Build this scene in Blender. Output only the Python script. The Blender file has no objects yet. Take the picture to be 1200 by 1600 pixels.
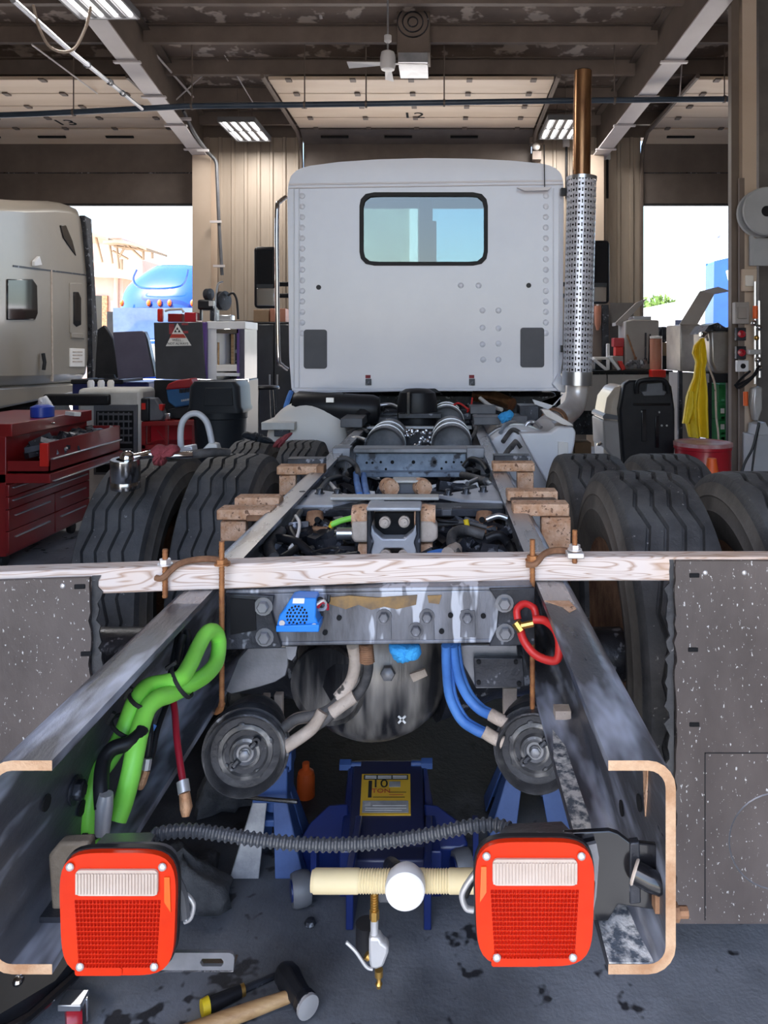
import bpy, bmesh, math, random
from mathutils import Vector, Matrix, Euler
random.seed(7)
D = bpy.data
scene = bpy.context.scene
COL = scene.collection
PI = math.pi

# ------------------------------------------------------------ camera, sky, sun, exposure
F, CX, CY, CAMZ = 1150.0, 690.0, 544.0, 1.49      # focal length and vanishing point in a 1200x1600 frame
cam = D.cameras.new('camera'); camo = D.objects.new('camera', cam); COL.objects.link(camo)
camo.location = (0, 0, CAMZ); camo.rotation_euler = (PI / 2, 0, 0)
cam.sensor_fit = 'AUTO'; cam.sensor_width = 36.0; cam.lens = F / 1600 * 36.0
cam.shift_x = (600 - CX) / 1600; cam.shift_y = (CY - 800) / 1600
cam.clip_start = 0.05; cam.clip_end = 400
scene.camera = camo

world = D.worlds.new('sky'); scene.world = world; world.use_nodes = True
wn = world.node_tree.nodes; wl = world.node_tree.links; wn.clear()
sky = wn.new('ShaderNodeTexSky'); sky.sky_type = 'NISHITA'; sky.sun_disc = False
sky.sun_elevation = math.radians(58); sky.sun_rotation = math.radians(230)
sky.air_density = 1.0; sky.dust_density = 2.5; sky.ozone_density = 1.0
bgn = wn.new('ShaderNodeBackground'); bgn.inputs[1].default_value = 0.62
wo = wn.new('ShaderNodeOutputWorld')
wl.new(sky.outputs[0], bgn.inputs[0]); wl.new(bgn.outputs[0], wo.inputs[0])

sl = D.lights.new('sun', 'SUN'); sl.energy = 13.0; sl.angle = math.radians(0.6); sl.color = (1, .95, .87)
so = D.objects.new('sun', sl); COL.objects.link(so)
sd = Vector((-.42, -.50, 1.15)).normalized()       # direction towards the sun: behind the camera, left, high
so.rotation_euler = sd.to_track_quat('Z', 'Y').to_euler(); so.location = (-10, -12, 30)

scene.view_settings.view_transform = 'Standard'
scene.view_settings.look = 'None'
scene.view_settings.exposure = 0.42
scene.view_settings.gamma = 1.0
scene.view_settings.use_curve_mapping = False
LAMP_W = 40.0                                       # watts of each fluorescent fixture

# ------------------------------------------------------------ helpers
def X(px, Y): return (px - CX) / F * Y
def Z(py, Y): return CAMZ - (py - CY) / F * Y
def P(px, py, Y): return Vector((X(px, Y), Y, Z(py, Y)))
WL = {}

class G:
    def __init__(s): s.v = []; s.f = []; s.m = []
    def add(s, vs, fs, mi=0, M=None):
        b = len(s.v)
        if M is not None: vs = [M @ Vector(v) for v in vs]
        s.v += [Vector(v) for v in vs]
        for f in fs: s.f.append([b + i for i in f]); s.m.append(mi)
        return s
    def box(s, c, size, rot=None, mi=0, M=None):
        x, y, z = size[0] / 2, size[1] / 2, size[2] / 2
        vs = [(-x,-y,-z),(x,-y,-z),(x,y,-z),(-x,y,-z),(-x,-y,z),(x,-y,z),(x,y,z),(-x,y,z)]
        T = Matrix.Translation(Vector(c)) @ (Euler(rot).to_matrix().to_4x4() if rot else Matrix())
        if M is not None: T = M @ T
        return s.add(vs, [(0,3,2,1),(4,5,6,7),(0,1,5,4),(1,2,6,5),(2,3,7,6),(3,0,4,7)], mi, T)
    def bb(s, a, b, mi=0):                           # box from two opposite corners
        a, b = Vector(a), Vector(b)
        return s.box((a + b) / 2, [abs(q) for q in (b - a)], mi=mi)
    def pbox(s, x0, y0, x1, y1, Y, dep, mi=0):        # box whose near face at depth Y spans the given picture rectangle
        return s.bb(P(x0, y0, Y), P(x1, y1, Y) + Vector((0, dep, 0)), mi)
    def tube(s, pts, r, n=8, sub=0, caps=True, mi=0):
        pts = [Vector(p) for p in pts]
        if sub: pts = smooth_path(pts, sub)
        m = len(pts)
        rr = [r] * m if isinstance(r, (int, float)) else ([r(i / (m - 1)) for i in range(m)] if callable(r) else list(r))
        if len(rr) != m:
            k_ = len(rr) - 1; rr = [(lambda f: rr[int(f)] * (1 - f % 1) + rr[min(int(f) + 1, k_)] * (f % 1))(i / (m - 1) * k_) for i in range(m)]
        t0 = (pts[1] - pts[0]).normalized()
        up = Vector((0, 0, 1)) if abs(t0.z) < .9 else Vector((1, 0, 0))
        nrm = (up - t0 * up.dot(t0)).normalized()
        vs = []
        for i in range(m):
            t = (pts[min(i + 1, m - 1)] - pts[max(i - 1, 0)])
            t = t.normalized() if t.length > 1e-9 else t0
            nrm = nrm - t * nrm.dot(t)
            nrm = nrm.normalized() if nrm.length > 1e-6 else t.orthogonal().normalized()
            bn = t.cross(nrm)
            for k in range(n):
                a = 2 * PI * k / n
                vs.append(pts[i] + (nrm * math.cos(a) + bn * math.sin(a)) * rr[i])
        fs = [(i*n+k, i*n+(k+1) % n, (i+1)*n+(k+1) % n, (i+1)*n+k) for i in range(m-1) for k in range(n)]
        if caps: fs += [tuple(range(n))[::-1], tuple((m-1)*n + k for k in range(n))]
        return s.add(vs, fs, mi)
    def cyl(s, a, b, r0, r1=None, n=16, mi=0):
        return s.tube([a, b], [r0, r0 if r1 is None else r1], n, mi=mi)
    def lathe(s, prof, n=24, M=None, mi=0, closed=False):    # profile (radius, height) turned about local Z
        m = len(prof); vs = []; fs = []
        for r, z in prof:
            for k in range(n):
                a = 2 * PI * k / n; vs.append((r * math.cos(a), r * math.sin(a), z))
        for i in range(m - 1 + (1 if closed else 0)):
            j = (i + 1) % m
            for k in range(n): fs.append((i*n+k, i*n+(k+1) % n, j*n+(k+1) % n, j*n+k))
        if not closed:
            if prof[0][0] > 1e-5: fs.append(tuple(range(n))[::-1])
            if prof[-1][0] > 1e-5: fs.append(tuple((m-1)*n+k for k in range(n)))
        return s.add(vs, fs, mi, M)
    def prism(s, poly, d, M=None, mi=0, mcap=None):          # 2-D outline in local XY pushed along local Z
        n = len(poly)
        vs = [(p[0], p[1], 0) for p in poly] + [(p[0], p[1], d) for p in poly]
        s.add(vs, [(i, (i+1) % n, n+(i+1) % n, n+i) for i in range(n)], mi, M)
        mc = mi if mcap is None else mcap
        s.add(vs[:n], [tuple(range(n))[::-1]], mc, M); s.add(vs[n:], [tuple(range(n))], mc, M)
        return s
    def pprism(s, pts, Y, dep, mi=0):                        # outline given in picture points on the plane at depth Y
        n = len(pts); a = [P(x, y, Y) for x, y in pts]
        b = [q + Vector((0, dep, 0)) for q in a]
        return s.add(a + b, [(i, (i+1) % n, n+(i+1) % n, n+i) for i in range(n)] + [tuple(range(n))[::-1], tuple(range(n, 2*n))], mi)
    def ball(s, c, r, n=12, sc=(1,1,1), mi=0, M=None):
        prof = [(max(math.sin(PI * i / n), 0) * r, -math.cos(PI * i / n) * r) for i in range(n + 1)]
        prof[0] = (1e-6, -r); prof[-1] = (1e-6, r)
        T = Matrix.Translation(Vector(c)) @ Matrix.Diagonal((*sc, 1))
        return s.lathe(prof, n * 2, T if M is None else M @ T, mi)
    def ring(s, outer, inner, Y0, Y1, mi=0):                 # plate in XZ with a hole; loops of equal length
        n = len(outer); L = [[(p[0], y, p[1]) for p in lp] for lp in (outer, inner) for y in (Y0, Y1)]
        vs = L[0] + L[1] + L[2] + L[3]; fs = []
        for i in range(n):
            j = (i + 1) % n
            fs += [(i, j, 2*n+j, 2*n+i), (n+i, 3*n+i, 3*n+j, n+j), (i, n+i, n+j, j), (2*n+i, 2*n+j, 3*n+j, 3*n+i)]
        return s.add(vs, fs, mi)

def smooth_path(p, k):
    out = []
    for i in range(len(p) - 1):
        a, b, c, d = p[max(i-1, 0)], p[i], p[i+1], p[min(i+2, len(p)-1)]
        for j in range(k):
            t = j / k
            out.append(.5 * ((2*b) + (c-a)*t + (2*a-5*b+4*c-d)*t*t + (3*b-a-3*c+d)*t**3))
    out.append(p[-1]); return out

def rrect(w, h, r, n=5, cx=0, cy=0):
    out = []
    for sx, sy, a0 in ((1,1,0), (-1,1,90), (-1,-1,180), (1,-1,270)):
        for i in range(n + 1):
            a = math.radians(a0 + 90 * i / n)
            out.append((cx + sx*(w/2 - r) + r*math.cos(a), cy + sy*(h/2 - r) + r*math.sin(a)))
    return out
def by_angle(poly, c, n):                                    # star-shaped outline sampled at n angles
    out = []; m = len(poly)
    for k in range(n):
        a = 2*PI*(k + .5)/n; d = (math.cos(a), math.sin(a)); best = 0
        for i in range(m):
            p, q = poly[i], poly[(i+1) % m]
            ex, ey = q[0]-p[0], q[1]-p[1]; den = d[0]*ey - d[1]*ex
            if abs(den) < 1e-12: continue
            px, py = p[0]-c[0], p[1]-c[1]
            t = (px*ey - py*ex)/den; u = (px*d[1] - py*d[0])/den
            if -1e-6 <= u <= 1+1e-6 and t > best: best = t
        out.append((c[0] + d[0]*best, c[1] + d[1]*best))
    return out

MXZ = Matrix(((1,0,0,0),(0,0,1,0),(0,1,0,0),(0,0,0,1)))      # local XY -> world XZ, local Z -> world +Y
def axis(c, d):                                              # local Z onto direction d
    return Matrix.Translation(Vector(c)) @ Vector(d).to_track_quat('Z', 'Y').to_matrix().to_4x4()

def obj(name, g, mats, parent=None, bevel=0, label=None, kind=None, smooth=38, sub=0, hold=None):
    if not isinstance(mats, (list, tuple)): mats = [mats]
    lo = Vector([min(v[i] for v in g.v) for i in range(3)]); hi = Vector([max(v[i] for v in g.v) for i in range(3)])
    c = (lo + hi) / 2 if hold is None else Vector(hold)
    me = D.meshes.new(name); me.from_pydata([tuple(v - c) for v in g.v], [], g.f)
    for m in mats: me.materials.append(m)
    bm = bmesh.new(); bm.from_mesh(me); bmesh.ops.recalc_face_normals(bm, faces=bm.faces); bm.to_mesh(me); bm.free()
    if len(mats) > 1: me.polygons.foreach_set('material_index', g.m)
    me.polygons.foreach_set('use_smooth', [True] * len(me.polygons))
    me.set_sharp_from_angle(angle=math.radians(smooth)); me.update()
    o = D.objects.new(name, me); COL.objects.link(o)
    pw = WL[parent.name] if parent else Vector((0, 0, 0))
    if parent: o.parent = parent
    o.location = c - pw; WL[o.name] = c
    if bevel:
        b = o.modifiers.new('bevel', 'BEVEL'); b.width = bevel; b.segments = 2; b.limit_method = 'ANGLE'; b.angle_limit = .6
    if sub:
        b = o.modifiers.new('sub', 'SUBSURF'); b.levels = b.render_levels = sub
    if label: o['label'] = label
    if kind: o['kind'] = kind
    return o
def thing(name, label, cat, loc, group=None):
    o = D.objects.new(name, None); COL.objects.link(o); o.location = loc; o.empty_display_size = .1
    WL[o.name] = Vector(loc); o['label'] = label; o['category'] = cat
    if group: o['group'] = group
    return o
def tag(o, label, cat, group=None):
    o['label'] = label; o['category'] = cat
    if group: o['group'] = group
    return o
def struct(name, g, m, parent=None, **k): return obj(name, g, m, parent, kind='structure', **k)
def again(o, pos, parent, rot=None):                          # another piece alike, sharing the mesh
    c = o.copy(); COL.objects.link(c); c.parent = parent
    c.location = Vector(pos) - (WL[parent.name] if parent else Vector((0, 0, 0)))
    if rot: c.rotation_euler = rot
    WL[c.name] = Vector(pos); return c
def copy_thing(root, loc, label, rot=None):
    r = root.copy(); COL.objects.link(r); r.location = loc; r['label'] = label; WL[r.name] = Vector(loc)
    if rot: r.rotation_euler = rot
    for ch in list(root.children):
        c = ch.copy(); COL.objects.link(c); c.parent = r
        for gch in ch.children:
            d = gch.copy(); COL.objects.link(d); d.parent = c
    return r
def text_geo(txt, size, M, depth=.001):
    cu = D.curves.new('letters', 'FONT'); cu.body = txt; cu.size = size; cu.align_x = 'CENTER'; cu.align_y = 'CENTER'; cu.extrude = depth; cu.resolution_u = 3
    o = D.objects.new('letters', cu); me = D.meshes.new_from_object(o)
    g = G(); g.add([v.co for v in me.vertices], [list(p.vertices) for p in me.polygons], 0, M)
    D.objects.remove(o); D.curves.remove(cu); D.meshes.remove(me); return g
FACE = Matrix(((1,0,0,0),(0,0,-1,0),(0,1,0,0),(0,0,0,1)))    # lettering standing up, read from -Y
DOWN = Matrix(((1,0,0,0),(0,1,0,0),(0,0,1,0),(0,0,0,1)))

# ------------------------------------------------------------ procedural materials
def mat(name, c1, c2=None, scale=6, rough=.5, metal=0, bump=0, bscale=None, lo=.35, hi=.65, stretch=(1,1,1), rvar=.0, coat=0, c3=None, s3=40, t3=.68, w3=.04, trans=0, spec=.5):
    m = D.materials.new(name); m.use_nodes = True; nt = m.node_tree; N, L = nt.nodes, nt.links
    b = N['Principled BSDF']; b.inputs['Roughness'].default_value = rough; b.inputs['Metallic'].default_value = metal
    b.inputs['Base Color'].default_value = (*c1, 1); b.inputs['Specular IOR Level'].default_value = spec
    if coat: b.inputs['Coat Weight'].default_value = coat; b.inputs['Coat Roughness'].default_value = .08
    if trans: b.inputs['Transmission Weight'].default_value = trans
    tc = N.new('ShaderNodeTexCoord'); mp = N.new('ShaderNodeMapping'); mp.inputs['Scale'].default_value = stretch
    L.new(tc.outputs['Object'], mp.inputs[0])
    def noise(sc, det=5):
        n = N.new('ShaderNodeTexNoise'); n.inputs['Scale'].default_value = sc; n.inputs['Detail'].default_value = det; n.inputs['Roughness'].default_value = .62
        L.new(mp.outputs[0], n.inputs['Vector']); return n
    if c2 is not None:
        n = noise(scale); r = N.new('ShaderNodeValToRGB'); L.new(n.outputs['Fac'], r.inputs[0])
        r.color_ramp.elements[0].position = lo; r.color_ramp.elements[0].color = (*c1, 1)
        r.color_ramp.elements[1].position = hi; r.color_ramp.elements[1].color = (*c2, 1)
        last = r.outputs[0]
        if c3 is not None:
            n3 = noise(s3, 3); r3 = N.new('ShaderNodeValToRGB'); L.new(n3.outputs['Fac'], r3.inputs[0])
            r3.color_ramp.elements[0].position = t3; r3.color_ramp.elements[0].color = (0,0,0,1)
            r3.color_ramp.elements[1].position = t3 + w3; r3.color_ramp.elements[1].color = (1,1,1,1)
            mx = N.new('ShaderNodeMix'); mx.data_type = 'RGBA'
            L.new(r3.outputs[0], mx.inputs[0]); L.new(last, mx.inputs[6]); mx.inputs[7].default_value = (*c3, 1); last = mx.outputs[2]
        L.new(last, b.inputs['Base Color'])
        if rvar:
            mr = N.new('ShaderNodeMapRange'); L.new(n.outputs['Fac'], mr.inputs[0])
            mr.inputs[1].default_value = .3; mr.inputs[2].default_value = .7
            mr.inputs[3].default_value = max(rough - rvar, .05); mr.inputs[4].default_value = min(rough + rvar, 1)
            L.new(mr.outputs[0], b.inputs['Roughness'])
    if bump:
        n = noise(bscale or scale * 6, 4); bp = N.new('ShaderNodeBump'); bp.inputs['Strength'].default_value = bump; bp.inputs['Distance'].default_value = .01
        L.new(n.outputs['Fac'], bp.inputs['Height']); L.new(bp.outputs[0], b.inputs['Normal'])
    return m
def wood_mat(name, a, bcol, c):
    m = D.materials.new(name); m.use_nodes = True; N, L = m.node_tree.nodes, m.node_tree.links; b = N['Principled BSDF']
    tc = N.new('ShaderNodeTexCoord'); mp = N.new('ShaderNodeMapping'); mp.inputs['Scale'].default_value = (1.1, 7, 14); L.new(tc.outputs['Object'], mp.inputs[0])
    w = N.new('ShaderNodeTexNoise'); w.inputs['Scale'].default_value = 2.3; w.inputs['Detail'].default_value = 1.5; w.inputs['Distortion'].default_value = .6
    L.new(mp.outputs[0], w.inputs['Vector'])
    mu = N.new('ShaderNodeMath'); mu.operation = 'MULTIPLY'; mu.inputs[1].default_value = 13; L.new(w.outputs['Fac'], mu.inputs[0])
    fr = N.new('ShaderNodeMath'); fr.operation = 'PINGPONG'; fr.inputs[1].default_value = .5; L.new(mu.outputs[0], fr.inputs[0])   # contour lines: cathedral grain
    r = N.new('ShaderNodeValToRGB'); L.new(fr.outputs[0], r.inputs[0])
    r.color_ramp.elements[0].color = (*a, 1); r.color_ramp.elements[0].position = .0; r.color_ramp.elements[1].color = (*bcol, 1); r.color_ramp.elements[1].position = .22
    n = N.new('ShaderNodeTexNoise'); n.inputs['Scale'].default_value = 2.2; n.inputs['Detail'].default_value = 4; L.new(tc.outputs['Object'], n.inputs['Vector'])
    r2 = N.new('ShaderNodeValToRGB'); L.new(n.outputs['Fac'], r2.inputs[0]); r2.color_ramp.elements[0].position = .5; r2.color_ramp.elements[1].position = .72
    r2.color_ramp.elements[0].color = (0,0,0,1); r2.color_ramp.elements[1].color = (.7,.7,.7,1)
    mx = N.new('ShaderNodeMix'); mx.data_type = 'RGBA'; L.new(r2.outputs[0], mx.inputs[0]); L.new(r.outputs[0], mx.inputs[6]); mx.inputs[7].default_value = (*c, 1)
    L.new(mx.outputs[2], b.inputs['Base Color']); b.inputs['Roughness'].default_value = .7
    return m
def emit(name, c, s):
    m = D.materials.new(name); m.use_nodes = True; b = m.node_tree.nodes['Principled BSDF']
    b.inputs['Base Color'].default_value = (*c, 1); b.inputs['Emission Color'].default_value = (*c, 1); b.inputs['Emission Strength'].default_value = s; return m
def glass_mat(name, tint, gl=.1, rough=.03):
    m = D.materials.new(name); m.use_nodes = True; N, L = m.node_tree.nodes, m.node_tree.links; N.clear()
    t = N.new('ShaderNodeBsdfTransparent'); t.inputs[0].default_value = (*tint, 1); g = N.new('ShaderNodeBsdfGlossy'); g.inputs['Roughness'].default_value = rough
    mx = N.new('ShaderNodeMixShader'); mx.inputs[0].default_value = gl; o = N.new('ShaderNodeOutputMaterial')
    L.new(t.outputs[0], mx.inputs[1]); L.new(g.outputs[0], mx.inputs[2]); L.new(mx.outputs[0], o.inputs[0]); return m

M = {}
M['concrete'] = mat('stained_shaded_concrete', (.07,.076,.088), (.36,.38,.42), 1.3, .62, bump=.25, bscale=60, lo=.3, hi=.72, rvar=.12, c3=(.03,.03,.035), s3=9, t3=.6)
def under_truck_shade(m, cx, cy, rx, ry):
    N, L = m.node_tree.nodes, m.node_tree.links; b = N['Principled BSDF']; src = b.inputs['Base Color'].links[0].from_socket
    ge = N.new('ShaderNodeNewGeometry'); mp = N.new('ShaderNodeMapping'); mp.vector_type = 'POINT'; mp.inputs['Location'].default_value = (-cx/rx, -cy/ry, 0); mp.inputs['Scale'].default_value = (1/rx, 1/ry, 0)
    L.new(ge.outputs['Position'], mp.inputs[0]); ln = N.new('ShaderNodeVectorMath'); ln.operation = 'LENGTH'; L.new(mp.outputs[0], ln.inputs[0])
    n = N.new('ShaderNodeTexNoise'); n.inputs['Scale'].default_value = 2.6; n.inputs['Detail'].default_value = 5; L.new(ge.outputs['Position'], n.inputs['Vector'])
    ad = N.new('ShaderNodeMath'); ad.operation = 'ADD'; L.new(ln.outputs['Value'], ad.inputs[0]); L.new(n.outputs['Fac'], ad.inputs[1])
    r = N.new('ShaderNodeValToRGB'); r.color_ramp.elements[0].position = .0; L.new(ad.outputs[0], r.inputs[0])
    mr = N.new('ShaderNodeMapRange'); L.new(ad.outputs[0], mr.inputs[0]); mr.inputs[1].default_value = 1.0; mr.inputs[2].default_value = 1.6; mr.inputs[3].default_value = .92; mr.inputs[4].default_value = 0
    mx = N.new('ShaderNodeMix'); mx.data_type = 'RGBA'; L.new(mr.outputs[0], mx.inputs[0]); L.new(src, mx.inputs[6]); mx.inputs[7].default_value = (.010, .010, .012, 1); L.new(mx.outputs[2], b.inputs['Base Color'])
under_truck_shade(M['concrete'], -.25, 3.0, 1.5, 1.35)  # shade under the truck, put into the floor colour as a dark patch
M['yard'] = mat('yard_concrete', (.46,.42,.37), (.56,.52,.46), .6, .85)
M['wall'] = mat('beige_wall_sheet', (.33,.27,.215), (.40,.33,.265), 1.5, .55, stretch=(3,1,.4))
M['wall_low'] = mat('grey_wall_block', (.12,.11,.105), (.17,.155,.145), 3, .8)
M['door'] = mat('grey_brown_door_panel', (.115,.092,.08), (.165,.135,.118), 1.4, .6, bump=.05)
M['door_lit'] = mat('sunlit_door_panel', (.72,.56,.42), (.80,.65,.51), 1.2, .5, stretch=(.5,3,1))  # same door panels; sun bounced off the yard is put into the colour
M['roof'] = mat('brown_roof_liner', (.17,.125,.10), (.27,.205,.165), 1.2, .8, c3=(.62,.52,.44), s3=3.0, t3=.55, w3=.06)
M['purlin'] = mat('brown_primer_steel', (.15,.115,.095), (.20,.155,.13), 2, .6)
M['rafter'] = mat('pale_painted_steel', (.62,.57,.57), (.70,.65,.65), 1.5, .45)
M['rafter_web'] = mat('brown_painted_steel', (.13,.10,.082), (.17,.135,.11), 2, .6)
M['column'] = mat('beige_column_paint', (.56,.44,.34), (.62,.50,.40), 1.2, .5)
M['pipe'] = mat('blue_grey_pipe', (.035,.055,.085), (.06,.085,.125), 3, .4)
M['conduit'] = mat('galvanised_conduit', (.36,.38,.42), (.5,.52,.56), 5, .35, .6)
M['white'] = mat('white_cab_paint', (.70,.71,.78), (.76,.77,.83), 1.2, .3, bump=.02, bscale=3, coat=.35)
M['white_roof'] = mat('white_roof_paint', (.72,.69,.72), (.76,.73,.75), 1, .45)
M['white_plain'] = mat('white_paint', (.72,.71,.72), (.8,.79,.8), 2, .4)
M['cream'] = mat('cream_paint', (.80,.74,.67), (.86,.81,.75), 2, .5)
M['dirty_white'] = mat('dirty_white_enamel', (.5,.48,.44), (.68,.66,.62), 3, .5)
M['rail'] = mat('scuffed_black_frame_steel', (.035,.036,.043), (.15,.155,.18), 3.2, .36, .25, bump=.12, bscale=70, lo=.34, hi=.68, stretch=(2.2,.55,2.2), rvar=.14, c3=(.52,.57,.70), s3=6.5, t3=.50, w3=.18)
M['rail_worn'] = mat('bare_worn_frame_steel', (.28,.27,.275), (.52,.51,.52), 5, .3, .55, bump=.06, bscale=60, stretch=(2.2,.5,2), rvar=.1, c3=(.14,.13,.13), s3=9, t3=.6)
M['rail_edge'] = mat('rusty_cut_edge', (.38,.20,.10), (.60,.40,.25), 18, .7, bump=.3)
M['steel_dark'] = mat('dark_greasy_steel', (.012,.013,.017), (.055,.058,.07), 7, .38, .4, bump=.2, bscale=50, rvar=.15, c3=(.24,.25,.28), s3=18, t3=.61)
M['steel_grey'] = mat('grey_plate_steel', (.16,.165,.18), (.3,.3,.32), 6, .38, .55, bump=.08, rvar=.12)
M['steel_blue'] = mat('blue_grey_member_steel', (.12,.15,.20), (.34,.40,.48), 5, .42, .2, bump=.1, c3=(.05,.05,.06), s3=14, t3=.57, w3=.1)
M['member'] = mat('scraped_crossmember_steel', (.065,.063,.068), (.23,.235,.265), 5, .42, .35, bump=.18, bscale=40, stretch=(2.4,1,.6), rvar=.1, c3=(.50,.52,.58), s3=7, t3=.58)
M['chalk'] = mat('dusty_black_casting', (.014,.014,.017), (.05,.05,.055), 4, .33, .2, bump=.2, bscale=40, stretch=(3.2,1,.6), c3=(.40,.37,.34), s3=3.6, t3=.47, w3=.2)
M['chamber'] = mat('dusty_black_brake_can', (.03,.03,.034), (.11,.11,.115), 9, .3, .2, bump=.25, bscale=60, c3=(.42,.40,.38), s3=8, t3=.55, w3=.12)
M['plate'] = mat('pale_grey_plate', (.40,.41,.45), (.56,.57,.60), 6, .35, .3, bump=.06)
M['rust'] = mat('brown_rust', (.16,.07,.035), (.36,.19,.10), 14, .8, bump=.4)
M['rust_orange'] = mat('flaky_orange_rust', (.58,.29,.15), (.80,.53,.36), 30, .85, bump=.5, c3=(.24,.12,.07), s3=70, t3=.60)
M['rust_rod'] = mat('rusty_threaded_rod', (.27,.10,.04), (.50,.22,.08), 30, .6, .3, bump=.3)
M['stain'] = mat('ochre_rust_stain', (.36,.21,.07), (.16,.11,.07), 18, .7)
M['black'] = mat('black_plastic', (.010,.010,.012), (.018,.018,.021), 6, .42, spec=.3)
M['black_gloss'] = mat('gloss_black_paint', (.008,.008,.01), None, 5, .18, coat=.4)
M['black_matte'] = mat('black_rubber_trim', (.014,.014,.016), None, 5, .7)
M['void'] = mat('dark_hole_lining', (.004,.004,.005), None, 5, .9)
M['grey_plastic'] = mat('grey_plastic', (.09,.092,.1), (.13,.132,.145), 5, .45)
M['vent'] = mat('charcoal_vent_plastic', (.055,.056,.068), (.07,.071,.084), 5, .5)
M['tyre'] = mat('worn_tyre_rubber', (.028,.028,.031), (.10,.097,.096), 5, .66, bump=.4, bscale=45, rvar=.1, c3=(.30,.29,.28), s3=48, t3=.68)
M['tyre_side'] = mat('dusty_tyre_sidewall', (.075,.066,.058), (.17,.15,.13), 5, .75, bump=.2)
M['flap'] = mat('speckled_mud_flap_rubber', (.068,.052,.047), (.140,.112,.102), 3, .5, bump=.12, bscale=80, rvar=.1, c3=(.62,.60,.58), s3=150, t3=.645, stretch=(1,1,.55))
M['wood'] = wood_mat('weathered_pine', (.48,.32,.24), (.78,.67,.61), (.76,.44,.22))
M['handle_wood'] = mat('hickory_handle', (.36,.19,.08), (.58,.36,.17), 5, .5, stretch=(1,12,12))
M['red_lens'] = mat('red_lens_plastic', (.58,.022,.003), (.66,.034,.004), 8, .3, spec=.2)
M['red_grid'] = mat('red_prism_lens', (.36,.008,.002), (.46,.012,.003), 8, .35, spec=.25)
M['amber'] = mat('orange_lens_plastic', (.80,.12,.01), None, 8, .16, coat=.5)
M['clear_lens'] = mat('frosted_reverse_lens', (.48,.37,.30), (.60,.50,.43), 12, .25, coat=.3)
M['brown_dirt'] = mat('dusty_brown_bracket_steel', (.10,.078,.055), (.20,.16,.12), 12, .7, bump=.3)
M['frost'] = mat('salt_frosted_steel', (.10,.12,.15), (.75,.74,.72), 40, .6, lo=.42, hi=.56, bump=.3)
M['screw'] = mat('zinc_screw', (.72,.68,.66), None, 5, .3, .5)
M['green_hose'] = mat('lime_green_hose', (.27,.85,.08), (.33,.92,.12), 6, .42, c3=(.08,.3,.04), s3=30, t3=.72)
M['red_hose'] = mat('red_rubber_hose', (.60,.02,.02), (.68,.035,.03), 6, .4)
M['dark_red'] = mat('dark_red_cable', (.38,.012,.03), None, 6, .4)
M['blue_hose'] = mat('blue_hose', (.055,.17,.50), (.09,.26,.66), 10, .5)
M['blue_alarm'] = mat('bright_blue_plastic', (.015,.20,.72), (.02,.25,.80), 8, .35)
M['blue_cloth'] = mat('blue_rag', (.03,.28,.68), (.06,.42,.82), 16, .85, bump=.5)
M['tan_hose'] = mat('tan_loom', (.42,.33,.26), (.6,.5,.42), 14, .75, bump=.3, c3=(.08,.07,.06), s3=24, t3=.66)
M['grey_hose'] = mat('worn_black_hose', (.03,.03,.032), (.13,.12,.115), 10, .6, bump=.3)
M['loom'] = mat('grey_black_wire_loom', (.055,.06,.07), None, 8, .3)
M['jack_blue'] = mat('dark_blue_jack_enamel', (.004,.010,.065), (.008,.020,.115), 4, .32, coat=.3)
M['jack_navy'] = mat('navy_jack_enamel', (.010,.014,.045), (.018,.022,.07), 4, .35)
M['stand_blue'] = mat('worn_blue_enamel', (.02,.05,.17), (.05,.10,.27), 5, .5, bump=.1)
M['stand_grey'] = mat('scraped_stand_leg', (.18,.18,.2), (.48,.46,.46), 8, .55, bump=.2)
M['yellow_label'] = mat('yellow_label', (.75,.45,.04), (.7,.4,.03), 5, .5)
M['label_dark'] = mat('black_label_print', (.02,.02,.02), None, 5, .5)
M['label_red'] = mat('red_label_print', (.45,.05,.03), None, 5, .5)
M['label_white'] = mat('white_label_print', (.8,.78,.74), None, 5, .5)
M['label_grey'] = mat('grey_label_print', (.26,.25,.24), (.4,.38,.36), 20, .5)
M['grip'] = mat('cream_foam_grip', (.74,.60,.34), (.78,.65,.40), 5, .6)
M['cap'] = mat('white_end_cap', (.80,.77,.76), (.86,.84,.84), 10, .5)
M['brass'] = mat('brass', (.60,.36,.10), None, 5, .3, .9)
M['cast_white'] = mat('pale_cast_metal', (.58,.57,.57), (.68,.67,.67), 9, .35, .5)
M['chrome'] = mat('chrome', (.75,.75,.77), None, 5, .09, 1)
M['steel_bright'] = mat('polished_socket_steel', (.36,.36,.38), (.5,.5,.52), 7, .2, 1)
M['alu'] = mat('aluminium', (.56,.57,.6), (.66,.67,.7), 5, .28, .9)
M['shield'] = mat('perforated_chrome_shield', (.74,.74,.80), None, 5, .32, .35)
M['hot_pipe'] = mat('heat_browned_pipe', (.24,.11,.055), (.50,.27,.13), 5, .24, .85, stretch=(4,4,.6))
M['elbow'] = mat('dull_exhaust_elbow', (.58,.52,.48), (.74,.69,.66), 4, .34, .4)
M['copper_tip'] = mat('copper_plug', (.50,.24,.11), (.66,.40,.24), 30, .5, .5, bump=.3)
M['red_tool'] = mat('red_tool_chest_enamel', (.20,.008,.010), (.26,.012,.012), 4, .33, coat=.3)
M['red_bright'] = mat('bright_red_enamel', (.62,.02,.012), None, 4, .35)
M['red_cloth'] = mat('dark_red_shop_rag', (.22,.03,.04), (.36,.07,.08), 14, .9, bump=.6)
M['dark_cloth'] = mat('greasy_dark_rag', (.03,.03,.034), (.10,.098,.10), 9, .9, bump=.6)
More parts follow.
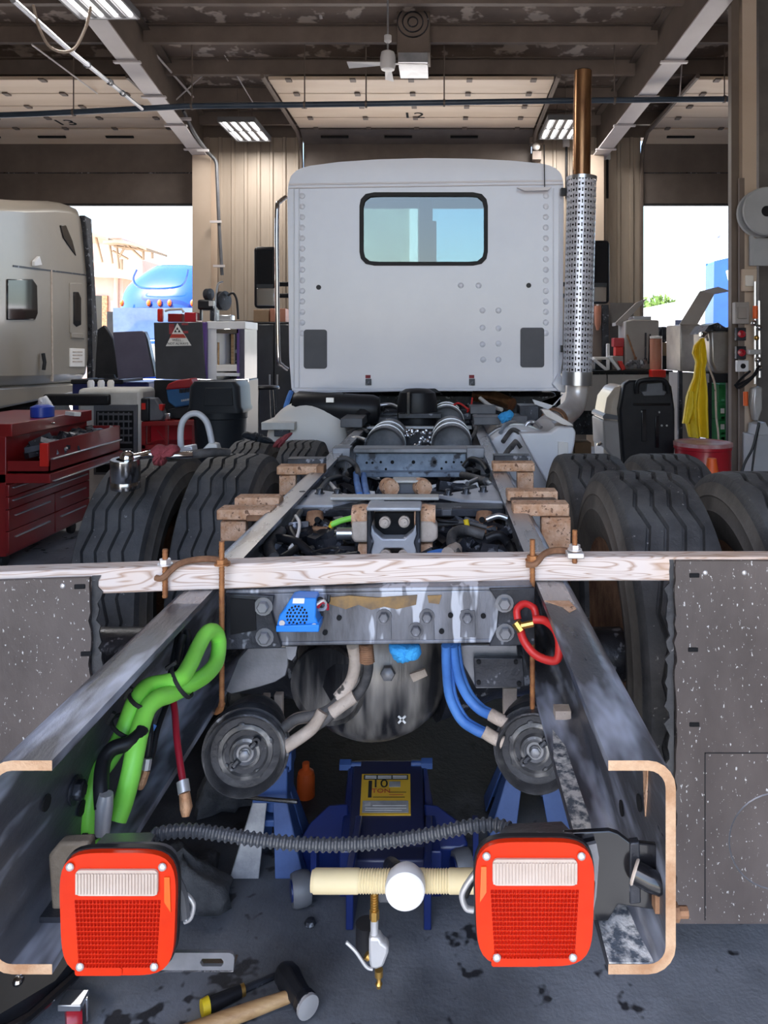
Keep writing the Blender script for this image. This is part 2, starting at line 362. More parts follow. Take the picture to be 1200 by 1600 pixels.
M['truck_beige'] = mat('beige_truck_paint', (.30,.262,.215), (.34,.30,.25), 1, .3, coat=.4)
M['truck_blue'] = mat('bright_blue_truck_paint', (.004,.050,.30), (.006,.065,.34), 1, .2, coat=.6)
M['window_dark'] = mat('dark_window_glass', (.012,.013,.016), None, 5, .06)
M['shield_glass'] = mat('blue_grey_windscreen', (.10,.16,.24), (.16,.24,.33), 1.5, .1)
M['pink_wall'] = mat('pinkish_stucco', (.46,.30,.25), (.52,.35,.29), 1, .9)
M['cream_wall'] = mat('cream_stucco', (.30,.28,.21), (.36,.34,.26), 1, .9)
M['tan_steel'] = mat('tan_canopy_steel', (.24,.17,.11), (.30,.22,.15), 1, .7)
M['leaf'] = mat('tree_leaves', (.045,.10,.015), (.12,.20,.035), 3, .8)
M['purple_dark'] = mat('dark_purple_lid_paint', (.085,.078,.115), (.11,.10,.145), 4, .35, coat=.3)
M['charcoal'] = mat('charcoal_cabinet_paint', (.045,.048,.055), (.06,.063,.072), 4, .28, coat=.4)
M['purple'] = mat('purple_trim', (.11,.055,.23), None, 4, .3)
M['bin'] = mat('slate_bin_plastic', (.012,.015,.02), (.018,.022,.028), 4, .5, spec=.3)
M['case_blue'] = mat('blue_case_plastic', (.018,.10,.24), None, 4, .4)
M['case_red'] = mat('red_case_lid', (.32,.012,.016), None, 4, .4)
M['navy'] = mat('navy_bin_plastic', (.012,.016,.10), None, 4, .4)
M['blue_can'] = mat('blue_tin', (.02,.06,.42), None, 4, .3)
M['steel_panel'] = mat('brushed_sink_steel', (.22,.20,.19), (.42,.39,.36), 2, .3, .7)
M['bench'] = mat('grey_bench_steel', (.30,.265,.24), (.36,.32,.29), 2, .5)
M['grey_box'] = mat('warm_grey_metal', (.30,.27,.25), (.36,.33,.31), 2, .5)
M['cardboard'] = mat('cardboard', (.30,.19,.11), (.36,.24,.15), 3, .85)
M['orange_cyl'] = mat('faded_orange_plastic', (.45,.17,.10), (.52,.22,.14), 3, .5)
M['orange'] = mat('safety_orange', (.85,.13,.02), None, 3, .5)
M['yellow'] = mat('yellow_rain_fabric', (.74,.50,.01), (.85,.62,.025), 4, .55, bump=.2, bscale=20)
M['green'] = mat('green_crate_plastic', (.02,.22,.06), (.035,.32,.09), 5, .45)
M['drum_red'] = mat('red_drum_enamel', (.38,.010,.022), (.46,.016,.028), 3, .3, coat=.3)
M['drum_lid'] = mat('worn_drum_lid', (.38,.09,.09), (.6,.42,.42), 4, .35)
M['gen_beige'] = mat('beige_machine_side', (.50,.42,.33), (.60,.52,.43), 2, .3, coat=.4)
M['tube'] = emit('lit_fluorescent_tube', (1, .97, .95), 5)
M['fixture'] = mat('white_fixture_enamel', (.16,.16,.17), None, 3, .5)
M['cab_glass'] = glass_mat('cab_rear_glass', (.30, .40, .40), .09)
M['spool_grey'] = mat('grey_reel_paint', (.40,.41,.43), (.46,.47,.49), 3, .4)
M['white_mark'] = mat('white_paint_mark', (.8,.8,.8), None, 3, .6)

# ============================================================ THE BUILDING
YW = 11.5
def roofz(y): return 5.05 + .09 * (YW - y)
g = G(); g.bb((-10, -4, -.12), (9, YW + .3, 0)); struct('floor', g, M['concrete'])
g = G(); g.bb((-90, YW + .3, -.16), (90, 160, -.04)); g.bb((-90, -60, -.16), (90, -4, -.04)); struct('ground', g, M['yard'])

ceil = G()
ceil.add([(x, y, roofz(y) + dz) for dz in (0, .06) for x, y in ((-10, -1.7), (9, -1.7), (9, YW + .3), (-10, YW + .3))],
         [(0,3,2,1), (4,5,6,7), (0,1,5,4), (1,2,6,5), (2,3,7,6), (3,0,4,7)])
ceiling = struct('ceiling', ceil, M['roof'])
g = G()
prof = [(0, 0), (.07, 0), (.07, .012), (.012, .012), (.012, .188), (-.06, .188), (-.06, .2), (0, .2)]
g.prism(prof, 19, Matrix(((0,0,1,-10),(1,0,0,0),(0,1,0,0),(0,0,0,1))))
y = 11.15; pl0 = None
while y > 5:
    zc = roofz(y) - .21 + .1
    if pl0 is None:
        gg = G(); gg.add([v + Vector((0, y, roofz(y) - .2)) for v in g.v], g.f); pl0 = obj('purlin', gg, M['purlin'], ceiling); p0 = WL[pl0.name].copy(); y0 = y
    else: again(pl0, p0 + Vector((0, y - y0, roofz(y) - roofz(y0))), ceiling)
    y -= .82
for a, b, Y0, Y1, r in (((250,18),(185,62),9,9,.012), ((250,20),(322,104),9.2,9.6,.008), ((310,18),(395,160),8.8,10.2,.008), ((392,6),(447,130),8.7,10.3,.008),
                        ((228,68),(302,152),9,10,.014), ((336,100),(275,156),9.9,10,.011), ((146,18),(115,80),8,8.2,.012), ((50,70),(152,146),7.5,9.5,.010),
                        ((502,30),(496,0),8.5,8.4,.018), ((466,80),(452,55),9.5,9.3,.008), ((838,10),(806,150),9,10.2,.011), ((1100,70),(1156,118),9.6,9.6,.01),
                        ((1078,15),(1038,90),8.4,9.4,.008), ((1100,145),(1152,92),10,9.4,.01), ((1062,150),(1066,95),9.2,9.2,.008), ((1132,150),(1132,108),9.2,9.2,.008)):
    g = G(); g.cyl(P(*a, Y0), P(*b, Y1), r, n=6); obj('brace_rod', g, M['rafter'], ceiling)

def rafter(x0, dx, name):
    def q(y, off, z): return (x0 + dx * (YW - y) + off, y, 4.39 + .09 * (YW - y) + z)
    g = G()
    for o0, o1, z0, z1, mi in ((-.11, .11, 0, .018, 0), (-.006, .006, .018, .60, 1), (-.09, .09, .60, .615, 1)):
        vs = [q(y, o, z) for y in (YW - .1, -3) for o in (o0, o1) for z in (z0, z1)]
        g.add(vs, [(0,1,3,2), (4,6,7,5), (0,4,5,1), (2,3,7,6), (0,2,6,4), (1,5,7,3)], mi)
    r = struct(name, g, [M['rafter'], M['rafter_web']])
    for y in (10.9, 10.0, 9.1, 8.2):
        g = G(); c = Vector(q(y, 0, -.012)); g.box(c, (.30, .05, .022)); obj('flange_plate', g, M['rafter'], r)
    return r
rafter(-3.70, .06, 'rafter_left'); rafter(2.40, .057, 'rafter_right')
for nm, x0, x1 in (('column_left', -3.78, -3.50), ('column_right', 2.20, 2.46)):
    g = G(); zt = 4.42
    g.bb((x0, YW - .34, 0), (x1, YW - .32, zt)); g.bb(((x0 + x1)/2 - .006, YW - .32, 0), ((x0 + x1)/2 + .006, YW - .02, zt)); g.bb((x0, YW - .02, 0), (x1, YW, zt))
    struct(nm, g, M['column'])

# back wall: ribbed sheets between the door openings, block base, header
g = G(); g.bb((-10, YW, 4.78), (9, YW + .2, roofz(YW)))
wall = struct('wall_back', g, M['rafter_web'])
def ribs(x0, x1, z0, z1):
    g = G(); prof = []; x = x0
    while x < x1 - .01:
        for dx, dy in ((0, 0), (.11, 0), (.125, -.03), (.165, -.03), (.18, 0)):
            prof.append((min(x + dx, x1), dy))
        x += .2
    prof.append((x1, 0)); prof += [(x1, .04), (x0, .04)]
    g.prism(prof, z1 - z0, Matrix(((1,0,0,0),(0,1,0,YW),(0,0,1,z0),(0,0,0,1))))
    return obj('rib_sheet', g, M['wall'], wall)
DOORS = ((-7.5, -3.80), (-2.17, 1.42), (3.10, 6.75))
for a, b in ((-10, -7.5), (-3.80, -2.17), (1.42, 3.10), (6.75, 9)):
    ribs(a, b, 1.9, 4.78)
    g = G(); g.bb((a, YW - .03, 0), (b, YW + .2, 1.92)); obj('block_base', g, M['wall_low'], wall)
for nm, x in (('wall_left', -10.1), ('wall_right', 9.0)):
    g = G(); g.bb((x, -3, 0), (x + .1, YW + .3, 6.4)); struct(nm, g, M['wall'])
# unseen wall added behind the camera; its open bay narrows the sky light
g = G(); YB = -1.5
g.bb((-10, YB - .2, 0), (-2.6, YB, 6.3)); g.bb((2.3, YB - .2, 0), (9, YB, 6.3)); g.bb((-2.6, YB - .2, 4.5), (2.3, YB, 6.3))
struct('added_wall_rear', g, M['wall'])
for i, ((a, b), num) in enumerate(zip(DOORS, ('13', '12', ''))):
    g = G()
    for x in (a, b): g.tube([(x, YW - .1, .1), (x, YW - .1, 4.35), (x, YW - .17, 4.6), (x, YW - .42, 4.74), (x, 8.9, 4.78)], .03, 6)
    d = struct('door_%d' % (i + 1), g, M['purlin'])
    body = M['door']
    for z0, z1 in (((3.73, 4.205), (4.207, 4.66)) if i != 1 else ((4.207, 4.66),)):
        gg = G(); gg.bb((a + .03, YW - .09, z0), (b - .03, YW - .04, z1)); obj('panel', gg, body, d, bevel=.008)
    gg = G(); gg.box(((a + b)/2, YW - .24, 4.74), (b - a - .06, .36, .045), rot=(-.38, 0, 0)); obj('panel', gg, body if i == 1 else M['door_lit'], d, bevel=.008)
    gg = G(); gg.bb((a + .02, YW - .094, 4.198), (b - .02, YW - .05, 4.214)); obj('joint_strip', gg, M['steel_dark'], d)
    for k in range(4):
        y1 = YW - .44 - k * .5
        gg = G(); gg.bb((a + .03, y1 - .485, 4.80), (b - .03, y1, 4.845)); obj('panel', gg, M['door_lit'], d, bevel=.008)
    gg = G()
    for k in range(5):
        for fx in (.08, .3, .5, .7, .92):
            gg.box((a + (b - a) * fx, YW - .44 - k * .5, 4.788), (.07, .10, .02))
    obj('hinge', gg, M['purlin'], d, kind='stuff')
    for fx in (.15, .42, .7):
        gg = G(); gg.box((a + (b - a) * fx, YW - .27, 4.712), (.42, .035, .02), rot=(-.38, 0, 0)); obj('lift_slot', gg, M['void'], d)
    gg = G(); zs_ = 3.70 if i != 1 else 4.17; gg.bb((a + .03, YW - .1, zs_), (b - .03, YW - .03, zs_ + .03)); obj('bottom_seal', gg, M['black_matte'], d)
    if num:
        T = Matrix.Translation((X(102, 10.8) if i == 0 else X(646, 10.5), 10.8 if i == 0 else 10.47, 4.797)) @ Matrix(((1,0,0,0),(0,1,0,0),(0,0,1,0),(0,0,0,1))) @ Euler((PI, 0, 0)).to_matrix().to_4x4() @ Matrix.Diagonal((1, 1, 1, 1))
        gg = text_geo(num, .34, T, .002); obj('door_number', gg, M['void'], d)

# column at the right of the bay with a dark angle on it
g = G(); g.bb((X(1160, 7), 7.0, 0), (X(1182, 7), 7.03, roofz(7))); g.bb((X(1170, 7), 7.03, 0), (X(1172, 7), 7.25, roofz(7))); g.bb((X(1160, 7), 7.25, 0), (X(1182, 7), 7.28, roofz(7)))
colr = struct('column_bay', g, M['column'])
g = G(); g.bb((X(1146, 7.0), 7.05, 0), (X(1158, 7.0), 7.13, roofz(7) - .3)); obj('angle_post', g, M['rafter_web'], colr)
g = G(); g.bb((X(1154, 6.98), 6.96, 0), (X(1162, 6.98), 6.99, 3.1)); obj('cable_strip', g, M['purlin'], colr)

g = G(); g.bb((X(1186, 7.4), 7.4, 0), (9, 7.5, roofz(7.4))); struct('wall_partition', g, M['wall_low'])
# ---- hung from the roof
def fixture(c, w, l, label, tilt=0, light=True, n=4):
    t = thing('strip_light', label, 'ceiling light', c, 'fluorescent fixtures under the roof')
    g = G(); c = Vector(c)
    g.box(c + Vector((0, 0, .05)), (w, l, .02))
    for sx in (-1, 1): g.box(c + Vector((sx * w/2, 0, .02)), (.02, l, .07), rot=(0, 0, 0))
    for sy in (-1, 1): g.box(c + Vector((0, sy * l/2, .02)), (w, .02, .07))
    g.box(c + Vector((0, 0, .02)), (w, .03, .05))
    obj('housing', g, M['fixture'], t)
    for k in range(1, n):
        g = G(); g.box(c + Vector((k / n * w - w/2, 0, .0)), (.05, l - .04, .012)); obj('louvre', g, M['fixture'], t)
    for k in range(n):
        for s in (-1, 1):
            g = G(); xx = (k + .5) / n * w - w/2
            g.cyl(c + Vector((xx, s * .03, .015)), c + Vector((xx, s * (l/2 - .03), .015)), .024, n=8); obj('tube', g, M['tube'], t)
    for s in (-1, 1):
        g = G(); g.cyl(c + Vector((0, s * l * .4, .06)), (c.x, c.y + s * l * .4, roofz(c.y + s * l * .4)), .006, n=5); obj('hanger', g, M['purlin'], t)
    if light:
        la = D.lights.new('fixture_light', 'AREA'); la.shape = 'RECTANGLE'; la.size = w; la.size_y = l; la.energy = LAMP_W; la.color = (1, .97, .93)
        lo = D.objects.new('fixture_light', la); COL.objects.link(lo); lo.parent = t; lo.location = (0, 0, -.04)
    return t
fixture((X(385, 10.6), 10.55, 4.60), .50, .95, 'lit four-tube fluorescent fixture left of the cab, by the ribbed wall')
fixture((X(876, 10.6), 10.55, 4.63), .50, .95, 'lit four-tube fluorescent fixture right of the cab, beside the exhaust stack')
fixture((X(146, 6.6), 6.45, 4.60), .55, .95, 'lit fluorescent fixture at the top left of the photo, nearest of the three')

fan = thing('ceiling_fan', 'small white ceiling fan hanging above the white cab', 'fan', P(606, 97, 7.8))
fc = P(606, 97, 7.8)
g = G(); g.lathe([(.03,-.09),(.07,-.08),(.085,-.03),(.082,.05),(.07,.10),(.03,.12)], 20, Matrix.Translation(fc)); obj('motor', g, M['white_plain'], fan)
g = G(); g.cyl(fc + Vector((0,0,.1)), (fc.x, fc.y, roofz(7.8)), .010, n=8); obj('down_rod', g, M['conduit'], fan)
g = G(); g.lathe([(.012,0),(.04,.02),(.04,.08),(.012,.09)], 12, Matrix.Translation(fc + Vector((0,0,.20)))); obj('rod_cup', g, M['white_plain'], fan)
for a in (184, -6, 92):
    r = math.radians(a); d = Vector((math.cos(r), math.sin(r), 0)); n = Vector((-d.y, d.x, 0)); g = G()
    pts = [fc + d * .07 + n * -.03, fc + d * .41 + n * -.05, fc + d * .43 + n * .045, fc + d * .07 + n * .035]
    up = [Vector((0,0,-.03 - .01 * k)) for k in (0, 3, 0, -1)]
    vs = [p + u for p, u in zip(pts, up)] + [p + u + Vector((0,0,.008)) for p, u in zip(pts, up)]
    g.add(vs, [(0,3,2,1), (4,5,6,7), (0,1,5,4), (1,2,6,5), (2,3,7,6), (3,0,4,7)]); obj('blade', g, M['white_plain'], fan)

uh = thing('unit_heater', 'dark unit heater with a round fan grille hanging behind the ceiling fan', 'heater', P(640, 48, 8.4))
g = G(); g.pbox(620, 12, 672, 82, 8.4, .45); obj('casing', g, M['purlin'], uh, bevel=.01)
g = G(); c = P(645, 34, 8.39)
for rr in (.05, .11, .17): g.lathe([(rr, -.006), (rr + .012, -.006), (rr + .012, .006), (rr, .006)], 24, axis(c, (0, 1, 0)), closed=True)
obj('fan_grille', g, M['steel_dark'], uh)
for px in (626, 666):
    g = G(); g.cyl(P(px, 14, 8.6), (X(px, 8.6), 8.6, roofz(8.6)), .01, n=6); obj('hanger', g, M['rafter'], uh)
g = G(); g.pbox(622, 82, 668, 97, 8.3, .5); obj('cable_tray', g, M['conduit'], uh)  # cable tray, added to the heater as its part

bp = thing('blue_pipe', 'long blue-grey pipe running across the shop above the cab', 'pipe', P(600, 160, 8.9))
g = G(); g.tube([P(-80, 183, 8.9), P(60, 178, 8.9), P(200, 171, 8.9), P(290, 166, 8.9), P(600, 162, 8.9), P(900, 157, 8.9), P(1240, 154, 8.9)], .036, 10); obj('run', g, M['pipe'], bp)
for px, py in ((115, 176), (300, 166), (476, 164), (572, 163), (694, 161), (960, 157), (1132, 155)):
    g = G(); a = P(px, py, 8.9); g.cyl(a, (a.x, a.y, roofz(8.9) - .1), .008, n=6); g.lathe([(.037,-.012),(.046,-.012),(.046,.012),(.037,.012)], 12, axis(a, (1,0,0)), closed=True); obj('pipe_hanger', g, M['purlin'], bp)
cp = thing('air_line', 'thin pale pipe sloping along the roof at the upper left', 'pipe', P(140, 100, 7))
g = G(); g.tube([P(20, 0, 5.2), P(110, 80, 6.4), P(170, 128, 7.6), P(222, 170, 8.75)], .021, 8); obj('run', g, M['conduit'], cp)
for px, py, y in ((136, 101, 6.9), (172, 129, 7.6), (192, 146, 8.0)):
    g = G(); g.lathe([(.022,-.02),(.032,-.02),(.032,.02),(.022,.02)], 10, axis(P(px, py, y), (P(222,170,8.75)-P(110,80,6.4))), closed=True); obj('coupling', g, M['steel_dark'], cp)
g = G(); g.tube([P(52, 8, 5.6), P(60, 40, 5.6), P(75, 70, 5.7), P(96, 81, 5.8), P(118, 74, 5.9), P(135, 40, 6.0), P(142, 10, 6.0)], .012, 6, 5)
obj('drooping_cord', g, M['tan_hose'], cp)
cv = thing('conduit_run', 'grey conduit strapped to the left roof frame and its column', 'conduit', P(330, 300, 11))
g = G(); g.tube([P(286, 172, 9.9), P(305, 210, 10.4), P(325, 238, 11.0), P(337, 252, 11.1), P(339, 275, 11.1), P(342, 345, 11.1), P(347, 430, 11.1)], .026, 8, 4); obj('run', g, M['grey_plastic'], cv)
for px, py, y in ((290, 187, 10), (318, 236, 10.8), (338, 347, 11.1), (343, 416, 11.1)):
    g = G(); g.box(P(px, py, y) + Vector((0, -.03, 0)), (.17, .03, .035)); obj('strap', g, M['rafter'], cv)
# lamp on the wall right of the cab's roof, slender rods beside the stack
wlp = thing('wall_lamp', 'small round lamp with dark cage on the wall above the cab right corner', 'lamp', P(838, 228, 11.3))
g = G(); g.ball(P(838, 229, 11.25), .06, 8); obj('bulb', g, M['cream'], wlp)
for q in ((828, 205, 848, 224), (832, 236, 846, 249)):
    g = G(); g.pbox(*q, 11.25, .2); obj('bracket', g, M['purlin'], wlp)
for px, yy in ((885, 215), (949, 235)):
    t = thing('drop_conduit', 'white-topped dark conduit drop on the ribbed wall ' + ('beside the exhaust stack' if px < 900 else 'right of the exhaust stack'), 'conduit', P(px, 300, 11.45))
    g = G(); g.cyl(P(px, yy + 8, 11.455), P(px, 310, 11.455), .02, n=8); obj('run', g, M['black'], t)
    g = G(); g.pbox(px - 5, yy, px + 5, yy + 14, 11.43, .05); obj('cap', g, M['white_plain'], t)

# ============================================================ THE YARD OUTSIDE
def leafy(name, c, w, h, label, n=900):
    t = thing(name, label, 'tree', (c[0], c[1], 0))
    g = G(); g.tube([(c[0], c[1], -.05), (c[0] + .1, c[1], h * .35), (c[0], c[1], h * .6)], [.22, .16, .08], 8); obj('trunk', g, M['rust'], t)
    g = G(); rnd = random.Random(3)
    for _ in range(n):
        a, b = rnd.uniform(0, 2*PI), rnd.uniform(-1, 1); rr = rnd.random() ** .4
        q = Vector((math.cos(a) * math.sqrt(1-b*b) * rr * w/2, math.sin(a) * math.sqrt(1-b*b) * rr * w/2, b * rr * h * .34)) + Vector((c[0], c[1], h * .66))
        s = rnd.uniform(.18, .34); e = Euler((rnd.uniform(0, 6), rnd.uniform(0, 6), rnd.uniform(0, 6))).to_matrix()
        g.add([q + e @ Vector(v) for v in ((-s, 0, 0), (0, -s*.5, .04), (s, 0, 0), (0, s*.5, .04))], [(0, 1, 2, 3)])
    obj('foliage', g, M['leaf'], t, kind='stuff'); return t
leafy('tree', (X(1026, 60), 60), 4.6, 5.9, 'leafy green tree outside the right doorway')

pb = thing('stucco_building', 'pinkish stucco building with eaves outside the left doorway', 'building', (-18, 36, 0))
g = G(); g.bb((-34, 36, -.05), (X(192, 36), 44, Z(428, 36))); obj('wall', g, M['pink_wall'], pb)
g = G(); g.add([(-34.2, 35.5, Z(405, 35.5)), (X(196, 35.5), 35.5, Z(434, 35.5)), (X(196, 35.5), 44.2, Z(434, 35.5)), (-34.2, 44.2, Z(405, 35.5)),
                (-34.2, 35.5, Z(398, 35.5)), (X(196, 35.5), 35.5, Z(424, 35.5)), (X(196, 35.5), 44.2, Z(424, 35.5)), (-34.2, 44.2, Z(398, 35.5))],
               [(0,3,2,1), (4,5,6,7), (0,1,5,4), (1,2,6,5), (2,3,7,6), (3,0,4,7)]); obj('eave', g, M['cream'], pb)
g = G(); g.bb((X(147, 35.9), 35.9, 0), (X(160, 35.9), 36.1, Z(462, 35.9))); obj('doorway', g, M['window_dark'], pb)
g = G(); g.bb((X(160, 35.9), 35.85, 0), (X(168, 35.9), 36.1, Z(462, 35.9))); obj('door_jamb', g, M['rust'], pb)
g = G(); g.cyl((X(180, 35.8), 35.9, 0), (X(180, 35.8), 35.9, Z(424, 35.8)), .11, n=8); obj('downpipe', g, M['pink_wall'], pb)
up = thing('far_building', 'pale pink building higher up behind the stucco building', 'building', (-24, 50, 0))
g = G(); g.prism([(-40, -.05), (X(224, 50), -.05), (X(222, 50), Z(406, 50)), (X(190, 50), Z(372, 50)), (-40, Z(355, 50))], 6, Matrix(((1,0,0,0),(0,0,1,50),(0,1,0,0),(0,0,0,1)))); obj('wall', g, M['pink_wall'], up)
g = G(); g.bb((-40, 49.8, Z(372, 50)), (X(190, 50), 56, Z(366, 50))); obj('coping', g, M['cream'], up)
cn = thing('steel_canopy', 'tan steel canopy with curved corrugated roof on posts above the stucco building', 'canopy', (X(190, 40), 40, 0))
for x0, x1, ya, yb in ((120, 182, 368, 376), (174, 240, 380, 391)):
    g = G(); pr = []
    for k in range(9):
        t = k / 8; pr.append((X(x0 + (x1 - x0) * t, 40), Z(ya + (yb - ya) * t - 5 * math.sin(PI * t), 40)))
    pr += [(a, b - .14) for a, b in pr[::-1]]
    g.prism(pr, 3, Matrix(((1,0,0,0),(0,0,1,39),(0,1,0,0),(0,0,0,1)))); obj('roof_sheet', g, M['tan_steel'], cn)
for a, b in (((170,372),(176,412)), ((182,378),(186,420)), ((178,385),(238,393)), ((176,392),(200,405)), ((150,370),(160,410)), ((200,384),(222,404)), ((196,384),(186,402)), ((214,387),(224,394)), ((224,392),(224,406)), ((238,393),(238,404))):
    g = G(); g.cyl(P(*a, 40), P(*b, 40), .07, n=5); obj('strut', g, M['tan_steel'], cn)
g = G(); g.cyl((X(190, 40), 40, 5.75), P(190, 405, 40), .09, n=6); obj('post', g, M['tan_steel'], cn)

def blue_truck(px0, px1, top, Y, lab):
    w = X(px1, Y) - X(px0, Y); cx = (X(px0, Y) + X(px1, Y)) / 2; zt = Z(top, Y)
    t = thing('sleeper_truck', lab, 'truck', (cx, Y, 0))
    g = G(); n = 13; rows = []
    for j in range(7):                                        # bulging roof fairing
        v = j / 6; z = 2.6 + (zt - 2.6) * v; back = (v ** 2) * 1.2; row = []
        for i in range(n):
            u = i / (n - 1) * 2 - 1; e = abs(u) ** 3
            hw = w / 2 * (1 - .16 * v ** 2.2)
            row.append((cx + u * hw, Y + back + e * .5 + .1, z - (v ** 4) * abs(u) ** 4 * .35))
        rows.append(row)
    vs = [p for r in rows for p in r]; fs = [(j*n+i, j*n+i+1, (j+1)*n+i+1, (j+1)*n+i) for j in range(6) for i in range(n-1)]
    b0 = len(vs); vs += [(p[0], Y + 3.4, p[2]) for r in rows for p in r]
    fs += [tuple(b0 + k for k in f[::-1]) for f in fs]
    fs += [(j*n, (j+1)*n, b0+(j+1)*n, b0+j*n) for j in range(6)] + [(j*n+n-1, b0+j*n+n-1, b0+(j+1)*n+n-1, (j+1)*n+n-1) for j in range(6)]
    fs += [(6*n+i, 6*n+i+1, b0+6*n+i+1, b0+6*n+i) for i in range(n-1)]
    g.add(vs, fs); obj('roof_fairing', g, M['truck_blue'], t)
    g = G(); pts = [(-.30, .1), (-.36, .55), (-.15, .62), (.25, .62), (.36, .55), (.40, .2)]
    g.tube([(cx + a * w, Y - .02 + .12 * abs(a), 2.6 + (zt - 2.6) * b + .22) for a, b in ((-.22, .62), (-.26, .42), (-.2, .26), (0, .22), (.2, .25), (.3, .35), (.34, .62))], .03, 6, 5)
    obj('moulding', g, M['truck_blue'], t)
    for u in (-.4, -.1, .02, .13, .38):
        g = G(); g.ball((cx + u * w, Y + .06 + abs(u) ** 3 * .5, 2.72), .06, 6, (1, .8, 1.6)); obj('marker_lamp', g, M['amber'], t)
    g = G(); g.prism([(cx - w/2 + .03, 1.75), (cx + w/2 - .03, 1.75), (cx + w/2 - .1, 2.58), (cx - w/2 + .1, 2.58)], .06, Matrix(((1,0,0,0),(0,-.25,1,Y + .5),(0,1,0,0),(0,0,0,1)))); obj('windscreen', g, M['shield_glass'], t)
    g = G(); g.bb((cx - w/2, Y + .55, .6), (cx + w/2, Y + 3.4, 2.62)); g.bb((cx - w/2 + .2, Y - 1.2, .7), (cx + w/2 - .2, Y + .5, 1.72)); obj('cab_body', g, M['truck_blue'], t, bevel=.06)
    g = G(); g.bb((cx - w/2 + .5, Y - 1.24, .8), (cx + w/2 - .5, Y - 1.18, 1.6)); obj('grille', g, M['alu'], t)
    g = G(); g.bb((cx - w/2, Y - 1.35, .35), (cx + w/2, Y - 1.1, .72)); obj('bumper', g, M['truck_blue'], t, bevel=.04)
    for s in (-1, 1):
        g = G(); g.cyl((cx + s * (w/2 - .3), Y - .4, .5), (cx + s * w/2, Y - .4, .5), .5, n=20); obj('wheel', g, M['tyre'], t)
        g = G(); g.bb((cx + s * (w/2 + .06), Y + .35, 1.8), (cx + s * (w/2 + .28), Y + .5, 2.5)); obj('mirror', g, M['black'], t)
    return t
blue_truck(174, 316, 405, 20, 'bright blue sleeper truck facing the shop outside the left doorway')
bt = thing('parked_truck', 'bright blue truck cab cut off by the right doorway edge', 'truck', (X(1180, 22), 22, 0))
g = G(); g.prism([(X(1113,22), .5), (X(1260,22), .5), (X(1260,22), Z(396,22)), (X(1150,22), Z(400,22)), (X(1116,22), Z(408,22))], .7, Matrix(((1,0,0,0),(0,0,1,22),(0,1,0,0),(0,0,0,1)))); obj('body', g, M['truck_blue'], bt, bevel=.08)
g = G(); g.cyl(P(1139, 431, 21.98), P(1139, 431, 22.02), .17, n=16); obj('emblem', g, M['white_mark'], bt)
for x in (1130, 1190):
    g = G(); g.cyl((X(x, 22), 22.35, .5), (X(x, 22) + .5, 22.35, .5), .5, n=20); obj('wheel', g, M['tyre'], bt)
g = G(); g.cyl(P(1122, 405, 22.6), P(1122, 368, 22.6), .03, n=5); g.ball(P(1122, 368, 22.6), .08, 5); obj('antenna', g, M['conduit'], bt)
wv = thing('white_van', 'white box vehicle with a dark window outside the right doorway', 'van', (X(1085, 27), 27, 0))
g = G(); g.prism([(X(1040,26), .4), (X(1112,26), .4), (X(1112,26), Z(468,26)), (X(1072,26), Z(468,26)), (X(1062,26), Z(490,26)), (X(1042,26), Z(494,26))], 5, Matrix(((1,0,0,0),(0,0,1,27),(0,1,0,0),(0,0,0,1)))); obj('body', g, M['white_plain'], wv, bevel=.06)
g = G(); g.pbox(1055, 500, 1068, 520, 26.98, .06); obj('window', g, M['window_dark'], wv)
for y in (28, 31):
    g = G(); g.cyl((X(1042, 26) - .02, y, .42), (X(1042, 26) + .35, y, .42), .42, n=18); obj('wheel', g, M['tyre'], wv)
cb = thing('cream_building', 'cream building across the yard seen through the cab rear window', 'building', (-3, 34, 0))
g = G(); g.bb((-9.5, 34, -.05), (X(672, 34), 42, 9.6)); obj('wall', g, M['cream_wall'], cb)
g = G(); g.bb((X(640, 34), 33.8, -.05), (X(653, 34), 34.1, 9.7)); obj('pilaster', g, M['cream'], cb)
g = G(); g.bb((-9.6, 33.9, 9.6), (X(674, 34), 42, 9.75)); obj('coping', g, M['cream'], cb)

# ============================================================ THE TRUCK CHASSIS
RT, RB = CAMZ - .507, CAMZ - .77                # top and bottom of the frame rails
TC = -.137                                       # truck centre line
truck = thing('truck_chassis', 'white day cab truck with bare steel frame rails, in the middle bay', 'truck', (TC, 3.2, 0))
def part(name, g, m, label=None, **k): return obj(name, g, m, truck, label=label, **k)

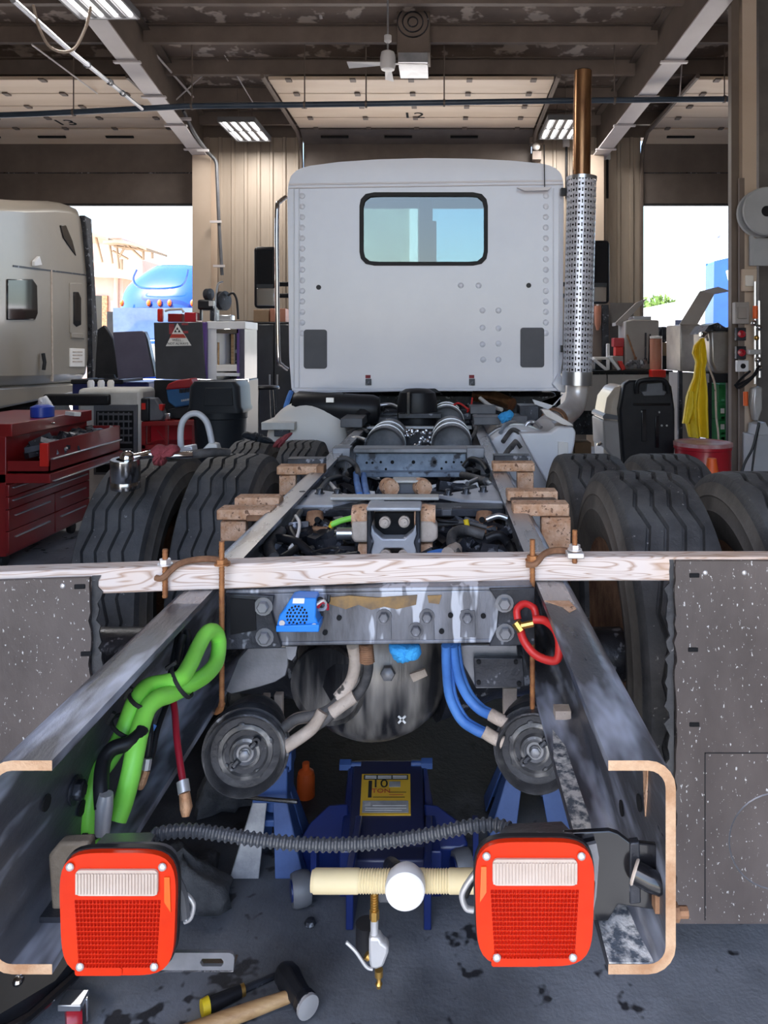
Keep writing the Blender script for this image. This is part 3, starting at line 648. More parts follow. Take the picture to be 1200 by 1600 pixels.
# ---- frame rails
def rail(mir):
    xo, xi, t, R = .288, .205, .0125, .034
    out = [(xi, RT)]
    for k in range(6):
        a = math.radians(90 - 18 * k); out.append((xo - R + R * math.cos(a), RT - R + R * math.sin(a)))
    for k in range(6):
        a = math.radians(0 - 18 * k); out.append((xo - R + R * math.cos(a), RB + R + R * math.sin(a)))
    out.append((xi, RB))
    r = R - t; inn = [(xi, RB + t)]
    for k in range(6):
        a = math.radians(-90 + 18 * k); inn.append((xo - R + r * math.cos(a), RB + R + r * math.sin(a)))
    for k in range(6):
        a = math.radians(18 * k); inn.append((xo - R + r * math.cos(a), RT - R + r * math.sin(a)))
    inn.append((xi, RT - t))
    pr = out + inn
    if mir: pr = [(2 * TC - x, z) for x, z in pr][::-1]
    g = G(); m_ = len(pr); st = (.905, 1.46, 6.5)
    g.add([(x, y, z) for y in st for x, z in pr], [])
    for k in range(2):
        for i in range(m_):
            j = (i + 1) % m_; top = pr[i][1] > RT - .006 and pr[j][1] > RT - .006
            g.f.append([k*m_+i, k*m_+j, (k+1)*m_+j, (k+1)*m_+i]); g.m.append(2 if (top and k == 1) else 0)
    g.f.append(list(range(m_))); g.m.append(1); g.f.append([2*m_ + i for i in range(m_)]); g.m.append(1)
    return part('frame_rail', g, [M['rail'], M['rail_edge'], M['rail_worn']], 'black scuffed steel rail with rusty cut end' if not mir else 'black scuffed steel rail on the left')
RR = rail(False); RL = rail(True)
def bolt(c, d, r=.013, m='steel_dark', parent=None, h=.012):
    g = G(); T = axis(c, d); g.lathe([(r*1.5, 0), (r*1.5, .003)], 14, T); g.lathe([(r, .003), (r, h), (r*.8, h + .002)], 6, T)
    return obj('bolt', g, M[m], parent or truck)
# holes, bolts and rust marks on the right rail's web and flanges
for y, z in ((1.02, .86), (1.12, .79), (1.3, .84), (1.45, .92)):
    for s in (0, 1):
        xx = .2745 if not s else 2 * TC - .2745
        g = G(); g.lathe([(.011, 0), (.011, .002)], 12, axis((xx, y, z), (-1, 0, 0) if not s else (1, 0, 0))); obj('bolt_hole', g, M['void'], RR if not s else RL)
for (y, z) in ((1.10, .83), (1.32, .80)):
    bolt((2 * TC - .274, y, z), (1, 0, 0), .014)
g = G(); g.bb((.232, 1.50, RB + .0125), (.264, 1.53, RB + .03)); part('weld_block', g, M['tan_hose'])
g = G(); g.prism([(.206, .906), (.262, .906), (.255, .95), (.25, 1.02), (.235, 1.06), (.222, 1.0), (.207, .98)], .0012, Matrix.Translation((0, 0, RB + .0125))); obj('salt_patch', g, M['frost'], RR)
g = G(); g.prism([(.207, 1.10), (.225, 1.06), (.238, 1.18), (.235, 1.40), (.22, 1.46), (.207, 1.36)], .0012, Matrix.Translation((0, 0, RB + .0125))); obj('salt_patch', g, M['frost'], RR)
for y_, z0_, z1_ in ((.99, .86, .935), (1.06, .89, .95)):
    g = G(); g.prism([(y_ - .012, z1_), (y_ + .012, z1_), (y_ + .006, z0_ + .02), (y_, z0_), (y_ - .006, z0_ + .03)], .0015, Matrix(((0,0,1,.2735),(1,0,0,0),(0,1,0,0),(0,0,0,1)))); obj('rust_streak', g, M['rust_orange'], RR)
g = G(); g.add([(.206, 1.475, RT + .0006), (.255, 1.475, RT + .0006), (.262, 1.43, RT + .0006), (.245, 1.41, RT + .0006), (.236, 1.44, RT + .0006)], [(0,1,2,3,4)][::-1])
g.f = [f[::-1] for f in g.f]
g2 = G(); g2.prism([(.206, 1.475), (.236, 1.44), (.245, 1.41), (.262, 1.43), (.256, 1.475)], .0012, Matrix.Translation((0, 0, RT))); obj('rust_mark', g2, M['rust_orange'], RR)

# ---- rear crossmember behind the beam
Yc = 1.56
rc = G()
xl, xr = -.53, .255
zt, zb = Z(925, Yc), Z(1005, Yc)
rc.pprism([(352, 928), (832, 921), (836, 1003), (352, 1010)], Yc, .012)
rc.pprism([(352, 922), (832, 915), (832, 922), (352, 929)], Yc - .002, .16)
rc.pprism([(352, 1004), (836, 997), (836, 1004), (352, 1011)], Yc - .002, .10)
cm = part('rear_crossmember', rc, M['member'], 'grey scraped crossmember with ochre stains', bevel=.003)
def disc(name, px, py, r, Y, m, parent, t=.003):
    g = G(); g.lathe([(r, 0), (r, t)], 14, axis(P(px, py, Y), (0, -1, 0))); return obj(name, g, M[m], parent)
for px, py in ((530, 965), (508, 988), (704, 961), (755, 962), (690, 986), (390, 968)): disc('bolt_hole', px, py, .0055, Yc - .001, 'void', cm)
for px, py in ((600, 963), (667, 963), (730, 964), (650, 984)): bolt(P(px, py, Yc), (0, -1, 0), .011, 'member', cm)
for px, py in ((600, 975), (667, 976), (731, 972)):
    g = G(); g.pprism([(px-11, py-18), (px+11, py-18), (px+12, py+24), (px-12, py+24)], Yc - .002, .004); obj('drip_plate', g, M['member'], cm, bevel=.001)
for pts in ([(512,934),(545,931),(590,934),(652,930),(650,945),(620,952),(600,948),(580,953),(560,945),(540,952),(515,944)], [(668,931),(690,930),(686,944),(670,942)]):
    g = G(); g.pprism(pts, Yc - .0035, .003); obj('stain', g, M['stain'], cm)
for s, pts, bl in ((0, [(352,928),(428,931),(424,955),(432,985),(440,1012),(352,1016)], ((412,947),(414,995))),
                   (1, [(836,918),(764,920),(780,945),(776,985),(764,1010),(836,1008)], ((788,942),(789,988)))):
    g = G(); g.pprism(pts, Yc - .012, .009); gp = part('end_gusset', g, M['steel_dark'], bevel=.002)
    for b in bl: bolt(P(*b, Yc - .012), (0, -1, 0), .013, 'steel_grey', gp)
g = G(); g.pprism([(360,935),(398,938),(400,985),(360,992)], Yc - .016, .004); part('access_slot', g, M['void'])
g = G(); g.bb((X(488,1.62), 1.62, RT - .02), (X(738,1.62), 1.70, RT - .012)); part('upper_strip', g, M['steel_grey'], bevel=.002)
g = G(); g.pprism([(388,1012),(450,1012),(450,1040),(446,1056),(430,1066),(405,1074),(362,1085),(352,1080),(372,1030)], 1.63, .012); part('mount_plate', g, M['steel_grey'], 'grey rounded plate hanging left of the housing', bevel=.002)
g = G(); g.pprism([(706,1008),(808,1008),(812,1075),(744,1076)], 1.66, .01); part('brace_plate', g, M['steel_grey'], bevel=.002)
g = G(); g.pprism([(740,1028),(817,1028),(820,1074),(742,1074)], 1.64, .012); p = part('bracket_plate', g, M['steel_dark'], bevel=.002)
for q in ((748,1034),(748,1066),(811,1068),(806,1034)): disc('bolt_hole', *q, .005, 1.639, 'void', p)
g = G(); g.pprism([(446,1010),(464,1010),(462,1024),(456,1032),(450,1030)], 1.57, .014); part('lug', g, M['steel_grey'])

# back-up alarm, blue rag on the crossmember
al = part('reverse_alarm', G().pprism([(437,985),(432,978),(436,962),(446,950),(453,936),(462,934),(494,935),(493,965),(499,978),(497,987)], 1.505, .045), M['blue_alarm'], 'bright blue sounder with round dotted grille', bevel=.003)
g = G(); g.pprism([(431,978),(499,976),(498,988),(431,988)], 1.498, .05); obj('base_flange', g, M['blue_alarm'], al, bevel=.002)
for ring, n in ((0, 1), (.008, 6), (.0145, 12), (.0205, 18)):
    for k in range(n):
        a = 2*PI*k/n; c = P(464, 963, 1.504); g = G() if ring == 0 and k == 0 else gg
        gg = g
        g.lathe([(.0022, -.002), (.0022, .001)], 6, axis(c + Vector((ring*math.cos(a), 0, ring*math.sin(a))), (0,-1,0)))
obj('grille_holes', gg, M['void'], al, kind='stuff')
g = G(); g.pprism([(458,935),(476,935),(475,943),(457,943)], 1.503, .002); obj('sticker', g, M['label_white'], al)
for px, py in ((441, 973), (491, 978)): disc('screw', px, py, .006, 1.503, 'screw', al)
for pts, m in (([(494,945),(505,938),(510,946),(506,952),(497,952)], 'cast_white'), ([(496,950),(503,941),(511,944),(512,952)], 'dark_red'), ([(492,940),(500,935),(512,941),(514,930)], 'black')):
    g = G(); g.tube([P(*q, 1.52 + .005*i) for i, q in enumerate(pts)], .0035, 6, 4); part('alarm_wire', g, M[m])
def rag(name, pts, Y, dep, m, parent=None, amp=.01, seed=1):
    rnd = random.Random(seed); xs = [p[0] for p in pts]; ys = [p[1] for p in pts]
    c = (sum(xs)/len(xs), sum(ys)/len(ys)); n = 40; lp = by_angle(pts, c, n); g = G(); vs = []
    for j, (k, d) in enumerate(((1, 0), (.97, -.35), (.8, -.7), (.5, -.95), (.2, -1))):
        for i, (x, y) in enumerate(lp):
            w = rnd.uniform(-1, 1) * amp
            q = P(c[0] + (x - c[0])*k, c[1] + (y - c[1])*k, Y); vs.append(q + Vector((0, d*dep/2 + w, w*.7)))
    m_ = len(vs); q = P(*c, Y); vs.append(q + Vector((0, -dep/2, 0))); 
    for i, (x, y) in enumerate(lp): vs.append(P(c[0] + (x-c[0])*.9, c[1] + (y-c[1])*.9, Y) + Vector((0, dep/2, 0)))
    fs = [(j*n+i, j*n+(i+1) % n, (j+1)*n+(i+1) % n, (j+1)*n+i) for j in range(4) for i in range(n)] + [(4*n+i, 4*n+(i+1) % n, m_) for i in range(n)]
    fs += [(i, m_+1+i, m_+1+(i+1) % n, (i+1) % n) for i in range(n)] + [tuple(m_+1+i for i in range(n))]
    g.add(vs, fs); return obj(name, g, M[m], parent, smooth=70, sub=1)
rag('plastic_cover', [(605,1006),(624,1003),(640,1006),(656,1005),(660,1022),(650,1030),(622,1036),(612,1024)], 1.60, .05, 'blue_cloth', truck, .004)['label'] = 'crumpled bright blue cover under the crossmember'

# ---- axle housing bowl and axle tube
hc = P(585, 1036, 2.02)
g = G(); g.ball(hc, .215, 14, (1, .80, .92)); dh = part('axle_housing', g, M['chalk'], 'black dusty rounded housing')
g = G(); T = axis(P(512, 1070, 1.875), (-.25, -1, .05)); g.lathe([(.085,-.02),(.10,-.02),(.102,.0),(.097,.012),(.09,.0),(.085,0)], 30, T); g.lathe([(.004,-.012),(.087,-.012)], 30, T); obj('housing_cover', g, M['chalk'], dh)
g = G(); zc = .60
g.cyl((-1.0, 2.14, zc), (.72, 2.14, zc), .075, n=18); g.tube([(-.62, 2.1, zc), (-.42, 2.1, zc + .01), (-.25, 2.06, zc+.02)], [.08, .11, .16], 16); g.tube([(.35, 2.1, zc), (.15, 2.1, zc + .01), (-.02, 2.06, zc + .02)], [.08, .11, .16], 16)
part('axle_tube', g, M['steel_dark'])
g = G()
for a in (45, -45): g.box(P(628, 1124, 1.875), (.026, .004, .005), rot=(0, math.radians(a), 0))
obj('paint_mark', g, M['white_mark'], dh)
g = G(); g.pprism([(640,1054),(664,1046),(668,1056),(646,1066)], 1.846, .01); obj('id_plate', g, M['tan_hose'], dh)
g = G(); g.lathe([(.016,-.02),(.020,0),(.017,.015),(.007,.02)], 6, axis(P(606, 1052, 1.84), (0,-1,.2))); obj('filler_plug', g, M['steel_grey'], dh)
for px0, px1, y0, y1, yy in ((408, 420, 1088, 1130, 1.75), (428, 441, 1086, 1140, 1.78), (786, 808, 1076, 1120, 1.75)):
    g = G(); g.pbox(px0, y0, px1, y1, yy, .02); part('caliper_bracket', g, M['tan_hose'], bevel=.002)

# ---- brake chambers
def chamber(px, py, Y, r, d, nm=''):
    c = P(px, py, Y); T = axis(c, d); g = G()
    g.lathe([(r*.55,-.16),(r*.82,-.15),(r*.95,-.10),(r,-.03),(r,-.004),(r*.985,.006),(r*.95,.008),(r*.90,.004),(r*.86,-.012),(r*.80,-.022),(r*.70,-.02),(r*.66,-.012),(r*.56,-.010),(r*.50,-.016),(r*.40,-.016),(r*.36,-.006),(r*.3,-.004),(r*.24,-.012),(r*.16,-.012),(r*.14,-.002),(r*.1,0)], 36, T)
    b = part('brake_chamber', g, M['chamber'], 'round black brake chamber')
    g = G(); g.lathe([(r*1.0,-.045),(r*1.06,-.045),(r*1.07,-.03),(r*1.06,-.015),(r*1.0,-.015)], 36, T); obj('clamp_band', g, M['steel_dark'], b)
    g = G(); g.lathe([(.011, -.012), (.011, .004), (.008, .006)], 6, T); g.lathe([(.024, -.014), (.026, -.008), (.022, -.004), (.018, -.008)], 18, T); obj('centre_nut', g, M['steel_grey'], b)
    for a, l in ((45, 1), (-135, 0)):
        g = G(); o = T @ Vector((r*.38*math.cos(math.radians(a)), r*.38*math.sin(math.radians(a)), -.006)); o2 = T @ Vector((r*.2*math.cos(math.radians(a)), r*.2*math.sin(math.radians(a)), -.006))
        g.tube([o2, o], .007, 8); g.lathe([(.009,-.006),(.009,.004),(.004,.004),(.004,-.006)], 12, axis(o, d), closed=True); obj('release_tab', g, M['steel_dark'], b)
    for a in (20, 100, 160, 215, 300):
        g = G(); q = T @ Vector((r*.6*math.cos(math.radians(a)), r*.6*math.sin(math.radians(a)), -.016)); g.ball(q, r*.13, 6, (1, .4, 1)); obj('dimple', g, M['chamber'], b)
    return b
chamber(382, 1180, 1.55, .086, (.12, -1, .10)); chamber(836, 1176, 1.56, .084, (-.14, -1, .10))

def hose(name, pts, r, m, label=None, n=10, k=6, parent=None, Y=None):
    g = G(); g.tube([P(q[0], q[1], q[2] if len(q) > 2 else Y) for q in pts], r, n, k); return obj(name, g, M[m], parent or truck, label=label)
# tan-wrapped hoses to the left chamber
hose('air_hose', [(552,1008,1.6),(555,1040,1.62),(547,1070,1.64),(530,1092,1.64),(514,1108,1.63),(490,1118,1.62),(462,1124,1.6),(440,1140,1.58)], .011, 'grey_hose')
hose('hose_sleeve', [(551,1008,1.59),(555,1035,1.61),(548,1065,1.63),(528,1090,1.63)], .0135, 'tan_hose')
hose('hose_sleeve', [(504,1112,1.61),(490,1135,1.6),(472,1150,1.59),(444,1168,1.57)], .0135, 'tan_hose')
hose('hose_sleeve', [(486,1120,1.63),(462,1124,1.62),(440,1142,1.6)], .013, 'tan_hose')
hose('air_hose', [(572,1010,1.6),(575,1045,1.63),(567,1072,1.64),(550,1092,1.64),(528,1106,1.63),(508,1124,1.62),(490,1136,1.61)], .012, 'grey_hose')
hose('hose_sleeve', [(554,1088,1.625),(536,1100,1.62),(518,1114,1.615)], .0145, 'tan_hose')
g = G()
for i in range(9): g.lathe([(.013, -.003), (.017, 0), (.013, .003)], 10, axis(P(571.5 + .3*i, 1008 + i*3.2, 1.6), (0, 0, 1)))
part('spring_guard', g, M['rust'])
# blue hoses to the right chamber
for o, pts in ((0, [(697,1008,1.6),(698,1050,1.62),(703,1090,1.63),(720,1124,1.62),(742,1140,1.6),(758,1147,1.59)]), (1, [(708,1008,1.61),(714,1050,1.63),(728,1085,1.64),(748,1108,1.63),(768,1118,1.61)])):
    hose('air_hose', pts, .0105, 'blue_hose', 'blue hose')
    hose('air_hose', [(x + 6, y - 2, z + .012) for x, y, z in pts], .0085, 'blue_hose', 'blue hose')
for pts in ([(756,1143,1.59),(770,1152,1.585),(786,1160,1.58)], [(766,1116,1.61),(780,1124,1.6),(794,1131,1.59)]): hose('hose_sleeve', pts, .0135, 'tan_hose')
# red hose loop by the right rail
hose('air_hose', [(812,975,1.52),(818,1000,1.50),(838,1024,1.48),(868,1032,1.46),(874,1008,1.46),(868,985,1.47),(852,970,1.49),(834,968,1.5)], .0085, 'red_hose', 'red hose bent in a loop')
hose('air_hose', [(809,968,1.53),(808,952,1.54),(820,943,1.55),(834,950,1.55),(838,966,1.54)], .008, 'red_hose', 'red hose bent in a loop')
g = G(); g.tube([P(806,972,1.51), P(815,985,1.505)], .010, 8); g.tube([P(815,978,1.505), P(834,974,1.5)], .007, 8); part('hose_fitting', g, M['brass'])

# ---- green hose bundle clipped inside the left rail
GH = [(142,1316,1.13),(141,1262,1.14),(150,1214,1.16),(170,1186,1.18),(190,1152,1.20),(203,1118,1.22),(214,1092,1.24),(232,1073,1.27),(258,1067,1.29),(282,1060,1.31),(298,1036,1.36),(311,1008,1.42),(324,988,1.46),(336,988,1.49),(342,1004,1.50),(338,1034,1.46),(322,1054,1.40),(298,1069,1.34),(270,1083,1.29),(246,1092,1.25),(230,1108,1.225),(220,1135,1.20),(212,1170,1.17),(203,1215,1.15),(192,1256,1.14),(182,1282,1.13)]
hose('bundle_hose', GH, .0152, 'green_hose', 'lime green hose bent in a loop', 14, 6)
hose('black_sleeve', [(160,1262,1.10),(158,1225,1.115),(162,1190,1.14),(176,1170,1.155),(200,1162,1.165),(216,1150,1.18),(221,1140,1.19)], .0115, 'black')
g = G(); g.tube([P(166,1240,1.10), P(163,1262,1.10), P(160,1302,1.10)], [.010, .013, .011], 10, 3); part('white_connector', g, M['cast_white'], 'white ribbed connector')
for pts in ([(286,992,1.42),(280,1015,1.4),(274,1050,1.35),(270,1075,1.33)], [(292,985,1.44),(294,1010,1.42),(285,1048,1.37)], [(280,990,1.44),(274,1020,1.4),(268,1052,1.36)]): hose('cable', pts, .007, 'black')
hose('cable', [(276,1004,1.425),(271,1032,1.4),(268,1060,1.38)], .0025, 'green_hose')
hose('cable', [(262,1096,1.33),(246,1140,1.29),(238,1180,1.26),(230,1200,1.24)], .005, 'black')
hose('cable', [(250,1094,1.31),(236,1110,1.28),(234,1150,1.25),(228,1190,1.24)], .006, 'black')
hose('cable', [(236,1140,1.26),(240,1132,1.265)], .006, 'blue_hose')
g = G(); g.tube([P(231,1185,1.235), P(228,1203,1.23)], .0075, 8); part('plug_collar', g, M['cast_white'])
g = G(); g.tube([P(228,1203,1.23), P(221,1222,1.225), P(219,1232,1.225)], [.0075, .0085, .005], 8); part('plug_tip', g, M['copper_tip'])
hose('red_cable', [(268,1080,1.34),(273,1110,1.32),(276,1150,1.28),(281,1190,1.25),(286,1222,1.23)], .0058, 'dark_red', 'dark red cable hanging with copper plug')
g = G(); g.tube([P(285,1220,1.23), P(288,1239,1.22)], .010, 10); part('plug_collar', g, M['cast_white'])
g = G(); g.tube([P(288,1238,1.22), P(291,1262,1.215), P(290,1276,1.21)], [.009, .0105, .006], 10); part('plug_tip', g, M['copper_tip'])
def tie(px, py, Y, r, d):
    g = G(); T = axis(P(px, py, Y), d); g.lathe([(r, -.003), (r + .003, -.003), (r + .003, .003), (r, .003)], 16, T, closed=True); g.box((0, 0, 0), (.008, .006, .02), M=T @ Matrix.Translation((0, r + .004, 0))); obj('cable_tie', g, M['black_matte'], truck)
tie(284, 1064, 1.315, .031, (.8, .2, .5)); tie(204, 1135, 1.205, .030, (.45, .05, .9)); tie(222, 1094, 1.235, .022, (.5, .1, .8)); tie(142, 1300, 1.132, .0165, (0, 0, 1))

# ---- tail lamps on their brackets
def tail_lamp(x0, y0, x1, y1, Y, amb):
    cx, cy = (x0 + x1) / 2, (y0 + y1) / 2; s = Y / F; w, h = (x1 - x0) * s, (y1 - y0) * s
    c = P(cx, cy, Y); T = Matrix.Translation(c) @ Matrix(((1,0,0,0),(0,0,1,0),(0,1,0,0),(0,0,0,1)))
    def oct(k, w_=w, h_=h):                        # bulging rounded square
        out = []
        for i in range(64):
            a = 2*PI*(i + .5)/64; n = 4.6; ca, sa = math.cos(a), math.sin(a)
            rr = (abs(ca)**n + abs(sa)**n) ** (-1/n)
            out.append((ca*rr*w_/2*k * (1 + .035*sa), sa*rr*h_/2*k))
        return out
    g = G(); g.prism(oct(1.0), .007, T @ Matrix.Translation((0, 0, .005)))
    lamp = obj('tail_lamp', g, M['black'], truck, bevel=.002, label='square red tail lamp in grey housing')
    g = G(); g.prism(oct(.978), .008, T @ Matrix.Translation((0, 0, -.003))); obj('red_lens', g, M['red_lens'], lamp, bevel=.004)
    g = G(); g.prism(oct(.80), .035, T @ Matrix.Translation((0, -h*.04, .012))); obj('back_can', g, M['grey_plastic'], lamp, bevel=.004)
    # reverse window
    fw, fh = w * .70, h * .205; cz = h * .262
    g = G(); g.prism(rrect(fw, fh, .006, 4, 0, cz), .006, T @ Matrix.Translation((0, 0, -.006))); rv = obj('reverse_lens', g, M['clear_lens'], lamp, bevel=.0015)
    g = G()
    for k in range(26):
        g.box((-fw/2 + fw*(k + .5)/26, cz - fh*.02, -.0065), (fw/26*.62, fh*.80, .002), M=T)
    obj('lens_flutes', g, M['clear_lens'], rv, kind='stuff')
    g = G(); nx, ny = 24, 15; gw, gh = w * .74, h * .545; gz = -h * .155
    for i in range(nx):
        for j in range(ny):
            k = 1 - .12 * (1 - j/ny)
            k = 1 - .10 * (ny - 1 - j)/ny * 0 - .09 * (j == 0)
            xx = (-gw/2 + gw*(i + .5)/nx) * (.90 + .10 * j/ny); zz = gz - gh/2 + gh*(j + .5)/ny
            a, b = gw/nx*.42, gh/ny*.40
            g.add([(xx-a, zz-b, -.003), (xx+a, zz-b, -.003), (xx+a, zz+b, -.003), (xx-a, zz+b, -.003), (xx-a*.35, zz-b*.3, -.0058), (xx+a*.35, zz-b*.3, -.0058), (xx+a*.35, zz+b*.3, -.0058), (xx-a*.35, zz+b*.3, -.0058)],
                  [(4,5,6,7), (0,1,5,4), (1,2,6,5), (2,3,7,6), (3,0,4,7)], 0, T)
    obj('prism_grid', g, M['red_grid'], lamp, kind='stuff')
    g = G(); a = amb
    g.prism([(a*w*.40, h*.30), (a*w*.445, h*.30), (a*w*.455, h*.02), (a*w*.40, h*.10)][::(1 if a > 0 else -1)], .002, T @ Matrix.Translation((0, 0, -.0045))); obj('orange_reflection', g, M['amber'], lamp)  # orange reflection on the lens, put in as a coloured patch
    g = G(); g.prism(rrect(w*.40, h*.065, .003, 3, -w*.16, -h*.452), .003, T @ Matrix.Translation((0, 0, -.0045))); obj('lower_reflector', g, M['red_lens'], lamp)
    for sx, sz in ((-.40, .385), (.385, .385), (-.315, -.41), (.315, -.41)):
        g = G(); g.ball((sx*w, sz*h, -.005), .0052, 6, (1, 1, .6), M=T); sc = obj('screw', g, M['screw'], lamp)
    return lamp
tail_lamp(94, 1328, 277, 1523, .905, 1); tail_lamp(741, 1311, 929, 1509, .905, -1)
# brackets
g = G(); g.add([P(142,1326,.94), P(228,1326,.94), P(246,1300,1.0), P(165,1302,1.0)], [(0,1,2,3)]); g2 = G(); g2.add([v for v in g.v] + [v - Vector((0,0,.004)) for v in g.v], [(0,1,2,3), (7,6,5,4), (0,4,5,1), (1,5,6,2), (2,6,7,3), (3,7,4,0)]); part('lamp_bracket', g2, M['steel_grey'], bevel=.001)
g = G(); g.pprism([(74,1338),(92,1318),(140,1316),(140,1480),(84,1480)], .985, .02); part('lamp_bracket', g, M['brown_dirt'], 'dusty brown bracket plate', bevel=.004)
g = G(); g.bb((-.53, .97, RB + .012), (-.35, 1.0, RB + .02)); part('lamp_arm', g, M['steel_dark'])
g = G(); g.add([P(778,1306,.93), P(900,1306,.93), P(878,1283,1.0), P(792,1287,1.0)], [(0,1,2,3)]); g2 = G(); g2.add([v for v in g.v] + [v - Vector((0,0,.004)) for v in g.v], [(0,1,2,3), (7,6,5,4), (0,4,5,1), (1,5,6,2), (2,6,7,3), (3,7,4,0)]); part('lamp_bracket', g2, M['steel_dark'], bevel=.001)
bk = part('lamp_bracket', G().pprism([(880,1302),(952,1298),(966,1302),(984,1316),(1040,1322),(1054,1352),(1056,1410),(1032,1424),(966,1414),(950,1440),(880,1440)], .945, .008), M['black_gloss'], 'gloss black stepped bracket plate', bevel=.002)
g = G(); g.pprism([(984,1318),(1000,1316),(1002,1412),(984,1414)], .943, .012); obj('bend_strip', g, M['steel_dark'], bk, bevel=.002)
g = G(); T = axis(P(992,1362,.94), (.9, -.45, -.25)); g.lathe([(.014, 0), (.014, .02), (.012, .034), (.006, .04)], 14, T); obj('mount_bolt', g, M['black_gloss'], bk)
g = G(); g.lathe([(.015, -.002), (.0165, 0), (.015, .002)], 16, T); obj('washer', g, M['tan_hose'], bk)
g = G(); g.tube([P(1012,1370,.93), P(1030,1392,.935), P(1046,1382,.95)], .006, 8, 4); obj('wire', g, M['black_gloss'], bk)
g = G(); g.bb((.27, .93, RB + .055), (.285, .955, RB + .085)); part('nut_block', g, M['rust'])
g = G(); g.pprism([(914,1322),(932,1318),(936,1340),(932,1400),(926,1430),(930,1380)], .935, .006); part('bracket_edge', g, M['steel_grey'])
for y, z in ((1.50, Z(1150, 1.50)),): pass
g = G(); g.lathe([(.007, 0), (.007, .02)], 8, axis((.289, .925, Z(1425, .925)), (1, 0, 0))); g.lathe([(.011, 0), (.011, .008)], 6, axis((.289, .925, Z(1425, .925)), (1, 0, 0))); part('side_bolt', g, M['rust'])
# wires behind the lamps
for i, pts in enumerate(([(276,1376),(284,1384),(290,1402),(286,1430)], [(276,1396),(288,1396),(302,1412),(298,1434),(288,1440)], [(274,1410),(284,1420),(292,1438)])):
    hose('lamp_wire', [(x, y, .965) for x, y in pts], .0032, ('stand_grey', 'cast_white', 'conduit')[i])
g = G(); g.tube([P(274,1376,.955), P(284,1400,.955), P(288,1432,.955)], .008, 8, 3); part('lamp_connector', g, M['grey_plastic'])
hose('lamp_wire', [(746,1362,.955),(732,1378,.955),(722,1398,.955),(728,1418,.955),(740,1422,.955)], .004, 'cast_white', 'white wire loop beside the lamp')
hose('lamp_wire', [(744,1366,.962),(734,1380,.962),(726,1398,.962)], .006, 'black')
# ribbed wire loom between the lamps
pts = smooth_path([P(*q) for q in ((238,1306,1.0),(262,1300,1.0),(300,1298,1.0),(350,1304,1.0),(420,1314,1.0),(500,1320,1.0),(580,1317,1.0),(660,1306,1.0),(730,1292,1.0),(772,1289,1.0),(798,1296,.99))], 28)
even = [pts[0]]; need = .0022
for a_, b_ in zip(pts, pts[1:]):                              # equal steps along the loom, two to a rib
    seg = (b_ - a_).length; at_d = 0
    while seg - at_d >= need: at_d += need; even.append(a_.lerp(b_, at_d / seg)); need = .0022
    need -= seg - at_d
g = G(); g.tube(even, [(.0094 if (i // 2) % 2 else .0070) for i in range(len(even))], 12); part('wire_loom', g, M['loom'], 'ribbed grey-black wire loom', smooth=25)
# slotted strip below the left lamp
st = part('slotted_strip', G().ring([P(x, y, .97).xz for x, y in by_angle([(150,1484),(364,1484),(368,1490),(366,1514),(150,1514)], (330,1499), 48)], [P(x, y, .97).xz for x, y in by_angle([(318,1493),(348,1493),(352,1499),(348,1505),(318,1505),(314,1499)], (330,1499), 48)], .965, .970), M['steel_grey'], 'grey steel strip with oval slot')
g = G(); g.bb((X(152,.97), .965, Z(1514,.97)), (X(366,.97), .99, Z(1511,.97))); obj('strip_lip', g, M['steel_bright'], st)

# ---- bracket stacks on the rails
def rail_bracket(x0, x1, y0, y1, Y, dep, up, parts):
    g = G(); g.pbox(x0, y0, x1, y1, Y, dep * .5); b = part('frame_bracket', g, M['rust_orange'], 'rust-orange suspension bracket plate', bevel=.004)
    for (a, c, d, e, yy, dd, mm) in parts:
        dd = min(dd, .07)
        g = G(); g.pbox(a, c, d, e, yy, dd); obj('bracket_plate', g, M[mm], b, bevel=.004)
rail_bracket(338, 424, 797, 813, 2.28, .16, 0, [(344,815,384,846,2.30,.03,'rust_orange'), (366,778,436,800,2.40,.14,'rust_orange'), (384,806,440,815,2.27,.10,'rust')])
rail_bracket(432, 496, 729, 742, 3.00, .16, 0, [(436,743,462,774,3.02,.03,'rust_orange'), (448,717,506,729,3.08,.12,'steel_dark'), (494,728,506,742,2.99,.12,'rust')])
rail_bracket(802, 890, 788, 807, 2.26, .14, 0, [(846,808,892,864,2.28,.035,'rust_orange'), (793,768,872,783,2.42,.12,'rust_orange'), (800,783,872,789,2.36,.12,'steel_dark')])
rail_bracket(770, 836, 724, 737, 3.00, .16, 0, [(808,738,834,766,3.02,.03,'rust_orange'), (772,712,830,724,3.08,.12,'steel_dark')])

# ---- between the rails, working forward
def slab(name, x0, y0, x1, y1, Y, dep, m, parent=None, label=None, bevel=.004):
    g = G(); g.pbox(x0, y0, x1, y1, Y, dep); return obj(name, g, M[m], parent or truck, bevel=bevel, label=label)
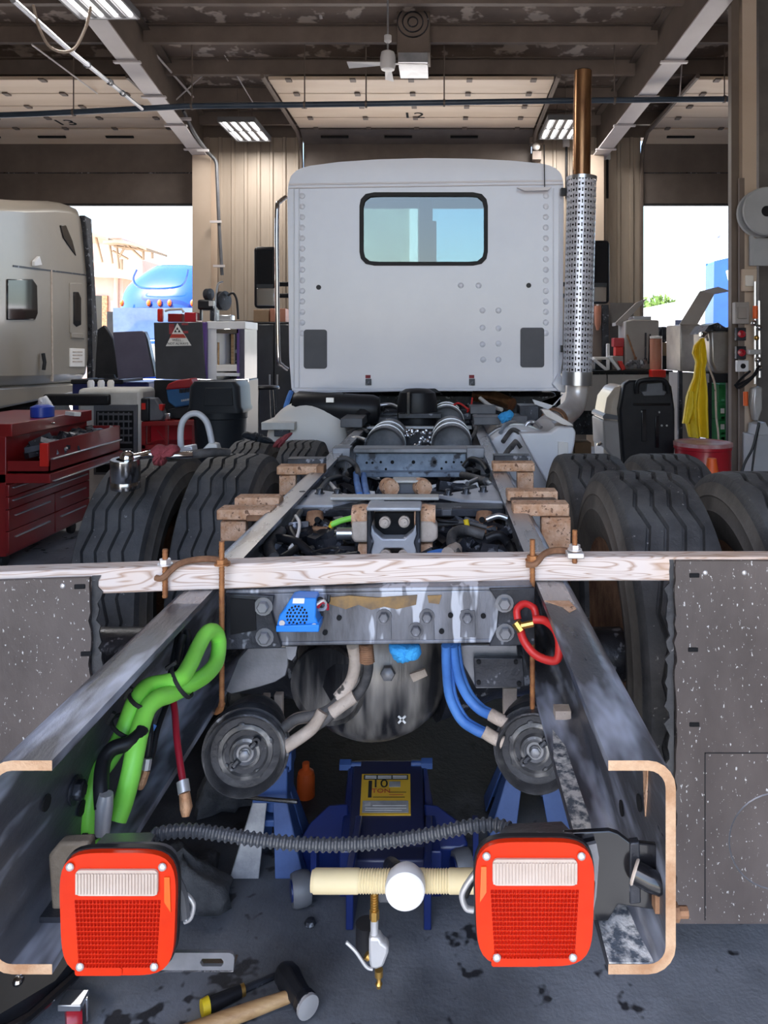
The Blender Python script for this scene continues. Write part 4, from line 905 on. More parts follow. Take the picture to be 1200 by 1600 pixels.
# walking-beam tower
tw = G(); out = [(574,800),(582,794),(648,794),(656,800),(657,838),(652,848),(656,872),(655,905),(575,905),(574,872),(580,848),(574,838)]
n = 80; c = (615, 850); hole1 = [(582,808),(648,808),(646,828),(634,838),(596,838),(584,828)]
tower = part('suspension_tower', G().pprism([(579,816),(585,831),(598,842),(632,842),(645,831),(651,816),(651,905),(640,905),(638,868),(629,857),(601,857),(592,868),(590,905),(579,905)], 2.05, .05), M['plate'], 'grey cast suspension tower with bolt pairs', bevel=.004)
for pts in ([(573,798),(580,796),(581,815),(579,835),(584,848),(579,864),(579,905),(573,905)], [(657,798),(650,796),(649,815),(651,835),(646,848),(651,864),(651,905),(657,905)]):
    g = G(); g.pprism(pts, 2.04, .08); obj('tower_leg', g, M['steel_dark'], tower, bevel=.004)
slab('tower_cap', 572, 793, 658, 799, 2.03, .09, 'plate', tower)
for px, py in ((602, 815), (632, 814), (603, 866), (631, 866)):
    g = G(); T = axis(P(px, py, 2.07), (0, -1, .1)); g.lathe([(.016, 0), (.016, .02), (.011, .022), (.011, .034), (.006, .036)], 16, T); obj('tower_bolt', g, M['tan_hose'], tower)
slab('tower_back', 582, 800, 648, 846, 2.13, .03, 'black', tower)
for px in (567, 664):
    g = G(); g.lathe([(.02,-.03),(.03,-.03),(.034,0),(.03,.03),(.02,.03)], 18, axis(P(px, 806, 2.1), (1, 0, 0))); part('rod_bushing', g, M['rust_orange'], 'rusty round rod end')
    g = G(); q = [(px-18,816),(px+14,815),(px+16,824),(px+16,842),(px+10,848),(px-14,848),(px-18,840)] if px < 600 else [(px-8,815),(px+12,816),(px+20,824),(px+20,842),(px+12,848),(px-8,848)]
    g.pprism(q, 2.06, .07); part('beam_block', g, M['tan_hose'], 'tan block beside the tower', bevel=.006)
    slab('beam_foot', px-8, 850, px+12, 872, 2.08, .06, 'rust_orange')
for px, sgn in ((492, 1), (757, -1)):
    g = G(); g.tube([P(px, 800, 2.26), P(px, 812, 2.25), P(px, 826, 2.24)], [.024, .028, .022], 14); po = part('shock_mount', g, M['rust'], 'brown rusty mount')
    slab('mount_plate', px-22, 824, px+20, 834, 2.2, .08, 'rust', po)
    g = G(); g.pprism([(px-22,834),(px+20,834),(px+14,848),(px-16,848)], 2.21, .06); obj('mount_body', g, M['rust'], po, bevel=.004)
    slab('mount_stem', px-9, 848, px+9, 872, 2.22, .05, 'rust', po)
    disc('bolt_hole', px + 4*sgn, 812, .009, 2.215, 'void', po)
# forward crossmember of the suspension with gusset plates
slab('suspension_crossmember', 470, 795, 790, 808, 2.44, .10, 'steel_dark', label='black crossmember tying the rails')
slab('crossmember_lip', 515, 777, 686, 782, 2.50, .06, 'dirty_white')
for pts in ([(456,789),(470,762),(520,768),(571,776),(520,789)], [(790,783),(770,757),(728,766),(684,773),(728,781)]):
    g = G(); top = []
    for x, y in pts:
        Yq = (CAMZ - RT + .018) * F / (y - CY); top.append(P(x, y, Yq))
    g.add(top + [v - Vector((0, 0, .014)) for v in top], [tuple(range(5)), tuple(range(9, 4, -1))] + [(i, 5 + i, 5 + (i+1) % 5, (i+1) % 5) for i in range(5)])
    gp = part('gusset_plate', g, M['plate'], 'grey triangular gusset plate', bevel=.002)
    cx = sum(p[0] for p in pts) / 5
    for q in ((cx - 8, 771), (cx + 20, 772), (cx - 35, 776)) if cx < 600 else ((755, 768), (728, 771), (700, 773)):
        Yq = (CAMZ - RT + .018) * F / (q[1] - CY); bolt(P(*q, Yq), (0, 0, 1), .012, 'steel_dark', gp, .018)
for px in (608, 659):
    g = G(); g.lathe([(.012,-.03),(.03,-.03),(.034,0),(.03,.03),(.012,.03)], 18, axis(P(px, 761, 2.72), (.4, -1, 0))); rb = part('rod_bushing', g, M['rust_orange'], 'rusty round rod end')
slab('rod_clamp', 618, 753, 650, 772, 2.72, .06, 'grey_plastic')
slab('rod_clamp_top', 612, 751, 656, 755, 2.70, .08, 'dirty_white')
# main cross beam with punched holes
mb = slab('cross_beam', 556, 708, 728, 742, 3.62, .02, 'steel_blue', label='blue-grey cross beam with punched holes')
slab('beam_flange', 552, 701, 740, 708, 3.58, .12, 'steel_grey', mb); slab('beam_flange', 552, 738, 722, 746, 3.56, .10, 'steel_blue', mb)
for px, py in ((573,723),(582,723),(595,722),(613,722),(646,722),(679,722),(697,722),(709,722),(721,722),(603,733),(690,732)): disc('bolt_hole', px, py, .009 if px in (613,646,679) else .006, 3.618, 'void', mb)
for px in (535, 745): slab('beam_end_bracket', px-16, 700, px+12, 716, 3.56, .1, 'steel_grey')
# air tanks
for px, py, Y, r, l, lab in ((600, 699, 4.1, .112, .55, 'grey steel air tank'), (706, 696, 4.1, .114, .62, 'grey steel air tank'), (698, 662, 4.95, .118, .6, 'grey steel air tank')):
    c = P(px, py, Y); g = G(); g.lathe([(.0005,.045),(r*.6,.04),(r*.88,.03),(r*.93,.0),(r*.97,-.004),(r,.0),(r,.058),(r*.985,.06),(r*.985,.075),(r,.077),(r,l-.05),(r*.9,l-.01),(r*.4,l)], 32, axis(c, (0, 1, 0)))
    at_ = part('air_tank', g, M['steel_grey'], lab)
    for yy in (.14, l*.6):
        g = G(); g.lathe([(r, -.015), (r + .004, -.015), (r + .004, .015), (r, .015)], 32, axis(c + Vector((0, yy, 0)), (0, 1, 0)), closed=True); obj('tank_strap', g, M['alu'], at_)
slab('tank_crossbar', 570, 666, 738, 671, 4.74, .05, 'alu')
g = G(); rnd = random.Random(11)
for _ in range(46):
    q = P(rnd.uniform(633, 677), rnd.uniform(672, 702), 4.15 + rnd.uniform(0, .3)); g.lathe([(.010, 0), (.010, .018), (.006, .02)], 6, axis(q, (rnd.uniform(-.6,.6), -1, rnd.uniform(0, .8))))
part('valve_fittings', g, M['alu'], kind='stuff')
slab('valve_block', 630, 676, 680, 706, 4.4, .14, 'steel_dark')
# engine-end clutter below the cab
slab('gearbox_top', 556, 640, 740, 668, 5.15, .5, 'steel_dark', bevel=.03)
g = G(); c = P(652, 625, 4.95); g.lathe([(.16,-.20),(.17,-.08),(.165,0),(.15,.05),(.10,.075),(.02,.08)], 20, Matrix.Translation(c) @ Matrix.Diagonal((.8,.6,1,1))); part('air_drier', g, M['black'], 'black canister under the cab')
slab('canister_strap', 635, 612, 641, 650, 4.82, .02, 'black_gloss')
slab('canister_base', 622, 646, 690, 654, 4.82, .12, 'steel_dark')
slab('engine_tray', 566, 652, 636, 662, 4.95, .2, 'steel_dark'); slab('rail_link', 690, 646, 736, 656, 5.1, .1, 'steel_dark')
mf = G(); mf.lathe([(.03,-.02),(.085,-.01),(.10,.02),(.10,.52),(.085,.56),(.03,.57)], 24, axis(P(462, 634, 4.95), (1, -.02, -.05))); part('air_cleaner', mf, M['black'], 'black horizontal canister below the cab')
g = G(); g.tube([P(536,634,4.95), P(560,640,4.92), P(572,655,4.85)], [.09, .07, .05], 14, 4); part('intake_elbow', g, M['black'])
g = G(); g.box(P(516, 625, 4.84), (.05, .03, .03)); part('clamp_block', g, M['alu'])
slab('step_box', 532, 654, 566, 668, 4.55, .4, 'grey_plastic'); slab('step_box', 556, 640, 590, 652, 4.9, .3, 'steel_dark')
for yy, px0, px1, Y in ((641, 735, 775, 4.95), (658, 740, 782, 4.55)): slab('side_bracket', px0, yy - 6, px1, yy + 6, Y, .2, 'grey_plastic')
rag('blue_rag', [(776,650),(786,644),(798,640),(804,648),(798,656),(784,662)], 4.45, .06, 'blue_cloth', truck, .006, 4)['label'] = 'blue rag tied by the right rail'
hose('heat_pipe', [(742,618,5.6),(775,622,5.5),(800,632,5.4)], .05, 'hot_pipe')
# fuel tanks and steps either side
g = G(); c = P(478, 690, 4.85); g.lathe([(.001,-.03),(.12,-.026),(.23,-.008),(.262,.02),(.27,.05),(.27,1.1),(.25,1.14)], 36, axis(c, (0, 1, 0))); ft = part('fuel_tank', g, M['cream'], 'pale round fuel tank left of the rail')
slab('step_plate', 408, 660, 460, 672, 4.75, .5, 'dirty_white', label='pale step beside the fuel tank'); slab('step_riser', 428, 662, 452, 682, 4.78, .04, 'steel_dark')
g = G(); c = P(812, 735, 4.4); g.lathe([(.02,-.03),(.06,-.03),(.075,-.012),(.15,-.008),(.24,.02),(.26,.06),(.26,.09),(.25,.1),(.25,.9),(.2,.94)], 36, axis(c, (0, 1, 0))); ft = part('fuel_tank', g, M['white_plain'], 'white round tank right of the rail')
g = G(); g.lathe([(.256, -.02), (.266, -.02), (.266, .02), (.256, .02)], 36, axis(c + Vector((0, .16, 0)), (0, 1, 0)), closed=True); obj('tank_strap', g, M['alu'], ft)
g = G(); g.pprism([(812,677),(860,677),(872,668),(896,668),(900,675),(898,694),(895,706),(892,712),(868,760),(856,758)], 4.2, .10); sp = part('side_fairing', g, M['white_plain'], 'white fairing panel under the exhaust elbow', bevel=.01)
g = G(); g.pprism([(872,690),(888,692),(888,712),(872,712)], 4.19, .02); obj('fairing_recess', g, M['cream'], sp, bevel=.003)
g = G(); g.pprism([(832,624),(866,634),(880,616),(858,640),(836,632)], 4.9, .03); part('heat_guard', g, M['white_plain'])
g = G(); g.pprism([(846,640),(858,640),(894,662),(896,666),(880,664),(852,650)], 4.24, .06); part('stack_clamp', g, M['elbow'], bevel=.003)
for pts, m, r in (([(782,676,4.4),(790,664,4.5),(804,660,4.6),(816,668,4.6)], 'conduit', .012), ([(786,690,4.3),(800,672,4.4),(812,676,4.4)], 'grey_hose', .014), ([(820,668,4.5),(826,660,4.5),(836,660,4.5),(846,668,4.45)], 'alu', .010), ([(800,700,4.2),(806,690,4.3),(814,700,4.3)], 'grey_hose', .012), ([(784,720,4.0),(794,704,4.1),(806,690,4.2)], 'grey_hose', .016)):
    hose('line', pts, r, m)
slab('def_pump', 812, 634, 842, 662, 4.8, .2, 'steel_dark'); slab('def_lid', 792, 650, 824, 664, 4.7, .2, 'grey_plastic')

slab('engine_block', 458, 612, 870, 700, 6.05, .9, 'steel_dark', bevel=.04)
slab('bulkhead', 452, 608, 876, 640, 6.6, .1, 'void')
# hoses, cables and fittings filling the frame
rnd = random.Random(5)
for k, (pts, r, m) in enumerate((
    ([(470,800,2.4),(455,826,2.2),(466,852,2.1),(440,872,2.0)], .010, 'black'), ([(430,840,2.15),(462,846,2.1),(500,872,2.05),(560,868,2.0)], .012, 'black'),
    ([(452,858,2.08),(464,840,2.12),(468,818,2.2),(462,806,2.3)], .005, 'cream'), ([(440,830,2.2),(420,852,2.1),(428,872,2.0)], .016, 'grey_hose'),
    ([(518,820,2.2),(532,814,2.2),(548,810,2.2),(560,806,2.2)], .009, 'green_hose'), ([(516,824,2.2),(520,816,2.2)], .007, 'yellow'),
    ([(660,822,2.2),(700,818,2.2),(728,816,2.2),(760,824,2.2)], .007, 'grey_hose'), ([(728,812,2.19),(730,822,2.19)], .008, 'yellow'),
    ([(716,872,2.0),(706,850,2.06),(708,834,2.1),(726,828,2.15),(756,836,2.15)], .015, 'grey_hose'), ([(700,866,2.0),(712,858,2.05)], .02, 'tan_hose'),
    ([(670,868,2.03),(690,864,2.05),(706,870,2.05)], .012, 'blue_hose'), ([(556,872,2.05),(520,860,2.1),(486,868,2.05)], .010, 'steel_dark'),
    ([(760,842,2.1),(780,836,2.1),(796,852,2.1),(806,872,2.0)], .013, 'black'), ([(640,790,2.4),(660,796,2.3),(680,812,2.2),(720,816,2.2)], .006, 'black'),
    ([(556,740,3.4),(558,756,3.1),(562,774,2.8)], .014, 'blue_hose'), ([(568,742,3.4),(570,758,3.1),(574,776,2.8)], .014, 'blue_hose'),
    ([(520,722,3.4),(540,716,3.4),(556,728,3.4),(560,742,3.3)], .012, 'grey_hose'), ([(498,772,2.7),(510,752,3.0),(530,746,3.2),(548,752,3.2)], .013, 'black'),
    ([(500,742,3.1),(516,756,3.0),(530,772,2.8)], .008, 'cream'), ([(724,730,3.5),(736,718,3.5),(752,722,3.4),(762,736,3.3)], .014, 'black'),
    ([(722,742,3.3),(740,746,3.2),(760,752,3.0)], .016, 'grey_hose'), ([(730,756,3.0),(752,748,3.1),(768,758,2.9)], .010, 'alu'),
    ([(760,812,2.2),(778,806,2.2),(792,810,2.2)], .009, 'alu'), ([(540,690,4.2),(556,684,4.2),(572,688,4.1)], .012, 'alu'),
    ([(544,676,4.5),(560,668,4.6),(574,674,4.5)], .010, 'grey_hose'), ([(730,690,4.2),(740,680,4.3),(744,668,4.5)], .012, 'grey_hose'),
    ([(600,640,5.1),(580,630,5.2),(566,622,5.3)], .014, 'black'), ([(560,626,5.2),(580,634,5.1),(610,632,5.1),(628,640,5.0)], .012, 'alu'),
    ([(700,640,5.1),(716,630,5.2),(732,640,5.1)], .008, 'red_hose'), ([(738,622,5.2),(736,634,5.15),(730,644,5.1)], .006, 'red_hose'),
    ([(750,622,5.2),(766,634,5.1),(784,640,5.0)], .014, 'dirty_white'), ([(548,624,5.2),(552,640,5.1)], .012, 'alu'), ([(556,624,5.2),(560,640,5.1)], .012, 'alu'))):
    hose('line', pts, r, m)
g = G()
for _ in range(130):
    px = rnd.uniform(405, 570) if rnd.random() < .5 else rnd.uniform(660, 800); py = rnd.uniform(806, 872); Y = 2.25 - (py - 806) * .003
    if px < 330 + .945 * (925 - py) + 18 or px > 837 + .404 * (py - 907) - 14: continue
    g.box(P(px, py, Y) - Vector((0, 0, .02)), (rnd.uniform(.012, .05), rnd.uniform(.02, .08), rnd.uniform(.01, .035)), rot=(rnd.uniform(-.6,.6), rnd.uniform(-.6,.6), rnd.uniform(0, 3)))
for _ in range(120):
    py = rnd.uniform(650, 760); Y = .62 * F / (py - CY + 6); px = rnd.uniform(330 + .945*(925-py) + 12, 837 + .404*(py-907) - 8)
    g.box(P(px, py, Y) - Vector((0, 0, .08)), (rnd.uniform(.03, .1), rnd.uniform(.05, .15), rnd.uniform(.02, .06)), rot=(rnd.uniform(-.5,.5), rnd.uniform(-.5,.5), rnd.uniform(0, 3)))
part('small_fittings', g, M['steel_dark'], kind='stuff')
slab('cable_clip', 452+105, 799+6, 474+105, 816+6, 2.2, .03, 'alu'); slab('cable_clip', 690, 796, 706, 807, 2.25, .03, 'grey_plastic')
for px, py in ((541, 830), (548, 838)): pass
g = G(); g.cyl(P(527, 834, 2.15), P(556, 834, 2.15), .018, n=14); part('slack_adjuster', g, M['alu'])
slab('forward_crossmember', 470, 800, 790, 838, 2.62, .06, 'steel_dark')
slab('pan_under', 440, 846, 800, 872, 2.3, .5, 'steel_dark', bevel=.02)
g = G(); g.tube([(TC, 2.05, .72), (TC, 3.0, .70), (TC, 4.6, .74)], .06, 14); part('drive_shaft', g, M['steel_dark'])
slab('second_axle', 250, 880, 1000, 950, 3.15, .14, 'steel_dark', bevel=.03)

# ---- tyres and wheels
def tyre_geo(R=.52, w=.275):
    g = G(); N = 120
    pr = [(-w*.40, R*.56, 0), (-w*.49, R*.64, 0), (-w*.515, R*.74, 0), (-w*.528, R*.755, 0), (-w*.515, R*.77, 0), (-w*.505, R*.84, 0), (-w*.515, R*.85, 0), (-w*.50, R*.86, 0), (-w*.475, R*.93, 0), (-w*.44, R*.975, 0), (-w*.42, R*.985, 0)]
    for gx in (-.27, -.09, .09, .27):
        pr += [(gx*w - .007, R*.997, 1), (gx*w - .003, R*.968, 1), (gx*w + .003, R*.968, 1), (gx*w + .007, R*.997, 1)]
    pr += [(-a, r, z) for a, r, z in pr[9::-1]]
    m = len(pr); vs = []
    for k in range(N):
        a = 2*PI*k/N; t = (k % 6) / 6; tri = (abs(t - .5) * 4 - 1) * .010
        for x, r, zf in pr: vs.append((x + tri*zf, r*math.cos(a), r*math.sin(a)))
    for k in range(N):
        j = (k + 1) % N
        for i in range(m - 1): g.add([], []); g.f.append([k*m+i, k*m+i+1, j*m+i+1, j*m+i]); g.m.append(1 if (i < 8 or i > m - 10) else 0)
    g.v = [Vector(v) for v in vs]; return g
def rim_geo(R=.52, w=.275, side=1):
    g = G(); T = Matrix(((0,0,side,0),(1,0,0,0),(0,1,0,0),(0,0,0,1)))
    g.lathe([(R*.565,-w*.42),(R*.585,-w*.44),(R*.55,-w*.36),(R*.52,-w*.2),(R*.50,w*.1),(R*.40,w*.2),(R*.22,w*.14),(R*.16,w*.2),(R*.05,w*.2)], 28, T); return g
TY = None; RM = None
def wheel(x, y, z, R=.52, side=1, yaw=0):
    global TY, RM
    if TY is None:
        g = tyre_geo(); g.v = [v + Vector((x, y, z)) for v in g.v]; TY = obj('tyre', g, [M['tyre'], M['tyre_side']], truck, smooth=28)
        g = rim_geo(); g.v = [v + Vector((x, y, z)) for v in g.v]; RM = obj('rim', g, M['rust'], TY); o = TY
    else:
        o = again(TY, (x, y, z), truck); r = RM.copy(); COL.objects.link(r); r.parent = o; r.location = RM.location
    if yaw: o.rotation_euler = (0, 0, yaw)
    return o
wheel(-.865, 3.12, .52); wheel(-1.215, 3.12, .52)             # left, second axle
for x in (-.80, -1.085): wheel(x, 4.25, .48).scale = (.86, .92, .92)   # left, third axle ahead, smaller tyres
wheel(.64, 2.35, .575); wheel(1.015, 2.33, .575)              # right, jacked-up rear axle
wheel(.625, 3.12, .52); wheel(.955, 3.12, .52)                # right, second axle

# ---- the cab
YC = 5.35
def cabz(py): return Z(py, YC)
def cabx(px): return X(px, YC)
out = [(cabx(456), cabz(614)), (cabx(873), cabz(608)), (cabx(879), cabz(560)), (cabx(881), cabz(300)), (cabx(880), cabz(282)), (cabx(876), cabz(270)), (cabx(866), cabz(261)), (cabx(850), cabz(256)),
       (cabx(800), cabz(251)), (cabx(740), cabz(248)), (cabx(665), cabz(247)), (cabx(590), cabz(249)), (cabx(530), cabz(253)), (cabx(484), cabz(259)), (cabx(466), cabz(264)), (cabx(455), cabz(274)), (cabx(450), cabz(290)), (cabx(449), cabz(310)), (cabx(452), cabz(560))]
NW = 240
wc = ((cabx(564) + cabx(760)) / 2, (cabz(303) + cabz(413)) / 2); ww, wh = cabx(760) - cabx(564), cabz(303) - cabz(413)
win = rrect(ww, wh, .085, 8, *wc)
lo = by_angle(out, wc, NW); li = by_angle(win, wc, NW)
cab = part('cab', G().ring(lo, li, YC, YC + .03), M['white'], 'white cab rear wall with a small window')
g = G()
vs = []
for k, (y, s) in enumerate(((YC + .03, 1.0), (YC + .8, 1.0), (YC + 1.45, .985))):
    for x, z in lo: vs.append((wc[0] + (x - wc[0])*s, y, z))
fs = [(k*NW+i, k*NW+(i+1) % NW, (k+1)*NW+(i+1) % NW, (k+1)*NW+i) for k in range(2) for i in range(NW)]
g.add(vs, fs); vi = [(wc[0] + (x - wc[0])*.975, y, wc[1] + (z - wc[1])*.975) for x, y, z in vs]
b = len(g.v); g.add(vi, [f[::-1] for f in fs]); obj('shell', g, M['white_roof'], cab)
wind = by_angle(rrect(1.72, .88, .12, 6, wc[0] - .02, 2.34), wc, NW)
g = G(); g.ring([(wc[0] + (x - wc[0])*.985, z) for x, z in lo], wind, YC + 1.43, YC + 1.47); obj('front_wall', g, M['white_roof'], cab)
g = G(); g.ring(by_angle(rrect(ww + .02, wh + .02, .09, 8, *wc), wc, 64), by_angle(rrect(ww - .035, wh - .035, .075, 8, *wc), wc, 64), YC - .012, YC + .034); obj('window_seal', g, M['black_matte'], cab)
g = G(); g.prism(rrect(ww - .03, wh - .03, .075, 8, *wc), .006, Matrix(((1,0,0,0),(0,0,1,YC + .008),(0,1,0,0),(0,0,0,1)))); obj('rear_window', g, M['cab_glass'], cab)
g = G(); g.prism([(x, z) for x, z in rrect(1.74, .90, .12, 6, wc[0] - .02, 2.34)], .006, Matrix(((1,0,0,0),(0,0,1,YC + 1.45),(0,1,0,0),(0,0,0,1)))); obj('windscreen', g, glass_mat('windscreen_glass', (.9, .97, 1), .04), cab)
slab('windscreen_pillar', 655, 300, 676, 425, YC + 1.3, .05, 'case_blue', cab); slab('sun_visor', 655, 345, 682, 425, YC + 1.2, .03, 'purple_dark', cab)
g = G(); g.bb((cabx(460), YC + .04, cabz(610)), (cabx(872), YC + 1.42, cabz(600))); obj('cab_floor', g, M['grey_plastic'], cab)
# roof seam, corner seams
g = G()
for py0, py1, dy in ((283, 286, -.006), (289, 291, -.010)):
    g.add([(cabx(452), YC + dy, cabz(py0 + 4)), (cabx(879), YC + dy, cabz(py0 - 2)), (cabx(879), YC + dy, cabz(py1 - 2)), (cabx(452), YC + dy, cabz(py1 + 4)),
           (cabx(452), YC + .01, cabz(py0 + 4)), (cabx(879), YC + .01, cabz(py0 - 2)), (cabx(879), YC + .01, cabz(py1 - 2)), (cabx(452), YC + .01, cabz(py1 + 4))], [(0,1,2,3), (7,6,5,4), (0,4,5,1), (1,5,6,2), (2,6,7,3), (3,7,4,0)])
obj('roof_seam', g, M['white_roof'], cab, bevel=.003)
for px in (458, 466, 864, 873):
    g = G(); g.pbox(px, 294, px + 2, 606, YC - .008, .02); obj('corner_seam', g, M['white'], cab, bevel=.003)
RV = None
for col in (472, 853):
    for k in range(14):
        c = P(col, 306 + k * 16.5, YC - .001)
        if RV is None: g = G(); g.lathe([(.022, 0), (.021, .006), (.012, .01), (.001, .011)], 12, axis(c, (0, -1, 0))); RV = obj('rivet', g, M['white'], cab)
        else: again(RV, c + Vector((0, -.0045, 0)), cab)
for px, py in ((754,485),(779,485),(754,512),(779,513),(754,538),(779,537),(755,562),(779,562),(720,446),(748,446)): again(RV, P(px, py, YC - .005), cab)
for px, py in ((498, 449), (826, 446)): disc('plug', px, py, .018, YC - .001, 'black', cab, .008)
for x0, x1, y0, y1 in ((475, 511, 515, 576), (813, 850, 512, 574)):
    g = G(); w, h = X(x1, YC) - X(x0, YC), Z(y0, YC) - Z(y1, YC); c = P((x0+x1)/2, (y0+y1)/2, YC)
    g.prism(rrect(w, h, .02, 4), .012, Matrix.Translation(c + Vector((0, -.012, 0))) @ MXZ); v = obj('air_vent', g, M['vent'], cab, bevel=.004)
    g = G(); g.prism(rrect(w - .03, h - .03, .015, 4), .004, Matrix.Translation(c + Vector((0, -.015, 0))) @ MXZ); obj('vent_flap', g, M['vent'], v, bevel=.002)
for px in (575, 737):
    slab('latch_plate', px - 4, 586, px + 4, 591, YC - .006, .008, 'red_cloth', cab, bevel=.001); slab('latch', px - 4, 592, px + 5, 602, YC - .02, .022, 'steel_dark', cab, bevel=.002)
g = G(); g.pprism([(626,616),(636,608),(680,607),(690,614)], YC - .02, .05); obj('rubber_boot', g, M['black'], cab, bevel=.006)
g = G(); g.pprism([(862,600),(873,582),(884,596),(884,614),(872,612)], YC - .02, .2); obj('corner_skirt', g, M['white'], cab, bevel=.01)
slab('sill_flange', 456, 606, 873, 611, YC - .012, .02, 'white', cab, bevel=.004)
g = G(); g.cyl(P(851, 293, 5.3), P(850, 226, 5.3), .004, n=6); obj('antenna', g, M['black'], cab)
g = G(); g.pprism([(808,293),(862,292),(856,297),(820,298)], 5.28, .03); obj('antenna_bracket', g, M['white_roof'], cab)
g = G(); g.tube([P(447,308,5.34), P(437,316,5.3), P(433,330,5.28), P(433,440,5.28), P(435,555,5.28), P(440,570,5.3), P(449,577,5.34)], .016, 10, 5); part('grab_handle', g, M['chrome'], 'bright grab handle on the cab left side')
g = G(); g.tube([P(455,612,5.3), P(450,625,5.25), P(446,640,5.2), P(452,650,5.2)], .018, 8, 4); part('washer_hose', g, M['blue_hose'])
for x0, x1, ya, yb, arm, cv in ((396, 431, 385, 481, (452, 447), (401, 429, 450, 478)), (922, 953, 375, 474, (880, 440), (928, 948, 448, 472))):
    m_ = slab('side_mirror', x0, ya, x1, yb, 5.75, .12, 'black', label='black side mirror', bevel=.025)
    slab('mirror_glass', x0 + 4, ya + 5, x1 - 4, cv[2] - 6, 5.742, .02, 'window_dark', m_, bevel=.004); slab('convex_glass', *(cv[0], cv[2], cv[1], cv[3]), 5.742, .02, 'chrome', m_, bevel=.006)
    for py in (444, 462):
        g = G(); g.cyl(P((x0+x1)/2, py, 5.85), P(arm[0], py, 5.85), .018, n=8); obj('mirror_arm', g, M['black'], m_)

# ---- exhaust stack on the cab's right rear corner
ex = Vector(P(906, 430, 5.2))
g = G(); g.tube([P(911,112,5.2), P(910,160,5.2), P(908,300,5.2), P(904,596,5.2)], .063, 24); stk = part('exhaust_stack', g, M['hot_pipe'], 'heat-browned exhaust stack')
g = G(); g.lathe([(.058, 0), (.058, .004)], 20, Matrix.Translation(P(911, 111.5, 5.2))); obj('stack_mouth', g, M['void'], stk)
# perforated shield: each cell keeps an oblong hole
g = G(); a0, a1 = P(909, 278, 5.2), P(902, 582, 5.2); ax = a1 - a0; R = .102; nc, nr = 30, 34; T = axis(a0, ax); L = ax.length
for j in range(nr):
    for i in range(nc):
        t0, t1 = 2*PI*i/nc, 2*PI*(i+1)/nc; z0, z1 = L*j/nr, L*(j+1)/nr; tm, zm = (t0+t1)/2, (z0+z1)/2
        up = (i + j) % 2; hw, hh = ((t1-t0)*.34, (z1-z0)*.17) if up else ((t1-t0)*.17, (z1-z0)*.34)
        q = [(t0,z0),(t1,z0),(t1,z1),(t0,z1),(tm-hw,zm-hh),(tm+hw,zm-hh),(tm+hw,zm+hh),(tm-hw,zm+hh)]
        g.add([(R*math.cos(t), R*math.sin(t), z) for t, z in q], [(0,1,5,4),(1,2,6,5),(2,3,7,6),(3,0,4,7)], 0, T)
obj('heat_shield', g, M['shield'], stk, label='chrome perforated heat shield', smooth=60, kind='stuff')
g = G(); g.lathe([(R*.72, 0), (R*.72, L)], 24, T); obj('inner_pipe', g, M['void'], stk)
for c, d in ((a0, .02), (a1, .09)):
    g = G(); g.lathe([(R, -.005), (R + .004, -.005), (R + .004, d), (R, d)], 30, axis(c, ax), closed=True); obj('shield_band', g, M['alu'], stk)
for py in (300, 545):
    g = G(); g.box(P(887, py, 5.28), (.10, .05, .05)); obj('stack_mount', g, M['black'], stk)
g = G(); g.tube([P(903,592,5.2), P(902,616,5.2), P(896,636,5.15), P(880,650,5.0), P(864,660,4.8), P(850,672,4.6)], .075, 22, 6); elb = obj('elbow', g, M['elbow'], stk, label='dull grey exhaust elbow')
g = G(); T = axis(P(866, 658, 4.82), P(850,672,4.6) - P(880,650,5.0)); g.lathe([(.078, -.03), (.086, -.03), (.086, .03), (.078, .03)], 24, T, closed=True); obj('pipe_clamp', g, M['rust'], stk)

# ============================================================ BEAM, CLAMPS AND MUD FLAPS
def beam_front(x):
    pts = ((-1.45, 1.43), (-.69, 1.515), (-.13, 1.583), (.25, 1.598), (1.3, 1.602))
    for (xa, ya), (xb, yb) in zip(pts, pts[1:]):
        if x <= xb: return ya + (yb - ya) * (x - xa) / (xb - xa)
    return pts[-1][1]
g = G(); n = 24; rows = []
for k in range(n + 1):                                        # slightly bowed length of timber
    x = -1.42 + 2.62 * k / n; yy = beam_front(x); zb = RT + .001
    rows.append([(x, yy, zb), (x, yy + .05, zb), (x, yy + .05, zb + .052), (x, yy, zb + .052)])
vs = [p for r in rows for p in r]; fs = [(k*4+i, k*4+(i+1) % 4, (k+1)*4+(i+1) % 4, (k+1)*4+i) for k in range(n) for i in range(4)] + [(0,1,2,3), (n*4+3, n*4+2, n*4+1, n*4)]
g.add(vs, fs); tag(obj('timber_beam', g, M['wood'], bevel=.004), 'long pale timber beam lying across both frame rails', 'beam')
def rod_pair(lab, xs, yb, bx, low):
    t = thing('beam_clamp', lab, 'clamp', (xs[0], 1.58, RT), 'threaded-rod clamps on the beam')
    for i, (x, y, z0, z1) in enumerate(xs_list(xs, yb, low)):
        g = G(); m_ = int((z1 - z0) / .0035); g.tube([(x, y, z0 + (z1 - z0) * k / m_) for k in range(m_ + 1)], [.0062 if k % 2 else .0052 for k in range(m_ + 1)], 8); obj('threaded_rod', g, M['rust_rod'], t, smooth=80)
        zc = bx[i]
        g = G(); T = Matrix.Translation((x, y, zc)); g.lathe([(.012, 0), (.012, .009)], 6, T); g.lathe([(.0155, -.003), (.0155, 0)], 14, T); obj('nut', g, M['rust_rod' if i != bx[2] else 'screw'], t)
    return t
def xs_list(xs, yb, low): return [(xs[0], yb, low[0], low[1]), (xs[1], yb + .0, low[2], low[3])]
yl = 1.522
